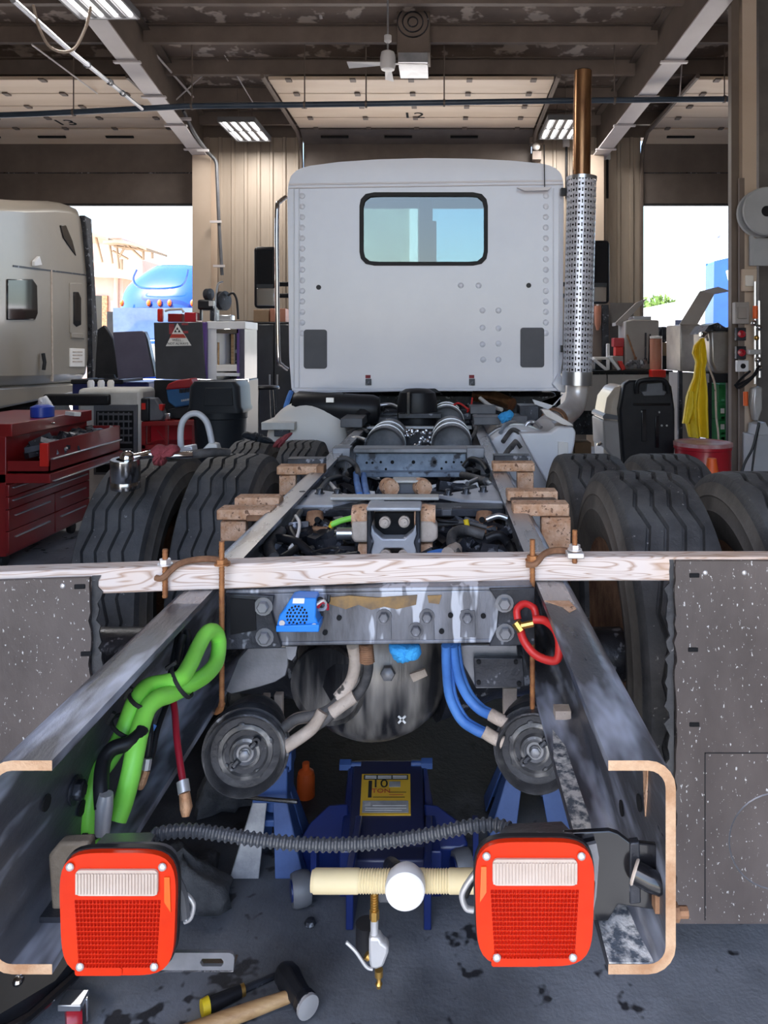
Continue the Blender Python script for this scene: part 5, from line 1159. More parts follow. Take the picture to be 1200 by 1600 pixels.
tl = rod_pair('rusty threaded rod clamp holding the beam to the left rail', (X(258, yl), X(346.5, yl)), yl, (RT + .062, RT + .062, 0), (Z(934, yl), Z(858, yl), Z(1104, yl), Z(846, yl)))
xa, xb = X(258, yl), X(346.5, yl); g = G(); g.tube([(xa - .016, 1.516, RT + .034), (xa, 1.511, RT + .036), (xa + .028, 1.524, RT + .060), (xa + .06, 1.552, RT + .062), (xb - .02, 1.55, RT + .062), (xb + .012, 1.526, RT + .060)], .0065, 8, 5); obj('clamp_strap', g, M['rust'], tl)
g = G(); g.tube([P(346.5,1100,yl), P(344,1108,yl + .02), P(338,1112,yl + .06)], .007, 8, 3); obj('rod_hook', g, M['rust_rod'], tl)
yr = 1.585
tr = rod_pair('rusty threaded rod clamp holding the beam to the right rail', (X(832, yr), X(898, yr)), yr, (RT + .052, RT + .075, 1), (Z(1110, yr), Z(843, yr), Z(880, yr), Z(828, yr)))
xa, xb = X(832, yr), X(898, yr); g = G(); g.tube([(xa - .014, 1.576, RT + .044), (xa + .004, 1.572, RT + .046), (xa + .028, 1.598, RT + .061), (xb - .03, 1.618, RT + .063), (xb + .012, 1.60, RT + .062)], .007, 8, 5); obj('clamp_strap', g, M['rust'], tr)
g = G(); g.box(P(898, 866, yr), (.036, .03, .012)); obj('clamp_pad', g, M['screw'], tr, bevel=.002)

def flap(lab, x0, x1, y, z0, z1, marks):
    t = thing('mud_flap', lab, 'mud flap', ((x0 + x1)/2, y, z0), 'mud flaps nailed to the beam')
    rnd = random.Random(int(x0*100)); left = []; k = 40
    for i in range(k + 1):
        z = z0 + (z1 - z0) * i / k; left.append(z)
    ed = [(x0 + (rnd.uniform(0, .008)), z) for z in left] if x0 > 0 else [(x0, z) for z in left]
    er = [(x1, z) for z in left[::-1]] if x0 > 0 else [(x1 - rnd.uniform(0, .008), z) for z in left[::-1]]
    g = G(); g.prism(ed[::-1] + er[::-1], .012, Matrix(((1,0,0,0),(0,0,1,y),(0,1,0,0),(0,0,0,1)))); obj('sheet', g, M['flap'], t)
    # ragged inner edge strip
    g = G(); xe = x0 if x0 > 0 else x1; s = -1 if x0 > 0 else 1; pr = []
    for i in range(60): pr.append((xe + s * rnd.uniform(.004, .018) * (1.0 if i > 3 else .3), z0 + .03 + (z1 - z0 - .03) * i / 59))
    g.prism(pr + [(xe - s*.004, z1), (xe - s*.004, z0 + .03)], .006, Matrix(((1,0,0,0),(0,0,1,y + .012),(0,1,0,0),(0,0,0,1)))); obj('torn_edge', g, M['tyre'], t, smooth=10)
    for px, py, kind in marks:
        c = P(px, py, y)
        g = G()
        if kind == 'nail': g.ball(c, .0055, 6, (1, .5, 1)); obj('nail', g, M['screw'], t)
        else: g.box(c, (.022, .004, .010)); obj('slot', g, M['void'], t, bevel=.002)
    return t
fr = flap('speckled dark rubber mud flap hanging from the right end of the beam', X(1053, 1.585), 1.19, 1.586, Z(1444, 1.585), RT + .048, ((1102, 895, 'nail'), (1163, 895, 'nail'), (1085, 899, 'slot'), (1083, 1015, 'slot'), (1085, 1132, 'slot')))
g = G(); y = 1.5852
g.pbox(1101, 1176, 1260, 1177.5, y, .003); g.pbox(1101, 1176, 1102.5, 1438, y, .003); obj('moulded_line', g, M['black'], fr)
g = G(); c = P(1215, 1315, y); g.lathe([(.102,-.001),(.104,.001),(.106,-.001)], 40, axis(c, (0,-1,0))); obj('moulded_ring', g, M['steel_grey'], fr)
fll = flap('speckled dark rubber mud flap hanging from the left end of the beam', -1.42, X(146, 1.50), beam_front(-1.06) - .016, Z(1440, 1.5), RT + .040, ((86, 924, 'nail'), (112, 926, 'slot'), (122, 1034, 'slot')))

fll.rotation_euler = (0, 0, .111)

# ============================================================ UNDER AND BEHIND THE TRUCK
# ---- air jack
jx = X(606, 2.1)
jk = thing('air_jack', 'dark blue truck jack with yellow label under the axle between the lamps', 'jack', (jx, 2.1, 0))
def JP(px, py, Y): return P(px, py, Y)
g = G(); a = [P(553,1188,2.38), P(660,1188,2.38), P(664,1318,2.02), P(544,1318,2.02)]; nn = Vector((0, .03, -.05)).normalized() * .05
b = [v + Vector((0, .02, -.10)) for v in a]; g.add(a + b, [(0,1,2,3)[::-1], (4,5,6,7), (0,4,5,1), (1,5,6,2), (2,6,7,3), (3,7,4,0)]); obj('cover_plate', g, M['jack_navy'], jk, bevel=.004)
def onplate(u, v, h=.0015):                                   # u across, v down the sloping cover
    l = a[0].lerp(a[3], v); r = a[1].lerp(a[2], v); nrm = (a[1] - a[0]).cross(a[0] - a[3]).normalized()
    if nrm.z < 0: nrm = -nrm
    return l.lerp(r, u) + nrm * h
def quad(u0, v0, u1, v1, h, th=.001):
    q = [onplate(u0, v0, h), onplate(u1, v0, h), onplate(u1, v1, h), onplate(u0, v1, h)]; q2 = [onplate(u0, v0, h - th), onplate(u1, v0, h - th), onplate(u1, v1, h - th), onplate(u0, v1, h - th)]
    return G().add(q + q2, [(3,2,1,0), (4,5,6,7), (0,1,5,4), (1,2,6,5), (2,3,7,6), (3,0,4,7)])
lb = obj('label_plate', quad(.13, .20, .82, .70, .003, .003), M['yellow_label'], jk)
for nm, q, m in (('label_band', (.16, .215, .79, .275), 'label_dark'), ('label_panel', (.16, .54, .79, .68), 'label_grey'), ('label_chip', (.19, .555, .27, .60), 'label_white'), ('label_flag', (.52, .30, .68, .37), 'label_grey'), ('label_stripe', (.23, .29, .28, .50), 'label_dark')):
    obj(nm, quad(*q, .0038, .0008), M[m], lb)
def label_text(txt, u, v, size, m):
    o_ = onplate(u, v, .0045); ex = (a[1] - a[0]).normalized(); ey = (a[0] - a[3]).normalized(); ez = ex.cross(ey)
    T = Matrix(((ex.x, ey.x, ez.x, o_.x), (ex.y, ey.y, ez.y, o_.y), (ex.z, ey.z, ez.z, o_.z), (0, 0, 0, 1)))
    obj('lettering', text_geo(txt, size, T, .0004), M[m], lb)
label_text('10', .39, .335, .052, 'label_dark'); label_text('TON', .41, .425, .026, 'label_red')
for v in (.235, .258): 
    for u0, u1 in ((.18, .34), (.36, .55), (.57, .77)): obj('print_line', quad(u0, v - .006, u1, v + .005, .0046, .0004), M['label_white'], lb)
for v, u0, u1, m in ((.44, .52, .76, 'label_dark'), (.47, .52, .72, 'label_red'), (.50, .30, .74, 'label_dark'), (.60, .30, .76, 'label_white'), (.63, .20, .76, 'label_white'), (.655, .20, .70, 'label_white')):
    obj('print_line', quad(u0, v - .003, u1, v + .003, .0046, .0004), M[m], lb)
for s, p0, p1 in ((-1, 540, 1195), (1, 667, 1193)):
    g = G(); c = P(p0, p1, 2.36); g.cyl(c - Vector((.018, 0, 0)), c + Vector((.018, 0, 0)), .018, n=6); g.cyl(c - Vector((s*.05, 0, 0)), c, .010, n=10); obj('pivot_bolt', g, M['stand_blue'], jk)
for pts in ([(545,1190),(553,1188),(548,1330),(530,1330)], [(660,1188),(666,1190),(690,1330),(668,1330)]):
    yy = [2.38, 2.38, 2.0, 2.0]; q = [P(x, y, Y) for (x, y), Y in zip(pts, yy)]; q2 = [v + Vector((0, 0, -.14)) for v in q]; g = G()
    g.add(q + q2, [(3,2,1,0), (4,5,6,7), (0,1,5,4), (1,2,6,5), (2,3,7,6), (3,0,4,7)]); obj('side_frame', g, M['jack_blue'], jk, bevel=.004)
for pts in ([(545,1254),(514,1256),(484,1284),(468,1312),(486,1330),(545,1326)], [(662,1254),(684,1257),(720,1284),(732,1318),(720,1326),(668,1326)]):
    q = [P(x, y, 2.16 - (y - 1254) * .0012) for x, y in pts]; m_ = len(q); q2 = [v + Vector((0, .03, -.11)) for v in q]; g = G()
    g.add(q + q2, [tuple(range(m_)), tuple(range(2*m_-1, m_-1, -1))] + [(i, m_+i, m_+(i+1) % m_, (i+1) % m_) for i in range(m_)]); obj('caster_wing', g, M['jack_blue'], jk, bevel=.006)
for px, py, yy in ((470, 1366, 1.97), (722, 1350, 2.06)):
    c = P(px, py, yy); r = .043; c.z = r + .0; g = G(); g.lathe([(r*.4,-.022),(r*.9,-.024),(r,-.012),(r,.012),(r*.9,.024),(r*.4,.022)], 24, axis(c, (1, .35, 0))); cw = obj('caster_wheel', g, M['grey_plastic'], jk)
    g = G(); g.lathe([(r*.6,-.027),(r*.62,.0),(r*.6,.027)], 20, axis(c, (1, .35, 0))); obj('caster_hub', g, M['jack_blue'], cw)
    g = G(); g.bb(c + Vector((.03, -.02, 0)), c + Vector((.045, .03, .12))); obj('caster_fork', g, M['jack_blue'], jk)
for x0, x1 in ((540, 552), (662, 674)):
    g = G(); y0 = 1.88; g.bb((X(x0, y0), y0, .002), (X(x1, y0), y0 + .22, Z(1330, 1.95))); obj('yoke_leg', g, M['jack_blue'], jk, bevel=.003)
for px in (580, 640):
    g = G(); T = axis((X(px, 2.0), 2.04, .06), (1, 0, 0)); g.lathe([(.03,-.02),(.058,-.018),(.06,0),(.058,.018),(.03,.02)], 22, T); obj('rear_wheel', g, M['black'], jk)
g = G(); g.bb((X(552,1.95), 1.97, .05), (X(664,1.95), 2.06, .12)); obj('pump_block', g, M['jack_navy'], jk, bevel=.006)
g = G(); g.pprism([(588,1392),(640,1392),(636,1412),(592,1412)], 1.20, .03); obj('handle_bracket', g, M['grey_plastic'], jk, bevel=.003)
hy = 1.13
g = G(); g.tube([P(632,1377,hy + .03), P(622,1366,1.5), P(610,1352,2.0)], .021, 14); obj('handle_tube', g, M['steel_dark'], jk)
gp = [P(487 + (745 - 487) * i / 120, 1376.5, hy + .01) for i in range(121)]
def gr(i):
    x = 487 + (745 - 487) * i / 120
    if x < 490: return .0150
    return .0172 - (.0018 if (560 < x < 610 or 662 < x < 700) and i % 2 else 0)
g = G(); g.tube(gp, [gr(i) for i in range(121)], 18); obj('grip', g, M['grip'], jk, label='cream T-handle grip', smooth=60)
for x0, x1 in ((545, 608), (662, 690)):
    pass
g = G(); c = P(634, 1377, hy); g.lathe([(.024, .03), (.0295, .02), (.031, .006), (.0295, -.002), (.027, -.004), (.012, -.003), (.001, -.0035)][::-1], 32, axis(c + Vector((0, -.02, 0)), (0, 1, 0))); obj('handle_cap', g, M['cap'], jk, label='white round cap on the handle')
# air valve hanging under the grip
av = thing('air_valve', 'pale air valve with lever and brass fittings hanging from the cream handle', 'valve', P(585, 1470, hy))
g = G(); g.tube([P(585,1393,hy + .01), P(585,1436,hy + .01)], .0050, 10)
for k in range(7): g.lathe([(.0048, -.0012), (.0066, 0), (.0048, .0012)], 12, Matrix.Translation(P(585, 1398 + k*4, hy + .01)))
obj('brass_nipple', g, M['brass'], av)
g = G(); g.lathe([(.0075, 0), (.0075, .014)], 6, Matrix.Translation(P(585, 1436, hy + .01))); obj('hex_fitting', g, M['brass'], av)
g = G(); g.cyl(P(585,1436,hy + .01), P(585,1470,hy + .01), .0062, n=14); obj('valve_stem', g, M['cast_white'], av)
g = G(); g.pprism([(576,1466),(594,1466),(597,1474),(606,1480),(607,1490),(601,1506),(599,1512),(588,1516),(578,1514),(576,1500)], hy, .020); obj('valve_body', g, M['cast_white'], av, bevel=.005)
g = G(); g.tube([P(541,1472,hy + .006), P(556,1487,hy + .006), P(572,1510,hy + .008), P(582,1514,hy + .01)], .0026, 8, 4); obj('lever', g, M['cast_white'], av)
g = G(); g.cyl(P(572,1492,hy + .01), P(577,1496,hy + .01), .006, n=10); obj('valve_pin', g, M['brass'], av)
g = G(); g.lathe([(.0035,-.024),(.0055,-.018),(.0035,-.015),(.0035,-.008),(.0065,-.006),(.0065,.004)], 14, Matrix.Translation(P(592, 1519, hy + .01))); obj('coupler_plug', g, M['brass'], av)
g = G(); g.cyl(P(572,1442,hy + .06), P(572,1486,hy + .06), .017, n=18); obj('rubber_guard', g, M['black'], av)

# ---- axle stands
def stand(lab, x, y, h, s, wf=1):
    t = thing('axle_stand', lab, 'axle stand', (x, y, 0), 'blue axle stands under the axle')
    top = Vector((x, y, h)); B = .17 * wf
    for i, (sx, sy) in enumerate(((-1,-1), (1,-1), (1,1), (-1,1))):
        f = Vector((x + sx*B, y + sy*B*.8, .0)); tt = Vector((x + sx*.035, y + sy*.035, h*.82)); dx = Vector((-sx*.075, 0, 0)); dy = Vector((0, -sy*.075, 0)); th = .006
        g = G()
        for d, o in ((dx, dy * 0 + Vector((0, sy*th, 0))), (dy, Vector((sx*th, 0, 0)))):
            q = [f, f + d * 1.1, tt + d * .4, tt]; q2 = [v - o for v in q]
            g.add(q + q2, [(0,1,2,3), (7,6,5,4), (0,4,5,1), (1,5,6,2), (2,6,7,3), (3,7,4,0)])
        obj('leg', g, M['stand_grey' if i == (0 if s < 0 else 9) else 'stand_blue'], t, bevel=.002)
    g = G(); g.box((x, y, h*.80), (.10, .10, .10)); obj('collar', g, M['stand_blue'], t, bevel=.004)
    g = G(); g.box((x, y, h*.42), (.15*wf, .13*wf, .02)); obj('tie_plate', g, M['stand_blue'], t, bevel=.004)
    g = G(); g.cyl((x, y, h*.5), (x, y, h - .03), .026, n=14); obj('post', g, M['stand_blue'], t)
    g = G(); g.box((x, y, h - .02), (.11, .07, .02)); g.box((x - .05, y, h), (.018, .07, .05)); g.box((x + .05, y, h), (.018, .07, .05)); obj('saddle', g, M['stand_blue'], t, bevel=.003)
    g = G(); g.tube([(x - .08, y - .06, h*.72), (x + .09, y - .10, h*.755)], .006, 8); obj('locking_pin', g, M['steel_bright'], t)
    return t
stand('blue axle stand with a scraped grey leg, below the left brake chamber', X(425, 2.13), 2.15, .30, -1, .62)
stand('blue axle stand half hidden behind the right tail lamp', X(828, 2.30), 2.34, .34, 1, .8)

# ---- floor clutter
def crumple(name, c, sx, sy, sz, m, seed, lab, cat):
    rnd = random.Random(seed); g = G(); n, k = 28, 9; vs = []
    for j in range(k + 1):
        v = j / k
        for i in range(n):
            a = 2*PI*i/n; r = (1 - v ** 1.7) * (1 + .22*math.sin(3*a + seed) + .12*math.sin(7*a + seed*2) + rnd.uniform(-.06, .06))
            vs.append((c[0] + math.cos(a)*sx*r, c[1] + math.sin(a)*sy*r, c[2] + .004 + sz*(v ** .7) * (1 + .25*math.sin(4*a + v*5 + seed)) * (.75 + .25*math.sin(2*a + seed))))
    g.add(vs, [(j*n+i, j*n+(i+1) % n, (j+1)*n+(i+1) % n, (j+1)*n+i) for j in range(k) for i in range(n)] + [tuple(range(n))[::-1]])
    return tag(obj(name, g, M[m], smooth=80), lab, cat)
crumple('shop_rag', (X(276, 1.97), 2.02, 0), .13, .12, .11, 'dark_cloth', 3, 'greasy dark rag heap on the floor behind the left tail lamp', 'rag')
crumple('work_glove', (X(352, 2.4), 2.44, 0), .11, .10, .15, 'dark_cloth', 8, 'dark work glove lying on the floor behind the rag heap', 'glove')
g = G(); g.lathe([(.03, 0), (.03, .06), (.026, .08), (.012, .09), (.012, .11), (.001, .11)], 18, Matrix.Translation((X(478, 2.45), 2.45, 0))); tag(obj('orange_bottle', g, M['orange']), 'orange capped bottle on the floor in the shadow left of the jack', 'bottle')
g = G(); g.lathe([(.012, 0), (.016, .006), (.012, .014), (.001, .016)], 8, Matrix.Translation((X(487, 1.92), 1.9, 0))); tag(obj('floor_bolt', g, M['steel_dark']), 'small loose bolt on the floor left of the hanging air valve', 'bolt')

hm = thing('hammer', 'ball hammer with hickory handle on the floor at the bottom edge', 'hammer', (X(440, 1.66), 1.66, 0))
h0, h1 = P(330, 1606, 1.60), P(452, 1570, 1.66); h0.z = .02; h1.z = .028
d = (h1 - h0).normalized()
g = G(); g.tube([h0 - d*.12, h0, h0.lerp(h1, .5), h1, h1 + d*.03], [.017, .0175, .016, .013, .012], 14, 4); obj('handle', g, M['handle_wood'], hm)
hd = Vector((.62, -.78, 0)); hc2 = P(463, 1562, 1.67); hc2.z = .034
g = G(); T = axis(hc2, hd); g.lathe([(.001,-.078),(.018,-.072),(.028,-.055),(.031,-.03),(.027,-.012),(.025,.012),(.024,.03),(.027,.036),(.028,.052)], 8, T); obj('head', g, M['black'], hm, bevel=.003, smooth=25)
g = G(); g.lathe([(.026, .05), (.0255, .058), (.012, .0605), (.001, .061)], 22, T); obj('face', g, M['screw'], hm)
pr = thing('pry_bar', 'black handled pry bar with yellow end cap beside the hammer handle', 'pry bar', (X(380, 1.66), 1.7, 0))
p0, p1 = P(322, 1580, 1.645), P(438, 1545, 1.74); p0.z = .018; p1.z = .012
d = (p1 - p0).normalized()
g = G(); g.tube([p0, p0.lerp(p1, .45)], [.017, .0135], 14); obj('grip', g, M['black'], pr)
g = G(); g.tube([p0 - d*.010, p0 + d*.006], [.0175, .019], 14); obj('end_cap', g, M['yellow'], pr)
g = G(); g.tube([p0.lerp(p1, .45), p0.lerp(p1, .5)], .0135, 12); obj('ferrule', g, M['brass'], pr)
g = G(); g.tube([p0.lerp(p1, .5), p1], [.008, .007], 8); obj('bar', g, M['steel_dark'], pr)
crp = thing('creeper', 'black shop creeper with red caster on the floor at the bottom left corner', 'creeper', (X(90, 1.66), 1.72, 0))
g = G(); g.prism([(-1.40, 1.52), (-.93, 1.50), (-.84, 1.60), (-.82, 1.72), (-.88, 1.80), (-1.40, 1.84)], .03, Matrix.Translation((0, 0, .085))); obj('board', g, M['black'], crp, bevel=.01)
g = G(); g.tube([(-1.40, 1.50, .10), (-.94, 1.485, .10), (-.83, 1.59, .10), (-.805, 1.72, .10), (-.87, 1.81, .10), (-1.4, 1.85, .10)], .011, 8, 4); obj('edge_rail', g, M['black_gloss'], crp)
for x, y in ((-.80, 1.60), (-.90, 1.78), (-1.2, 1.56), (-1.2, 1.78)):
    g = G(); g.lathe([(.012,-.014),(.03,-.015),(.034,0),(.03,.015),(.012,.014)], 20, axis((x, y, .034), (1, .6, 0))); cw = obj('caster_wheel', g, M['drum_red'], crp)
    g = G(); g.box((x, y, .072), (.05, .04, .014)); g.box((x + .022, y + .013, .05), (.006, .03, .05), rot=(0, 0, .5)); obj('caster_fork', g, M['alu'], crp, bevel=.002)
for x, y in ((-.92, 1.60), (-.90, 1.68), (-.97, 1.64)):
    g = G(); g.lathe([(.012, 0), (.010, .006), (.001, .008)], 12, Matrix.Translation((x, y, .115))); obj('rivet', g, M['chrome'], crp)

# ---- on the left tyres: impact socket, bar, red rag, tube
sk = thing('impact_socket', 'large polished socket on a breaker bar resting on the left outer tyre', 'socket', P(196, 740, 2.72))
g = G(); c = P(196, 738, 2.70); r = .052; s = axis(c, (.03, -.1, 1)); g.lathe([(r*.8,-.062),(r,-.058),(r*1.01,-.034),(r*.985,-.032),(r*.985,-.028),(r,-.026),(r,.044),(r*.97,.05),(r*.6,.05),(r*.55,.03)], 32, s); obj('socket', g, M['steel_bright'], sk)
g = G(); g.ball(P(199, 716, 2.70), .028, 10); g.cyl(P(199, 722, 2.7), P(198, 728, 2.7), .022, n=14); obj('swivel_head', g, M['chrome'], sk)
g = G(); g.tube([P(205,715,2.7), P(222,712,2.72), P(236,710,2.74), P(270,712,2.76), P(300,711,2.79)], [.013, .014, .016, .016, .013], 12, 4); obj('bar', g, M['chrome'], sk)
tb = thing('rubber_tube', 'dull black tube lying across the tops of the left tyres', 'tube', P(320, 710, 2.84))
g = G(); g.tube([P(262,716,2.80), P(290,712,2.82), P(330,707,2.88), P(358,707,2.93)], [.014, .018, .018, .015], 12, 5); obj('run', g, M['grey_hose'], tb)
rag('red_rag', [(234,702),(246,694),(262,696),(274,694),(282,704),(276,712),(262,716),(256,728),(240,728),(238,714)], 2.76, .08, 'red_cloth', None, .010, 2)
tag(D.objects['red_rag'], 'dark red shop rag draped on the breaker bar over the left tyre', 'rag')
ch = thing('bent_pipe', 'pale inverted-U metal pipe standing on the left inner tyre', 'pipe', P(308, 690, 2.95))
g = G(); g.tube([P(283,704,2.95), P(282,680,2.95), P(285,660,2.97), P(296,648,2.98), P(310,647,2.98), P(322,658,2.98), P(328,676,2.97), P(332,698,2.96)], .0125, 12, 6); obj('pipe', g, M['spool_grey'], ch)
g = G(); g.pprism([(276,700),(300,696),(302,706),(286,712),(276,708)], 2.93, .06); obj('foot', g, M['cast_white'], ch, bevel=.006)
g = G(); g.pprism([(314,704),(326,692),(338,694),(341,704),(330,708)], 2.94, .05); obj('end_plate', g, M['dirty_white'], ch, bevel=.005)
# rags on the tyres farther ahead
rag('red_tie_rag', [(424,698),(432,688),(444,680),(456,674),(458,678),(446,690),(438,700),(430,698)], 4.02, .07, 'red_cloth', None, .012, 6)
tag(D.objects['red_tie_rag'], 'dark red rag wedged between the far left tyres', 'rag')
rag('denim_cloth', [(372,680),(384,674),(400,676),(420,684),(432,690),(424,695),(404,689),(388,686)], 4.02, .07, 'bin', None, .014, 9)
tag(D.objects['denim_cloth'], 'dark blue cloth lying on the far left outer tyre', 'cloth')

# ============================================================ LEFT SIDE OF THE SHOP
rt = thing('tool_chest', 'red rolling tool chest with open drawers at the left edge', 'tool chest', (-3.2, 5.4, 0))
xf, xo, y0, y1 = -2.88, -2.62, 4.90, 6.02
def chest(x0, x1, z0, z1, nm, m='red_tool', p=None, ya=y0, yb=y1, bv=.004):
    g = G(); g.bb((x0, ya, z0), (x1, yb, z1)); return obj(nm, g, M[m], p or rt, bevel=bv)
body = chest(-3.50, xf - .02, .10, .90, 'body')
g = G(); t_ = .008
for a_, b_ in (((xf - .5, y0 + .02, .66), (xo, y0 + .03, .735)), ((xf - .5, y1 - .03, .66), (xo, y1 - .02, .86)), ((xo - t_, y0 + .02, .66), (xo, y1 - .02, .86)), ((xf - .5, y0 + .02, .66), (xo, y1 - .02, .668))): g.bb(a_, b_)
dr = obj('drawer', g, M['red_tool'], rt, label='open red drawer full of tools')
g = G(); g.bb((xo, y0 + .03, .742), (xo + .022, y1 - .03, .752)); obj('drawer_pull', g, M['alu'], dr, bevel=.003)
g = G(); rnd = random.Random(4)
for _ in range(80): g.box((rnd.uniform(xf + .01, xo - .05), rnd.uniform(y0 + .10, y1 - .08), rnd.uniform(.76, .83)), (rnd.uniform(.02, .1), rnd.uniform(.03, .2), rnd.uniform(.02, .05)), rot=(rnd.uniform(-.5,.5), rnd.uniform(-.5,.5), rnd.uniform(0, 3)))
obj('drawer_tools', g, M['steel_dark'], dr, kind='stuff')
g = G(); g.bb((xo - .06, y0 + .005, .70), (xo - .003, y0 + .03, .855)); obj('lit_drawer_end', g, M['red_bright'], dr, bevel=.002)  # end of the same drawer; light falling on it is put into the brighter red
d2 = chest(xf - .3, xo + .015, .59, .652, 'drawer'); g = G(); g.bb((xo + .015, y0 + .02, .598), (xo + .037, y1 - .12, .608)); obj('drawer_pull', g, M['alu'], d2, bevel=.003)
for z0, z1 in ((.50, .58), (.415, .495)):
    d_ = chest(xf - .03, xf, z0, z1, 'drawer'); g = G(); g.bb((xf, y0 + .03, z1 - .03), (xf + .016, y1 - .05, z1 - .02)); obj('drawer_pull', g, M['alu'], d_, bevel=.003)
for z0, z1 in ((.27, .41), (.12, .265)):
    for ya, yb in ((y0, y0 + .58), (y0 + .59, y1)):
        d_ = chest(xf - .03, xf, z0, z1, 'drawer', 'red_tool', None, ya, yb); g = G(); g.bb((xf, ya + .06, z1 - .05), (xf + .016, yb - .08, z1 - .04)); obj('drawer_pull', g, M['alu'], d_, bevel=.003)
tp = chest(-3.50, xf + .02, .90, .985, 'top_tray'); g = G(); g.ball((xf + .03, y0 + .5, .94), .012, 6, (1, 2, .6)); obj('latch', g, M['chrome'], tp)
for x in (-3.4, -2.98):
    for y in (y0 + .1, y1 - .1):
        g = G(); g.lathe([(.02,-.02),(.045,-.018),(.05,0),(.045,.018),(.02,.02)], 18, axis((x, y, .05), (1, 0, 0))); obj('caster', g, M['black'], rt)
bc = G(); bc.lathe([(.075,-.045),(.08,-.04),(.08,.03),(.06,.038),(.045,.045)], 22, Matrix.Translation((X(62, 5.4) + .02, 5.4, .985 + .045))); tag(obj('blue_tin', bc, M['blue_can']), 'round blue tin on the red tool chest', 'tin')
rag('plastic_bag', [(60,622),(72,618),(80,630),(84,640),(74,646),(62,642)], 5.55, .08, 'white_plain', None, .012, 12); tag(D.objects['plastic_bag'], 'white crumpled plastic bag behind the blue tin', 'bag')
g = G(); g.box((X(114, 5.5), 5.5, 1.0), (.05, .15, .03), rot=(0, .12, .9)); tag(obj('white_carton', g, M['label_white'], bevel=.003), 'small white carton on the tool chest lid', 'carton')

wc_ = thing('white_machine', 'dirty white cabinet machine with dark front grille behind the tool chest', 'machine', (X(170, 6.9), 7.1, 0))
Yw = 6.85
g = G(); g.pbox(120, 607, 221, 792, Yw, .36); b = obj('cabinet', g, M['dirty_white'], wc_, bevel=.04)
c_ = b.location
g = G(); g.pbox(146, 632, 214, 742, Yw - .02, .05); gr_ = obj('grille_frame', g, M['grey_plastic'], wc_, bevel=.006)
g = G(); g.pbox(150, 642, 208, 738, Yw - .026, .02); obj('grille_back', g, M['void'], gr_)
g = G()
for k in range(8): g.pbox(152, 646 + k*11, 206, 649 + k*11, Yw - .04, .015)
for k in range(7): g.pbox(152 + k*8, 644, 153.5 + k*8, 690, Yw - .04, .012)
obj('grille_bars', g, M['grey_plastic'], gr_, kind='stuff')
g = G(); g.pbox(66, 616, 171, 634, Yw - .03, .12); obj('top_handle', g, M['black'], wc_, bevel=.02)
for px, w in ((142, 8), (173, 5), (158, 4)):
    g = G(); q = P(px, 608, Yw + .2); g.lathe([(.03, 0), (.032, .05), (.02, .07)], 12, Matrix.Translation((q.x, q.y, Z(607, Yw)))); tag(obj('spray_can' if w > 6 else 'jar', g, M['white_plain' if w != 5 else 'cream']), {8: 'white cup on the dirty white machine', 5: 'small cream jar on the dirty white machine at its right', 4: 'small pale jar in the middle of the dirty white machine'}[w], 'jar')
nb = thing('navy_bin', 'navy blue storage bin under the grey-purple lid', 'bin', (X(190, 7.9), 8, 0))
g = G(); g.pbox(112, 597, 232, 760, 7.9, .5); obj('body', g, M['navy'], nb, bevel=.02)
g = G(); g.pbox(110, 593, 192, 600, 7.88, .55); obj('rim', g, M['black'], nb, bevel=.01)
pl = thing('open_lid', 'tilted grey-purple panel leaning upright on the navy bin', 'lid', P(207, 597, 7.8))
g = G(); g.pprism([(184,592.5),(240,589),(226,520),(222,517),(176,519)], 7.86, .05); obj('panel', g, M['purple_dark'], pl, bevel=.008)
g = G(); g.pprism([(226,518),(240,589),(243,588),(231,530)], 7.85, .07); obj('panel_edge', g, M['charcoal'], pl)
bs = thing('upright_board', 'black upright panel standing left of the grey-purple lid', 'panel', P(163, 590, 8.1))
g = G(); g.pprism([(148,590),(186,590),(176,530),(162,508),(152,515)], 8.1, .06); obj('panel', g, M['black'], bs, bevel=.008)
g = G(); g.pprism([(152,591),(180,591),(178,585),(154,585)], 8.05, .2); obj('panel_foot', g, M['black'], bs)

# beige sleeper truck in the next bay: its long side runs away from the camera
XB = -4.3
tk = thing('beige_truck', 'beige sleeper truck cab standing in the left bay', 'truck', (-5.5, 7.6, 0))
def side(px, py, o=0):
    y = XB * F / (px - CX); return Vector((XB + o, y, Z(py, y)))
def sprism(pts, o, dep):
    a = [side(x, y, o) for x, y in pts]; b = [v - Vector((dep, 0, 0)) for v in a]; n = len(pts); g = G()
    return g.add(a + b, [tuple(range(n)), tuple(range(2*n-1, n-1, -1))] + [(i, n+i, n+(i+1) % n, (i+1) % n) for i in range(n)])
tb_ = obj('sleeper', sprism([(-130,612),(60,604),(138,598),(145,560),(143,440),(139,380),(132,334),(124,322),(110,317),(90,314),(40,313),(-130,300)], 0, 2.3), M['truck_beige'], tk, bevel=.12)
obj('side_extender', sprism([(126,336),(137,342),(151,598),(138,598),(136,440)], .05, .07), M['steel_dark'], tk, bevel=.01)
obj('quarter_window', sprism([(93,352),(102,352),(112,376),(118,400),(112,392),(98,372)], .012, .03), M['window_dark'], tb_, bevel=.006)
obj('hatch_panel', sprism([(108,442),(127,442),(131,450),(131,530),(108,520)], .010, .03), M['truck_beige'], tb_, bevel=.008)
obj('hatch_window', sprism([(113,456),(121,456),(125,466),(125,508),(118,511),(113,506)], .018, .03), M['window_dark'], tb_, bevel=.008)
obj('seam', sprism([(20,414),(144,430),(144,432),(20,417)], .004, .02), M['steel_dark'], tb_)
obj('seam', sprism([(79,422),(81,422),(83,596),(81,596)], .006, .02), M['tan_hose'], tb_)
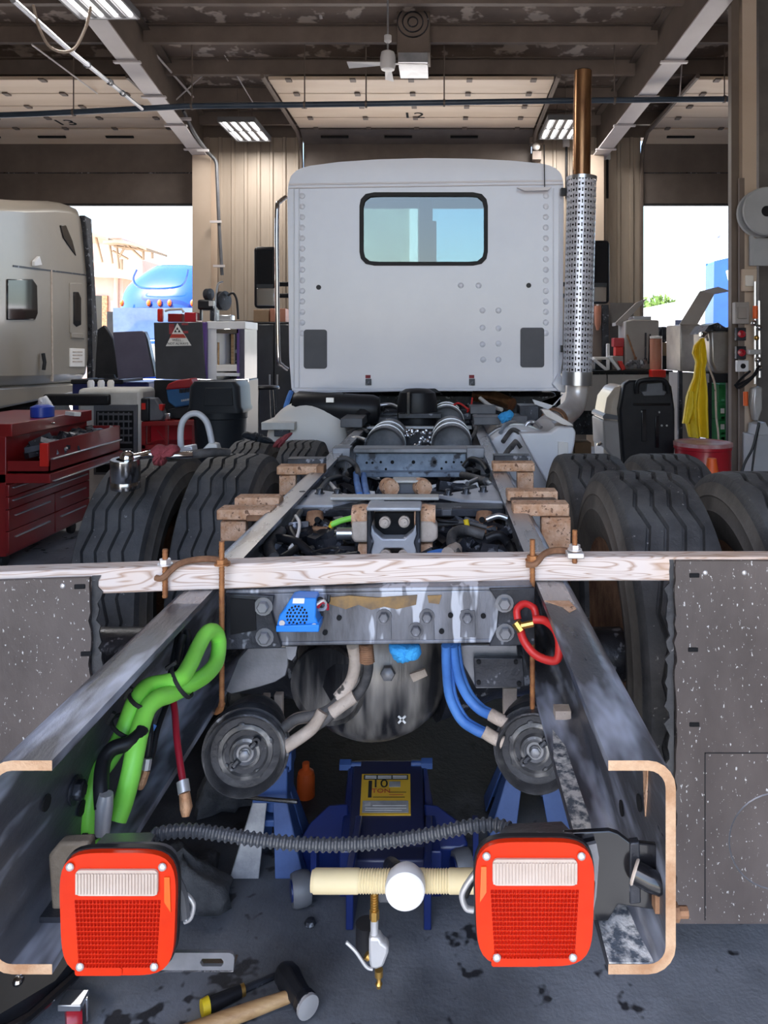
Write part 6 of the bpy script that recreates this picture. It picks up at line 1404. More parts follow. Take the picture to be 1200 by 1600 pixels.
obj('vent_trim', sprism([(110,520),(128,521),(128,529),(110,528)], .02, .03), M['truck_beige'], tb_, bevel=.006)
pl_ = obj('notice_plate', sprism([(108,544),(131,545),(131,573),(108,573)], .012, .02), M['cream'], tb_, bevel=.004)
for k in range(4): obj('notice_print', sprism([(112, 549 + k*5), (112 + (15 if k != 2 else 10), 549 + k*5), (112 + (15 if k != 2 else 10), 551 + k*5), (112, 551 + k*5)], .015, .004), M['tan_hose'], pl_)
obj('marker_lamp', sprism([(50,408),(58,400),(62,414),(50,416)], .03, .05), M['white_plain'], tb_, bevel=.006)
obj('door_window', sprism([(10,436),(50,436),(57,446),(58,490),(54,500),(10,500)], .012, .03), M['window_dark'], tb_, bevel=.01)
g = G(); g.tube([side(63,552,.03), side(64,566,.04), side(64,578,.03)], .02, 8); obj('door_handle', g, M['black'], tb_)
obj('skirt', sprism([(-130,612),(140,597),(140,612),(-130,668)], -.05, 2.2), M['truck_beige'], tk, bevel=.03)
for yy in (6.9, 8.4):
    g = G(); g.cyl((XB - .55, yy, .5), (XB - .15, yy, .5), .5, n=24); obj('wheel', g, M['tyre'], tk)
for xx in (-5.2, -6.0):
    g = G(); g.bb((xx, 5.6, .6), (xx + .1, 9.3, .95)); obj('frame_member', g, M['steel_dark'], tk)

# black work hutch with the warning triangle
hu = thing('work_hutch', 'charcoal and steel workbench hutch with warning triangle and purple edges', 'cabinet', (X(300, 7.3), 7.6, 0))
Yh = 7.25
g = G(); g.pprism([(240,504),(316,503),(322,594),(243,592)], Yh, .03); fp = obj('front_panel', g, M['charcoal'], hu, bevel=.006)
g = G(); g.pbox(314, 503, 323, 594, Yh + .005, .10); obj('corner_trim', g, M['purple'], hu, bevel=.01)
for q in ((323,502,339,594), (371,504,382,594)):
    g = G(); g.pbox(*q, Yh + .05, .5); obj('side_panel', g, M['white_plain' if q[0] < 340 else 'purple_dark'], hu, bevel=.006)
g = G(); g.pbox(323, 502, 383, 514, Yh + .04, .5); obj('top_panel', g, M['white_plain'], hu, bevel=.006)
g = G(); g.pbox(338, 514, 373, 521, Yh + .03, .05); obj('shelf_rail', g, M['chrome'], hu, bevel=.004)
g = G(); g.pbox(338, 570, 374, 580, Yh + .04, .45); obj('shelf', g, M['cream'], hu, bevel=.004)
g = G(); g.pbox(338, 583, 374, 588, Yh + .02, .45); obj('shelf', g, M['white_plain'], hu, bevel=.004)
g = G(); g.pbox(338, 506, 374, 594, Yh + .5, .02); obj('back_panel', g, M['steel_dark'], hu)
g = G(); g.pbox(370, 514, 374, 592, Yh + .03, .04); obj('corner_trim', g, M['purple'], hu)
g = G(); g.pbox(240, 594, 384, 778, Yh + .05, .5); obj('base_cabinet', g, M['black'], hu, bevel=.01)
g = G(); g.tube([P(302,594,Yh - .05), P(350,596,Yh - .05), P(388,594,Yh - .05)], .018, 10); obj('handle_bar', g, M['chrome'], hu)
g = G(); g.pbox(340, 535, 342, 575, Yh + .06, .02); g.pbox(361, 522, 365, 570, Yh + .2, .05); obj('handle_stick', g, M['handle_wood'], hu)
g = G(); g.pprism([(277,505),(299,540),(259,541)], Yh - .004, .005); sg = obj('warning_triangle', g, M['label_white'], fp)
g = G(); g.pprism([(268,522),(287,522),(291,528),(265,528)], Yh - .0055, .003); obj('sign_band', g, M['label_red'], sg)
g = G(); g.pbox(264, 506, 272, 522, Yh - .003, .004); g.pbox(284, 505, 294, 508, Yh - .003, .004); g.pbox(285, 517, 294, 521, Yh - .003, .004); obj('faded_print', g, M['red_cloth'], fp)
g = G()
for px, py, s in ((277, 513, 2.2), (274, 517, 2.2), (280, 517, 2.2)): g.pprism([(px, py - s), (px + s, py + s), (px - s, py + s)], Yh - .0055, .003)
obj('sign_pictogram', g, M['label_dark'], sg)
for txt, px, py, s, m in (('WELL...', 278, 531.5, .036, 'label_dark'), ('NOT ALWAYS', 278, 537, .032, 'label_dark')):
    obj('lettering', text_geo(txt, s, Matrix.Translation(P(px, py, Yh - .006)) @ FACE, .001), M[m], sg)
# things on the hutch
def small_box(nm, q, Y, dep, m, lab, cat, bev=.006):
    g = G(); g.pbox(*q, Y, dep); return tag(obj(nm, g, M[m], bevel=bev), lab, cat)
t = thing('red_toolbox', 'red carry toolbox with pale handle on top of the charcoal hutch', 'toolbox', P(266, 503, 7.4))
g = G(); g.pbox(262, 490, 284, 503, 7.35, .2); obj('body', g, M['red_tool'], t, bevel=.006)
g = G(); g.tube([P(258,486,7.4), P(264,484,7.4), P(284,483,7.4), P(287,488,7.4)], .012, 8); obj('handle', g, M['dirty_white'], t)
g = G(); g.pbox(245, 482, 253, 503, 7.35, .06); tag(obj('red_canister', g, M['red_bright'], bevel=.015), 'slim red canister at the left end of the hutch top', 'canister')
small_box('dark_case', (288, 488, 306, 503), 7.35, .2, 'drum_red', 'dark red case beside the red toolbox on the hutch', 'case')
dp = thing('bench_grinder', 'black bench machine with round wheels and a bracket standing on the hutch', 'grinder', P(335, 502, 7.5))
g = G(); g.pbox(308, 468, 332, 484, 7.45, .2); obj('motor', g, M['black'], dp, bevel=.02)
for px, py, r in ((349, 470, .10), (326, 460, .06)):
    g = G(); g.lathe([(r*.3,-.03),(r,-.025),(r,.025),(r*.3,.03)], 22, axis(P(px, py, 7.5), (1, -.4, 0))); obj('wheel', g, M['steel_dark'], dp)
g = G(); g.pbox(328, 484, 338, 500.8, 7.45, .1); g.pbox(312, 484, 315, 500.8, 7.45, .04); obj('stand', g, M['steel_dark'], dp)
g = G(); g.pbox(342, 492, 362, 500.8, 7.4, .12); obj('vise_block', g, M['alu'], dp, bevel=.01)
g = G(); g.tube([P(356,462,7.5), P(364,458,7.5), P(370,470,7.5), P(372,499,7.5)], .012, 8, 5); obj('hose', g, M['black'], dp)
g = G(); g.tube([P(336,502,7.4), P(337,470,7.4), P(340,445,7.45), P(348,440,7.5)], .010, 8, 5); obj('arm', g, M['conduit'], dp)
g = G(); g.pbox(326, 470, 334, 478, 7.42, .03); obj('switch_box', g, M['cast_white'], dp)

tc = thing('trash_can', 'dark slate plastic trash can with domed lid below the hutch', 'trash can', P(345, 760, 6.3))
c = P(345, 640, 6.45); c.z = 0
zt = Z(645, 6.3)
g = G(); g.lathe([(.19, .0), (.225, zt - .06), (.235, zt - .05), (.235, zt), (.21, zt)], 28, Matrix.Translation(c)); obj('body', g, M['bin'], tc)
q = lambda w, z: [(x, y, z) for x, y in rrect(w, .42, .06, 4, c.x, c.y)]
g = G(); loops = [q(.48, zt), q(.48, zt + .03), q(.45, zt + .05), q(.43, Z(604, 6.3)), q(.36, Z(596, 6.3))]; m_ = len(loops[0])
g.add([p for l in loops for p in l], [(j*m_+i, j*m_+(i+1) % m_, (j+1)*m_+(i+1) % m_, (j+1)*m_+i) for j in range(4) for i in range(m_)] + [tuple(4*m_+i for i in range(m_)), tuple(range(m_))[::-1]]); ld = obj('lid', g, M['bin'], tc)
g = G(); g.pprism([(320,606),(362,606),(364,634),(318,634)], c.y - .222, .02); obj('swing_door', g, M['bin'], ld, bevel=.004)

cs = thing('power_tool_case', 'blue tool case with red lid leaning on the red cart', 'case', P(284, 650, 6.6))
g = G(); g.pprism([(259,609),(303,603),(311,630),(274,637),(262,628)], 6.62, .16); cbx = obj('body', g, M['case_blue'], cs, bevel=.012)
g = G(); g.pprism([(258,609),(262,600),(276,594),(298,591),(303,604),(299,606)], 6.61, .18); obj('lid', g, M['case_red'], cs, bevel=.012)
for k in range(4):
    g = G(); g.pbox(280 + k*5.5, 608 - k*.6, 284 + k*5.5, 614 - k*.6, 6.60, .03); obj('latch', g, M['black'], cs)
g = G()
for k in range(6): g.pbox(283 + k*3, 624.5 - k*.5, 285.2 + k*3, 627.5 - k*.5, 6.612, .012)
obj('print_line', g, M['cast_white'], cbx, kind='stuff')
g = G(); g.pprism([(262,640),(306,632),(310,653.5),(262,654)], 6.66, .14); obj('lower_tray', g, M['black'], cs, bevel=.006)

rcx = thing('red_cart', 'dark red open steel cart behind the white machine', 'cart', P(262, 700, 6.6))
Yr = 6.5
for q in ((221, 662, 227, 807), (300, 658, 305, 807), (258, 655, 262, 704)):
    g = G(); g.pbox(*q, Yr, .03); obj('post', g, M['red_tool'], rcx)
for q in ((230, 662, 235, 793.5), (300, 658, 305, 793.5)):
    g = G(); g.pbox(*q, Yr + .35, .03); obj('post', g, M['red_tool'], rcx)
g = G(); g.pprism([(221,659),(306,657),(306,664),(221,666)], Yr - .01, .42); obj('top', g, M['red_tool'], rcx, bevel=.003)
g = G(); g.pbox(221, 695, 305, 702, Yr, .4); obj('shelf', g, M['red_tool'], rcx, bevel=.003)
g = G(); g.pbox(236, 660, 302, 700, Yr + .35, .01); obj('back_sheet', g, M['drum_red'], rcx)
g = G(); g.cyl(P(246,672,Yr), P(260,690,Yr), .006, n=6); obj('brace', g, M['red_tool'], rcx)
pt = thing('power_tool', 'black power tool with grey motor and red buttons on the red cart', 'tool', P(230, 660, 6.55))
g = G(); g.pbox(219, 622, 233, 658.5, 6.5, .14); obj('battery', g, M['black'], pt, bevel=.015)
g = G(); g.pprism([(229,622),(242,622),(250,634),(256,650),(252,657),(233,658)], 6.52, .10); obj('motor', g, M['grey_plastic'], pt, bevel=.012)
g = G(); g.pbox(221, 630, 227, 640, 6.49, .02); g.pprism([(248,632),(255,632),(253,642),(249,640)], 6.5, .05); obj('button', g, M['red_bright'], pt)
g = G(); g.pbox(256, 646, 266, 656, 6.56, .06); obj('chuck', g, M['steel_bright'], pt, bevel=.006)

# dark cabinet and boxes behind the left mirror
dc = thing('storage_cabinet', 'tall dark cabinet against the back wall left of the cab', 'cabinet', P(415, 600, 10.8))
g = G(); g.pbox(384, 503, 470, 705.6, 10.6, .5); obj('body', g, M['black'], dc, bevel=.01)
for q in ((386, 507, 427, 690), (429, 507, 468, 690)):
    g = G(); g.pbox(*q, 10.585, .02); d_ = obj('door', g, M['charcoal'], dc, bevel=.006)
    g = G(); g.pbox(q[0] + (34 if q[0] < 400 else 3), 585, q[0] + (37 if q[0] < 400 else 6), 602, 10.56, .02); obj('handle', g, M['chrome'], d_)
for i, (q, m, lab) in enumerate((((396, 484, 420, 503), 'cardboard', 'brown cardboard box on the dark cabinet behind the left mirror'), ((422, 482, 446, 503), 'orange_cyl', 'orange-brown box on the dark cabinet beside the cab'))):
    small_box('carton', q, 10.7, .25, m, lab, 'box')
ws = thing('bar_stool', 'thin black stool in front of the dark cabinet left of the cab', 'stool', P(412, 700, 8.4))
g = G(); c = P(414, 608, 8.4); g.lathe([(.16, 0), (.165, .02), (.15, .04), (.02, .045)], 20, Matrix.Translation(c)); obj('seat', g, M['black'], ws)
for k in range(4):
    a_ = PI/4 + k*PI/2; g = G(); g.cyl(c + Vector((math.cos(a_)*.12, math.sin(a_)*.12, 0)), (c.x + math.cos(a_)*.2, c.y + math.sin(a_)*.2, 0), .012, n=6); obj('leg', g, M['steel_dark'], ws)

# ============================================================ RIGHT SIDE OF THE SHOP
wb = thing('work_bench', 'long grey steel workbench along the back wall right of the cab', 'bench', P(980, 640, 9.6))
Yk = 9.5
g = G(); g.pbox(880, 579, 1052, 584, Yk - .04, .75); obj('top', g, M['void'], wb, bevel=.005)
for q in ((890, 585, 948, 642), (949.5, 585, 1050, 642)):
    g = G(); g.pbox(*q, Yk, .04); obj('front_panel', g, M['bench'], wb, bevel=.005)
for px in (892, 1046):
    g = G(); g.bb((X(px, Yk) - .04, Yk + .05, 0), (X(px, Yk) + .04, Yk + .6, Z(584, Yk))); obj('leg', g, M['bench'], wb)
g = G(); g.bb((X(890, Yk), Yk + .62, .3), (X(1050, Yk), Yk + .64, Z(584, Yk))); obj('back_sheet', g, M['steel_dark'], wb)
small_box('cardboard_box', (898, 656, 924, 678), 9.8, .3, 'cardboard', 'cardboard box in the shadow under the workbench', 'box').location.z = .14
pb2 = thing('tool_board', 'dark tool board with hanging tools on the wall right of the exhaust stack', 'board', P(940, 520, 11.4))
g = G(); g.pbox(915, 474, 953, 578, 11.08, .05); obj('board', g, M['purlin'], pb2)
g = G(); g.pbox(953, 473, 990, 505, 11.08, .08); obj('grey_sheet', g, M['wall_low'], pb2)
g = G(); g.pbox(941, 476, 951, 576, 11.03, .06); obj('post', g, M['steel_dark'], pb2)
sd_ = thing('screwdriver', 'large orange-handled screwdriver hanging on the dark tool board', 'tool', P(934, 500, 11.3))
g = G(); g.tube([P(934,478,11.02), P(934,484,11.02), P(934,505,11.02), P(934,516,11.02)], [.05, .055, .05, .02], 10); obj('handle', g, M['orange_cyl'], sd_)
g = G(); g.cyl(P(934,478,11.02), P(934,474,11.02), .02, n=8); obj('ring', g, M['cast_white'], sd_)
gb = thing('parts_washer', 'warm grey steel tank with open tilted lid on the workbench', 'tank', P(1005, 578, 9.8))
g = G(); g.pprism([(977,502),(990,499),(1030,500),(1030,578),(977,578)], 9.7, .4); obj('tank', g, M['grey_box'], gb, bevel=.02)
g = G(); g.pbox(990, 494, 1018, 500, 9.75, .3); obj('rim', g, M['alu'], gb, bevel=.008)
g = G(); g.pprism([(962,504),(976,504),(1012,466),(994,473)], 9.85, .04); obj('lid', g, M['grey_box'], gb, bevel=.006)
g = G(); g.pprism([(962,504),(978,501),(978,506),(962,509)], 9.85, .2); obj('lid_hinge', g, M['grey_box'], gb)
oc = thing('filter_canister', 'tall faded orange canister with white cap on a red base at the workbench end', 'canister', P(1027, 590, 9.45))
c = P(1025, 578, 9.5)
g = G(); g.lathe([(.078, 0), (.078, Z(530, 9.5) - c.z), (.04, Z(528, 9.5) - c.z)], 24, Matrix.Translation(c)); obj('cylinder', g, M['orange_cyl'], oc)
g = G(); g.lathe([(.075, 0), (.078, .03), (.02, .035)], 24, Matrix.Translation(P(1025, 529, 9.5))); obj('cap', g, M['cream'], oc)
g = G(); g.pbox(1019, 578, 1041, 590, 9.3, .155); obj('base', g, M['red_bright'], oc, bevel=.01)
small_box('brown_carton', (1033, 535, 1050, 556), 9.9, .25, 'cardboard', 'small brown carton behind the orange canister', 'box')
small_box('black_crate', (1032, 556, 1053, 577.6), 9.85, .3, 'black', 'black crate under the small brown carton', 'crate')
small_box('dark_drum', (1031, 510, 1045, 535), 9.95, .25, 'steel_dark', 'rounded dark container on top of the small brown carton', 'container', .04)
for q, m, lab, nm in (((959, 528, 975, 542), 'drum_red', 'red and black can on the bench left of the grey tank', 'red_can'), ((962, 542, 974, 556), 'red_bright', 'bright red small box on the bench below the red can', 'red_box'), ((948, 537, 953, 577.8), 'white_plain', 'slim white bottle among the bench clutter', 'white_bottle'),
                      ((957, 556, 974, 577.6), 'grey_box', 'grey box under the red box on the bench', 'grey_carton')):
    small_box(nm, q, 9.75 if nm != 'white_bottle' else 9.625, .14 if nm != 'white_bottle' else .045, m, lab, 'can' if 'can' in nm else 'box', .008)
for i, (pts, m, lab) in enumerate((([(926,562),(930,560),(952,578),(946,579)], 'white_plain', 'white binder edge tipped on the workbench'), ([(950,557),(954,556),(970,577),(966,579)], 'white_plain', 'second tipped white binder edge, right of the first on the workbench'), ([(966,564),(972,564),(978,577),(972,579)], 'red_bright', 'thin red folder beside the tipped binders on the bench'))):
    g = G(); g.pprism(pts, 9.55, .06); tag(obj('binder', g, M[m], bevel=.004), lab, 'binder')
small_box('manual_stack', (928, 558, 958, 562), 9.62, .3, 'dirty_white', 'stack of pale manuals lying on the bench clutter', 'books', .004)
small_box('parts_tray', (930, 566, 956, 578), 9.68, .3, 'black', 'black parts tray under the pale manuals', 'tray', .01)
g = G(); rnd = random.Random(9)
for _ in range(26): g.box(P(rnd.uniform(982, 1008), rnd.uniform(565, 574), 9.6), (rnd.uniform(.02,.06), rnd.uniform(.03,.1), rnd.uniform(.02,.05)), rot=(rnd.uniform(-.5,.5), rnd.uniform(-.5,.5), rnd.uniform(0,3)))
o_ = tag(obj('loose_fittings', g, M['steel_grey'], kind='stuff'), 'heap of small metal fittings in front of the grey tank', 'fittings')
for i, (a_, b_, lab) in enumerate(((( 980,523), (993,560), 'leaning thin brown rod before the grey tank'), ((1009,520), (1008.5,562), 'thin dark upright rod before the grey tank'), ((1016,522), (1014,566), 'thin dark upright rod beside the orange canister'))):
    g = G(); g.cyl(P(*a_, 9.62), P(*b_, 9.62), .012, n=6); g.lathe([(.02, -.02), (.02, .02)], 8, axis(P(*b_, 9.62), (0, 0, 1))); tag(obj('tool_rod', g, M['rust' if i == 0 else 'steel_dark']), lab, 'rod')

# tall black and beige wheeled machine
gm = thing('wheeled_machine', 'tall black wheeled shop machine with beige side and carrying handle', 'machine', P(1000, 760, 6.7))
Yg = 6.6
g = G(); pf = [(975,600),(984,594),(1042,594),(1050,604),(1055,640),(1055,700),(1048,800),(980,800),(972,700),(968,640)]; g.pprism(pf, Yg, .12); mb_ = obj('back_shell', g, M['black'], gm, bevel=.02)
g = G(); g.pprism([(944,690),(945,650),(950,622),(962,606),(978,599),(982,640),(984,720),(978,800),(950,800)], Yg + .1, .5); obj('side_shell', g, M['gen_beige'], gm, bevel=.05)
g = G(); g.pprism([(942,650),(946,646),(968,650),(968,656),(942,654)], Yg + .08, .5); obj('seam_band', g, M['grey_plastic'], gm)
g = G(); g.pprism([(942,656),(968,658),(976,720),(960,720),(944,700)], Yg + .085, .5); obj('lower_shell', g, M['grey_box'], gm, bevel=.02)
g = G(); g.tube([P(995,614,Yg - .03), P(996,600,Yg - .05), P(1004,594,Yg - .06), P(1032,593,Yg - .06), P(1042,600,Yg - .05), P(1045,614,Yg - .03)], .022, 10, 4); obj('carry_handle', g, M['black'], gm)
g = G(); g.pprism([(1011,600),(1035,598),(1036,610),(1042,612),(1038,618),(1006,619),(1002,612),(1010,611)], Yg - .03, .05); obj('grip_insert', g, M['grey_plastic'], gm, bevel=.006)
for q in ((1003, 640, 1010, 690), (1024, 650, 1030, 700), (990, 630, 1048, 634)):
    g = G(); g.pbox(*q, Yg - .02, .04); obj('rib', g, M['black_gloss'], gm, bevel=.004)
for px, py in ((1003, 643), (1030, 644), (1034, 665), (1042, 665)):
    g = G(); g.ball(P(px, py, Yg - .01), .010, 6); obj('fastener', g, M['screw'], gm)
g = G(); g.tube([P(940,692,Yg - .05), P(936,695,Yg - .05), P(933,694,Yg - .05)], .014, 8); obj('foot_pedal', g, M['chrome'], gm)
for px in (965, 1035):
    g = G(); c = P(px, 780, Yg + .2); c.z = .06; g.lathe([(.02,-.02),(.055,-.02),(.06,0),(.055,.02),(.02,.02)], 18, axis(c, (1, 0, 0))); obj('wheel', g, M['black'], gm)
g = G(); c0 = P(958, 790, Yg + .12); g.bb((X(950, Yg), Yg + .1, .05), (X(1048, Yg), Yg + .55, Z(798, Yg))); obj('base', g, M['black'], gm, bevel=.01)

# red drum, cone, yellow raincoat, sinks
dm = thing('red_drum', 'dark red steel drum with a worn lid beside the yellow raincoat', 'drum', P(1098, 690, 6.1))
c = P(1098, 692, 6.22); zt = c.z; c.z = 0; r = .228
g = G(); g.lathe([(r*.96, 0), (r, .01), (r, zt*.33), (r*1.025, zt*.35), (r, zt*.37), (r, zt*.64), (r*1.025, zt*.66), (r, zt*.68), (r, zt - .05), (r*1.04, zt - .045), (r*1.04, zt)], 32, Matrix.Translation(c)); obj('barrel', g, M['drum_red'], dm)
g = G(); g.lathe([(r*1.05, zt - .02), (r*1.05, zt + .008), (r*.98, zt + .012), (r*.94, zt + .002), (.01, zt + .004)], 32, Matrix.Translation(c)); obj('lid', g, M['drum_lid'], dm)
co = thing('traffic_cone', 'orange traffic cone with white band beside the red drum', 'cone', P(1112, 760, 5.2))
c = P(1112, 716, 5.2); zt = c.z; c.z = 0
def cr(z): return .032 + (.14 - .032) * (1 - z / zt)
g = G(); g.lathe([(cr(.03), .03), (cr(zt*.45), zt*.45), (cr(zt*.72), zt*.72), (cr(zt), zt), (cr(zt)*.7, zt)], 24, Matrix.Translation(c)); obj('body', g, M['orange'], co)
g = G(); g.lathe([(cr(zt*.5) + .002, zt*.5), (cr(zt*.79) + .002, zt*.79)], 24, Matrix.Translation(c)); obj('white_band', g, M['white_plain'], co)
g = G(); g.box((c.x, c.y, .016), (.36, .36, .03)); obj('base', g, M['black'], co, bevel=.01)
yj = thing('yellow_raincoat', 'yellow raincoat hanging in folds from a hook before the steel sinks', 'raincoat', P(1090, 610, 6.9))
def cloth(rows, Y, th, amp, folds):
    g = G(); n = 22; vs = []
    for (y, xa, xb) in rows:
        for i in range(n):
            u = i / (n - 1); f = math.sin(u * PI * folds + y * .02) * amp * min(1, (xb - xa) / 30)
            vs.append(P(xa + (xb - xa) * u, y, Y) + Vector((0, f, 0)))
    m_ = len(rows); vs2 = [v + Vector((0, th, 0)) for v in vs]; o2 = m_ * n
    f1 = [(j*n+i, j*n+i+1, (j+1)*n+i+1, (j+1)*n+i) for j in range(m_-1) for i in range(n-1)]
    ed = [(j*n, (j+1)*n, o2+(j+1)*n, o2+j*n) for j in range(m_-1)] + [((j+1)*n-1, o2+(j+1)*n-1, o2+(j+2)*n-1, (j+2)*n-1) for j in range(m_-1)]
    ed += [(i, o2+i, o2+i+1, i+1) for i in range(n-1)] + [((m_-1)*n+i, (m_-1)*n+i+1, o2+(m_-1)*n+i+1, o2+(m_-1)*n+i) for i in range(n-1)]
    g.add(vs + vs2, f1 + [tuple(o2 + k for k in q[::-1]) for q in f1] + ed); return g
obj('coat', cloth([(528,1096,1100),(540,1084,1101),(552,1081,1102),(565,1087,1103),(576,1086,1101),(590,1084,1102),(605,1078,1104),(622,1073,1106),(640,1072,1107),(660,1074,1109),(676,1078,1110),(684,1080,1110)], 6.9, .04, .05, 4), M['yellow'], yj, smooth=80)
obj('sleeve', cloth([(612,1076,1084),(635,1072,1086),(650,1070,1082),(662,1068,1078)], 6.86, .04, .03, 2), M['yellow'], yj, smooth=80)
g = G(); g.tube([P(1100,528,6.9), P(1104,524,6.9), P(1106,532,6.95)], .01, 6); obj('hook', g, M['chrome'], yj)
hs_ = thing('hose_drop', 'thin brown hose hanging right of the yellow raincoat', 'hose', P(1115, 600, 6.95))
g = G(); g.tube([P(1102,552,6.95), P(1106,570,6.95), P(1114,590,6.95), P(1118,610,6.95), P(1119,650,6.95), P(1123,690,6.95), P(1124,788,6.95)], .010, 8, 5); obj('run', g, M['tan_hose'], hs_)
sk1 = thing('steel_sink', 'steel parts sink with raised bent lid near the right doorway', 'sink', P(1080, 600, 8.0))
Ys = 7.95
g = G(); g.pprism([(1063,507),(1094,506),(1094,582),(1063,580)], Ys, .5); obj('tank', g, M['steel_panel'], sk1, bevel=.01)
g = G(); a_ = [P(1062,507,Ys), P(1090,507,Ys), P(1116,460,Ys + .25), P(1094,455,Ys + .25)]; a2 = [P(1094,455,Ys + .25), P(1116,460,Ys + .25), P(1142,455,Ys + .45), P(1122,448,Ys + .5)]
g.add([v + Vector((0, o, 0)) for o in (0, .02) for v in a_], [(0,1,2,3), (7,6,5,4), (0,4,5,1), (1,5,6,2), (2,6,7,3), (3,7,4,0)]); g.add([v + Vector((0, o, 0)) for o in (0, .02) for v in a2], [(0,1,2,3), (7,6,5,4), (0,4,5,1), (1,5,6,2), (2,6,7,3), (3,7,4,0)])
obj('raised_lid', g, M['grey_box'], sk1)
for px in (1066, 1092):
    g = G(); g.bb((X(px, Ys) - .02, Ys + .05, 0), (X(px, Ys) + .02, Ys + .1, Z(580, Ys))); obj('leg', g, M['steel_dark'], sk1)
g = G(); g.pbox(1063, 583, 1094, 750, Ys + .08, .4); obj('base_cabinet', g, M['bench'], sk1)
sk2 = thing('parts_sink', 'polished steel parts sink beside the dark angle post', 'sink', P(1128, 600, 7.3))
g = G(); g.pprism([(1109,516),(1144,516),(1145,584),(1118,584),(1110,566)], 7.25, .5); obj('tank', g, M['steel_panel'], sk2, bevel=.03)
g = G(); g.pprism([(1098,522),(1108,508),(1122,504),(1134,512),(1146,510),(1146,516),(1110,517)], 7.24, .4); obj('cover', g, M['steel_dark'], sk2)
g = G(); g.pbox(1096, 518, 1106, 527, 7.2, .08); obj('faucet', g, M['chrome'], sk2, bevel=.01)
g = G(); g.pbox(1108, 584, 1146, 598, 7.3, .4); obj('frame', g, M['black'], sk2)
for px in (1112, 1143):
    g = G(); g.bb((X(px, 7.3) - .02, 7.35, 0), (X(px, 7.3) + .02, 7.4, Z(598, 7.3))); obj('leg', g, M['black'], sk2)

def crate(x0, x1, y0, y1, Y, dep, lab):
    t = thing('green_crate', lab, 'crate', P((x0+x1)/2, y1, Y), 'stacked green crates')
    a_, b_ = P(x0, y0, Y), P(x1, y1, Y); w, h = b_.x - a_.x, a_.z - b_.z
    nc, nr = 5, 4; g = G()
    for i in range(nc):
        for j in range(nr):
            u0, u1, v0, v1 = a_.x + w*i/nc, a_.x + w*(i+1)/nc, b_.z + h*j/nr, b_.z + h*(j+1)/nr; mx, mz = (u1-u0)*.24, (v1-v0)*.24
            q = [(u0,v0),(u1,v0),(u1,v1),(u0,v1),(u0+mx,v0+mz),(u1-mx,v0+mz),(u1-mx,v1-mz),(u0+mx,v1-mz)]
            for yy in (Y, Y + .012): g.add([(x, yy, z) for x, z in q], [(0,1,5,4),(1,2,6,5),(2,3,7,6),(3,0,4,7)])
    obj('front_lattice', g, M['green'], t)
    g = G(); g.bb((a_.x, Y + .01, b_.z), (a_.x + .015, Y + dep, a_.z)); g.bb((b_.x - .015, Y + .01, b_.z), (b_.x, Y + dep, a_.z)); g.bb((a_.x, Y + dep - .015, b_.z), (b_.x, Y + dep, a_.z)); g.bb((a_.x, Y, b_.z), (b_.x, Y + dep, b_.z + .012)); obj('shell', g, M['green'], t)
    g = G(); g.bb((a_.x - .01, Y - .012, a_.z - .03), (b_.x + .01, Y + .0, a_.z)); obj('rim', g, M['green'], t)
    return t
Yz = 7.9
zs = 0; 
crates = ((690, 748, 'lowest green perforated crate of the stack behind the dark post'), (657, 689, 'green perforated crate with a white tag, third from the top of its stack'), (629, 656, 'green perforated crate, second from the top of its stack'), (600, 628, 'topmost green perforated crate of the stack behind the dark post'))
for ya, yb, lab in crates: crate(1124, 1182, ya, yb, Yz, .4, lab)
small_box('crate_plinth', (1120, 748.6, 1186, 761), Yz - .02, .45, 'yellow', 'yellow-painted plinth under the green crates', 'plinth')
D.objects['crate_plinth'].scale.z = 1
for py in (638, 663):
    g = G(); g.pbox(1126, py, 1132, py + 8, Yz - .016, .003); tag(obj('crate_tag', g, M['label_white']), 'small white tag on the %s green crate front' % ('second' if py < 650 else 'third'), 'tag')

# boxes, air lines and reel on the bay column
def onpost(nm, q, Y, dep, m, lab, cat, bev=.006): return small_box(nm, q, Y, dep, m, lab, cat, bev)
t = thing('switch_box', 'beige switch box high on the right column', 'switch', P(1171, 436, 6.95)); g = G(); g.pbox(1160, 420, 1183, 455, 6.93, .08); obj('box', g, M['column'], t, bevel=.006); g = G(); g.pbox(1165, 430, 1178, 447, 6.915, .02); obj('cover', g, M['cream'], t, bevel=.008)
t = thing('junction_box', 'brown-grey junction box below the beige switch box', 'switch', P(1159, 485, 6.95)); g = G(); g.pbox(1149, 472, 1171, 506, 6.93, .08); obj('box', g, M['grey_box'], t, bevel=.006); g = G(); g.pbox(1153, 480, 1167, 498, 6.915, .02); obj('cover', g, M['bench'], t, bevel=.006)
for py, lab in ((522, 'upper red button station on the dark post'), (551, 'lower red round button on the dark post')):
    t = thing('button_station', lab, 'button', P(1158, py, 6.92)); g = G(); g.pbox(1151, py - 10, 1166, py + 10, 6.93, .05); obj('plate', g, M['steel_dark'], t, bevel=.004)
    g = G(); g.lathe([(.035, 0), (.035, .02), (.015, .025), (.015, .01)], 18, axis(P(1158, py, 6.93), (0, -1, 0))); obj('button', g, M['drum_red'], t)
t = thing('outlet', 'white outlet plate with dark socket on the dark post', 'outlet', P(1161, 571, 6.92)); g = G(); g.pbox(1152, 563, 1170, 581, 6.91, .05); obj('plate', g, M['white_plain'], t, bevel=.004); g = G(); g.lathe([(.024, 0), (.024, .006)], 16, axis(P(1161, 572, 6.91), (0, -1, 0))); obj('socket', g, M['void'], t)
fl = thing('air_regulator', 'air regulator with brass fittings and orange sleeve at the right edge', 'regulator', P(1180, 520, 6.85))
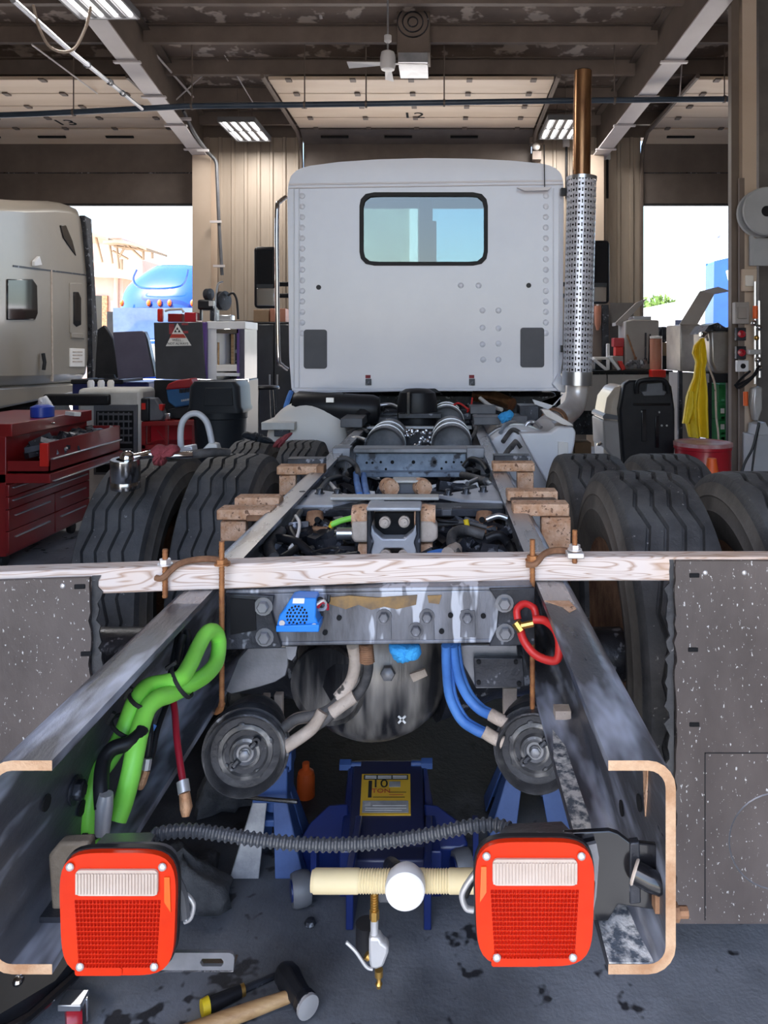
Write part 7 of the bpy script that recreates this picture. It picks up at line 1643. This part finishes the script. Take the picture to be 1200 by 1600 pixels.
g = G(); g.cyl(P(1180,440,6.85), P(1180,600,6.85), .012, n=8); g.cyl(P(1186,470,6.85), P(1187,590,6.85), .016, n=8); obj('riser', g, M['alu'], fl)
for px, py, r in ((1178, 505, .03), (1186, 512, .03), (1182, 528, .025), (1184, 562, .03), (1186, 575, .03)):
    g = G(); g.ball(P(px, py, 6.83), r, 6); obj('fitting', g, M['brass' if r < .03 else 'chrome'], fl)
g = G(); g.cyl(P(1180,478,6.83), P(1180,498,6.83), .024, n=10); obj('sleeve', g, M['orange'], fl)
g = G(); g.pbox(1170, 546, 1190, 554, 6.82, .06); obj('manifold', g, M['cast_white'], fl, bevel=.008)
g = G(); g.pprism([(1178,606),(1192,604),(1192,640),(1186,658),(1180,658),(1176,630)], 6.85, .1); obj('bowl', g, M['cast_white'], fl, bevel=.02)
g = G(); g.tube([P(1186,572,6.8), P(1176,588,6.75), P(1160,598,6.75), P(1150,602,6.75), P(1158,592,6.78), P(1172,580,6.8)], .012, 8, 5); g.tube([P(1184,580,6.8), P(1172,594,6.76), P(1155,606,6.75), P(1148,600,6.75)], .012, 8, 5); obj('air_hose', g, M['black'], fl)
g = G(); g.cyl(P(1165,612,6.8), P(1165,634,6.8), .022, n=10); obj('blow_gun', g, M['orange'], fl)
hl = thing('hanging_hose', 'black hose hanging down past the green crates at the right edge', 'hose', P(1170, 700, 6.8))
g = G(); g.tube([P(1186,660,6.62), P(1176,700,6.6), P(1160,735,6.58), P(1152,804,6.55)], .012, 8, 5); g.tube([P(1186,664,6.64), P(1178,710,6.62), P(1168,802,6.6)], .010, 8, 5); obj('run', g, M['black'], hl)
pd = thing('grey_pedestal', 'pale grey pedestal at the right edge beside the black hoses', 'pedestal', P(1185, 720, 6.7)); g = G(); g.pbox(1178, 680, 1215, 800, 6.7, .3); obj('body', g, M['spool_grey'], pd, bevel=.01); g = G(); g.bb((X(1182, 6.7), 6.72, 0), (X(1212, 6.7), 6.98, Z(799, 6.7))); obj('base', g, M['steel_dark'], pd); g = G(); g.pprism([(1184,664),(1196,660),(1206,680),(1182,680)], 6.72, .2); obj('cone_top', g, M['spool_grey'], pd)
rl = thing('hose_reel', 'grey round hose reel on the right column', 'reel', P(1196, 330, 6.9))
c = P(1198, 330, 6.78)
for o in (0, .14):
    g = G(); g.lathe([(.05,-.004),(.19,-.006),(.215,-.014),(.225,0),(.215,.006),(.05,.004)], 36, axis(c + Vector((0, o, 0)), (0, 1, 0)), closed=True); obj('flange', g, M['spool_grey'], rl)
g = G(); g.cyl(c, c + Vector((0, .14, 0)), .15, n=28); obj('wound_hose', g, M['black'], rl)
for q, nm in (((1172, 368, 1178, 415, 6.90, .03), 'hose_guide'), ((1178, 372, 1205, 415, 6.92, .03), 'bracket_plate'), ((1182, 326, 1216, 336, 6.92, .06), 'bracket_arm')):
    g = G(); g.pbox(*q); obj(nm, g, M['spool_grey'], rl)
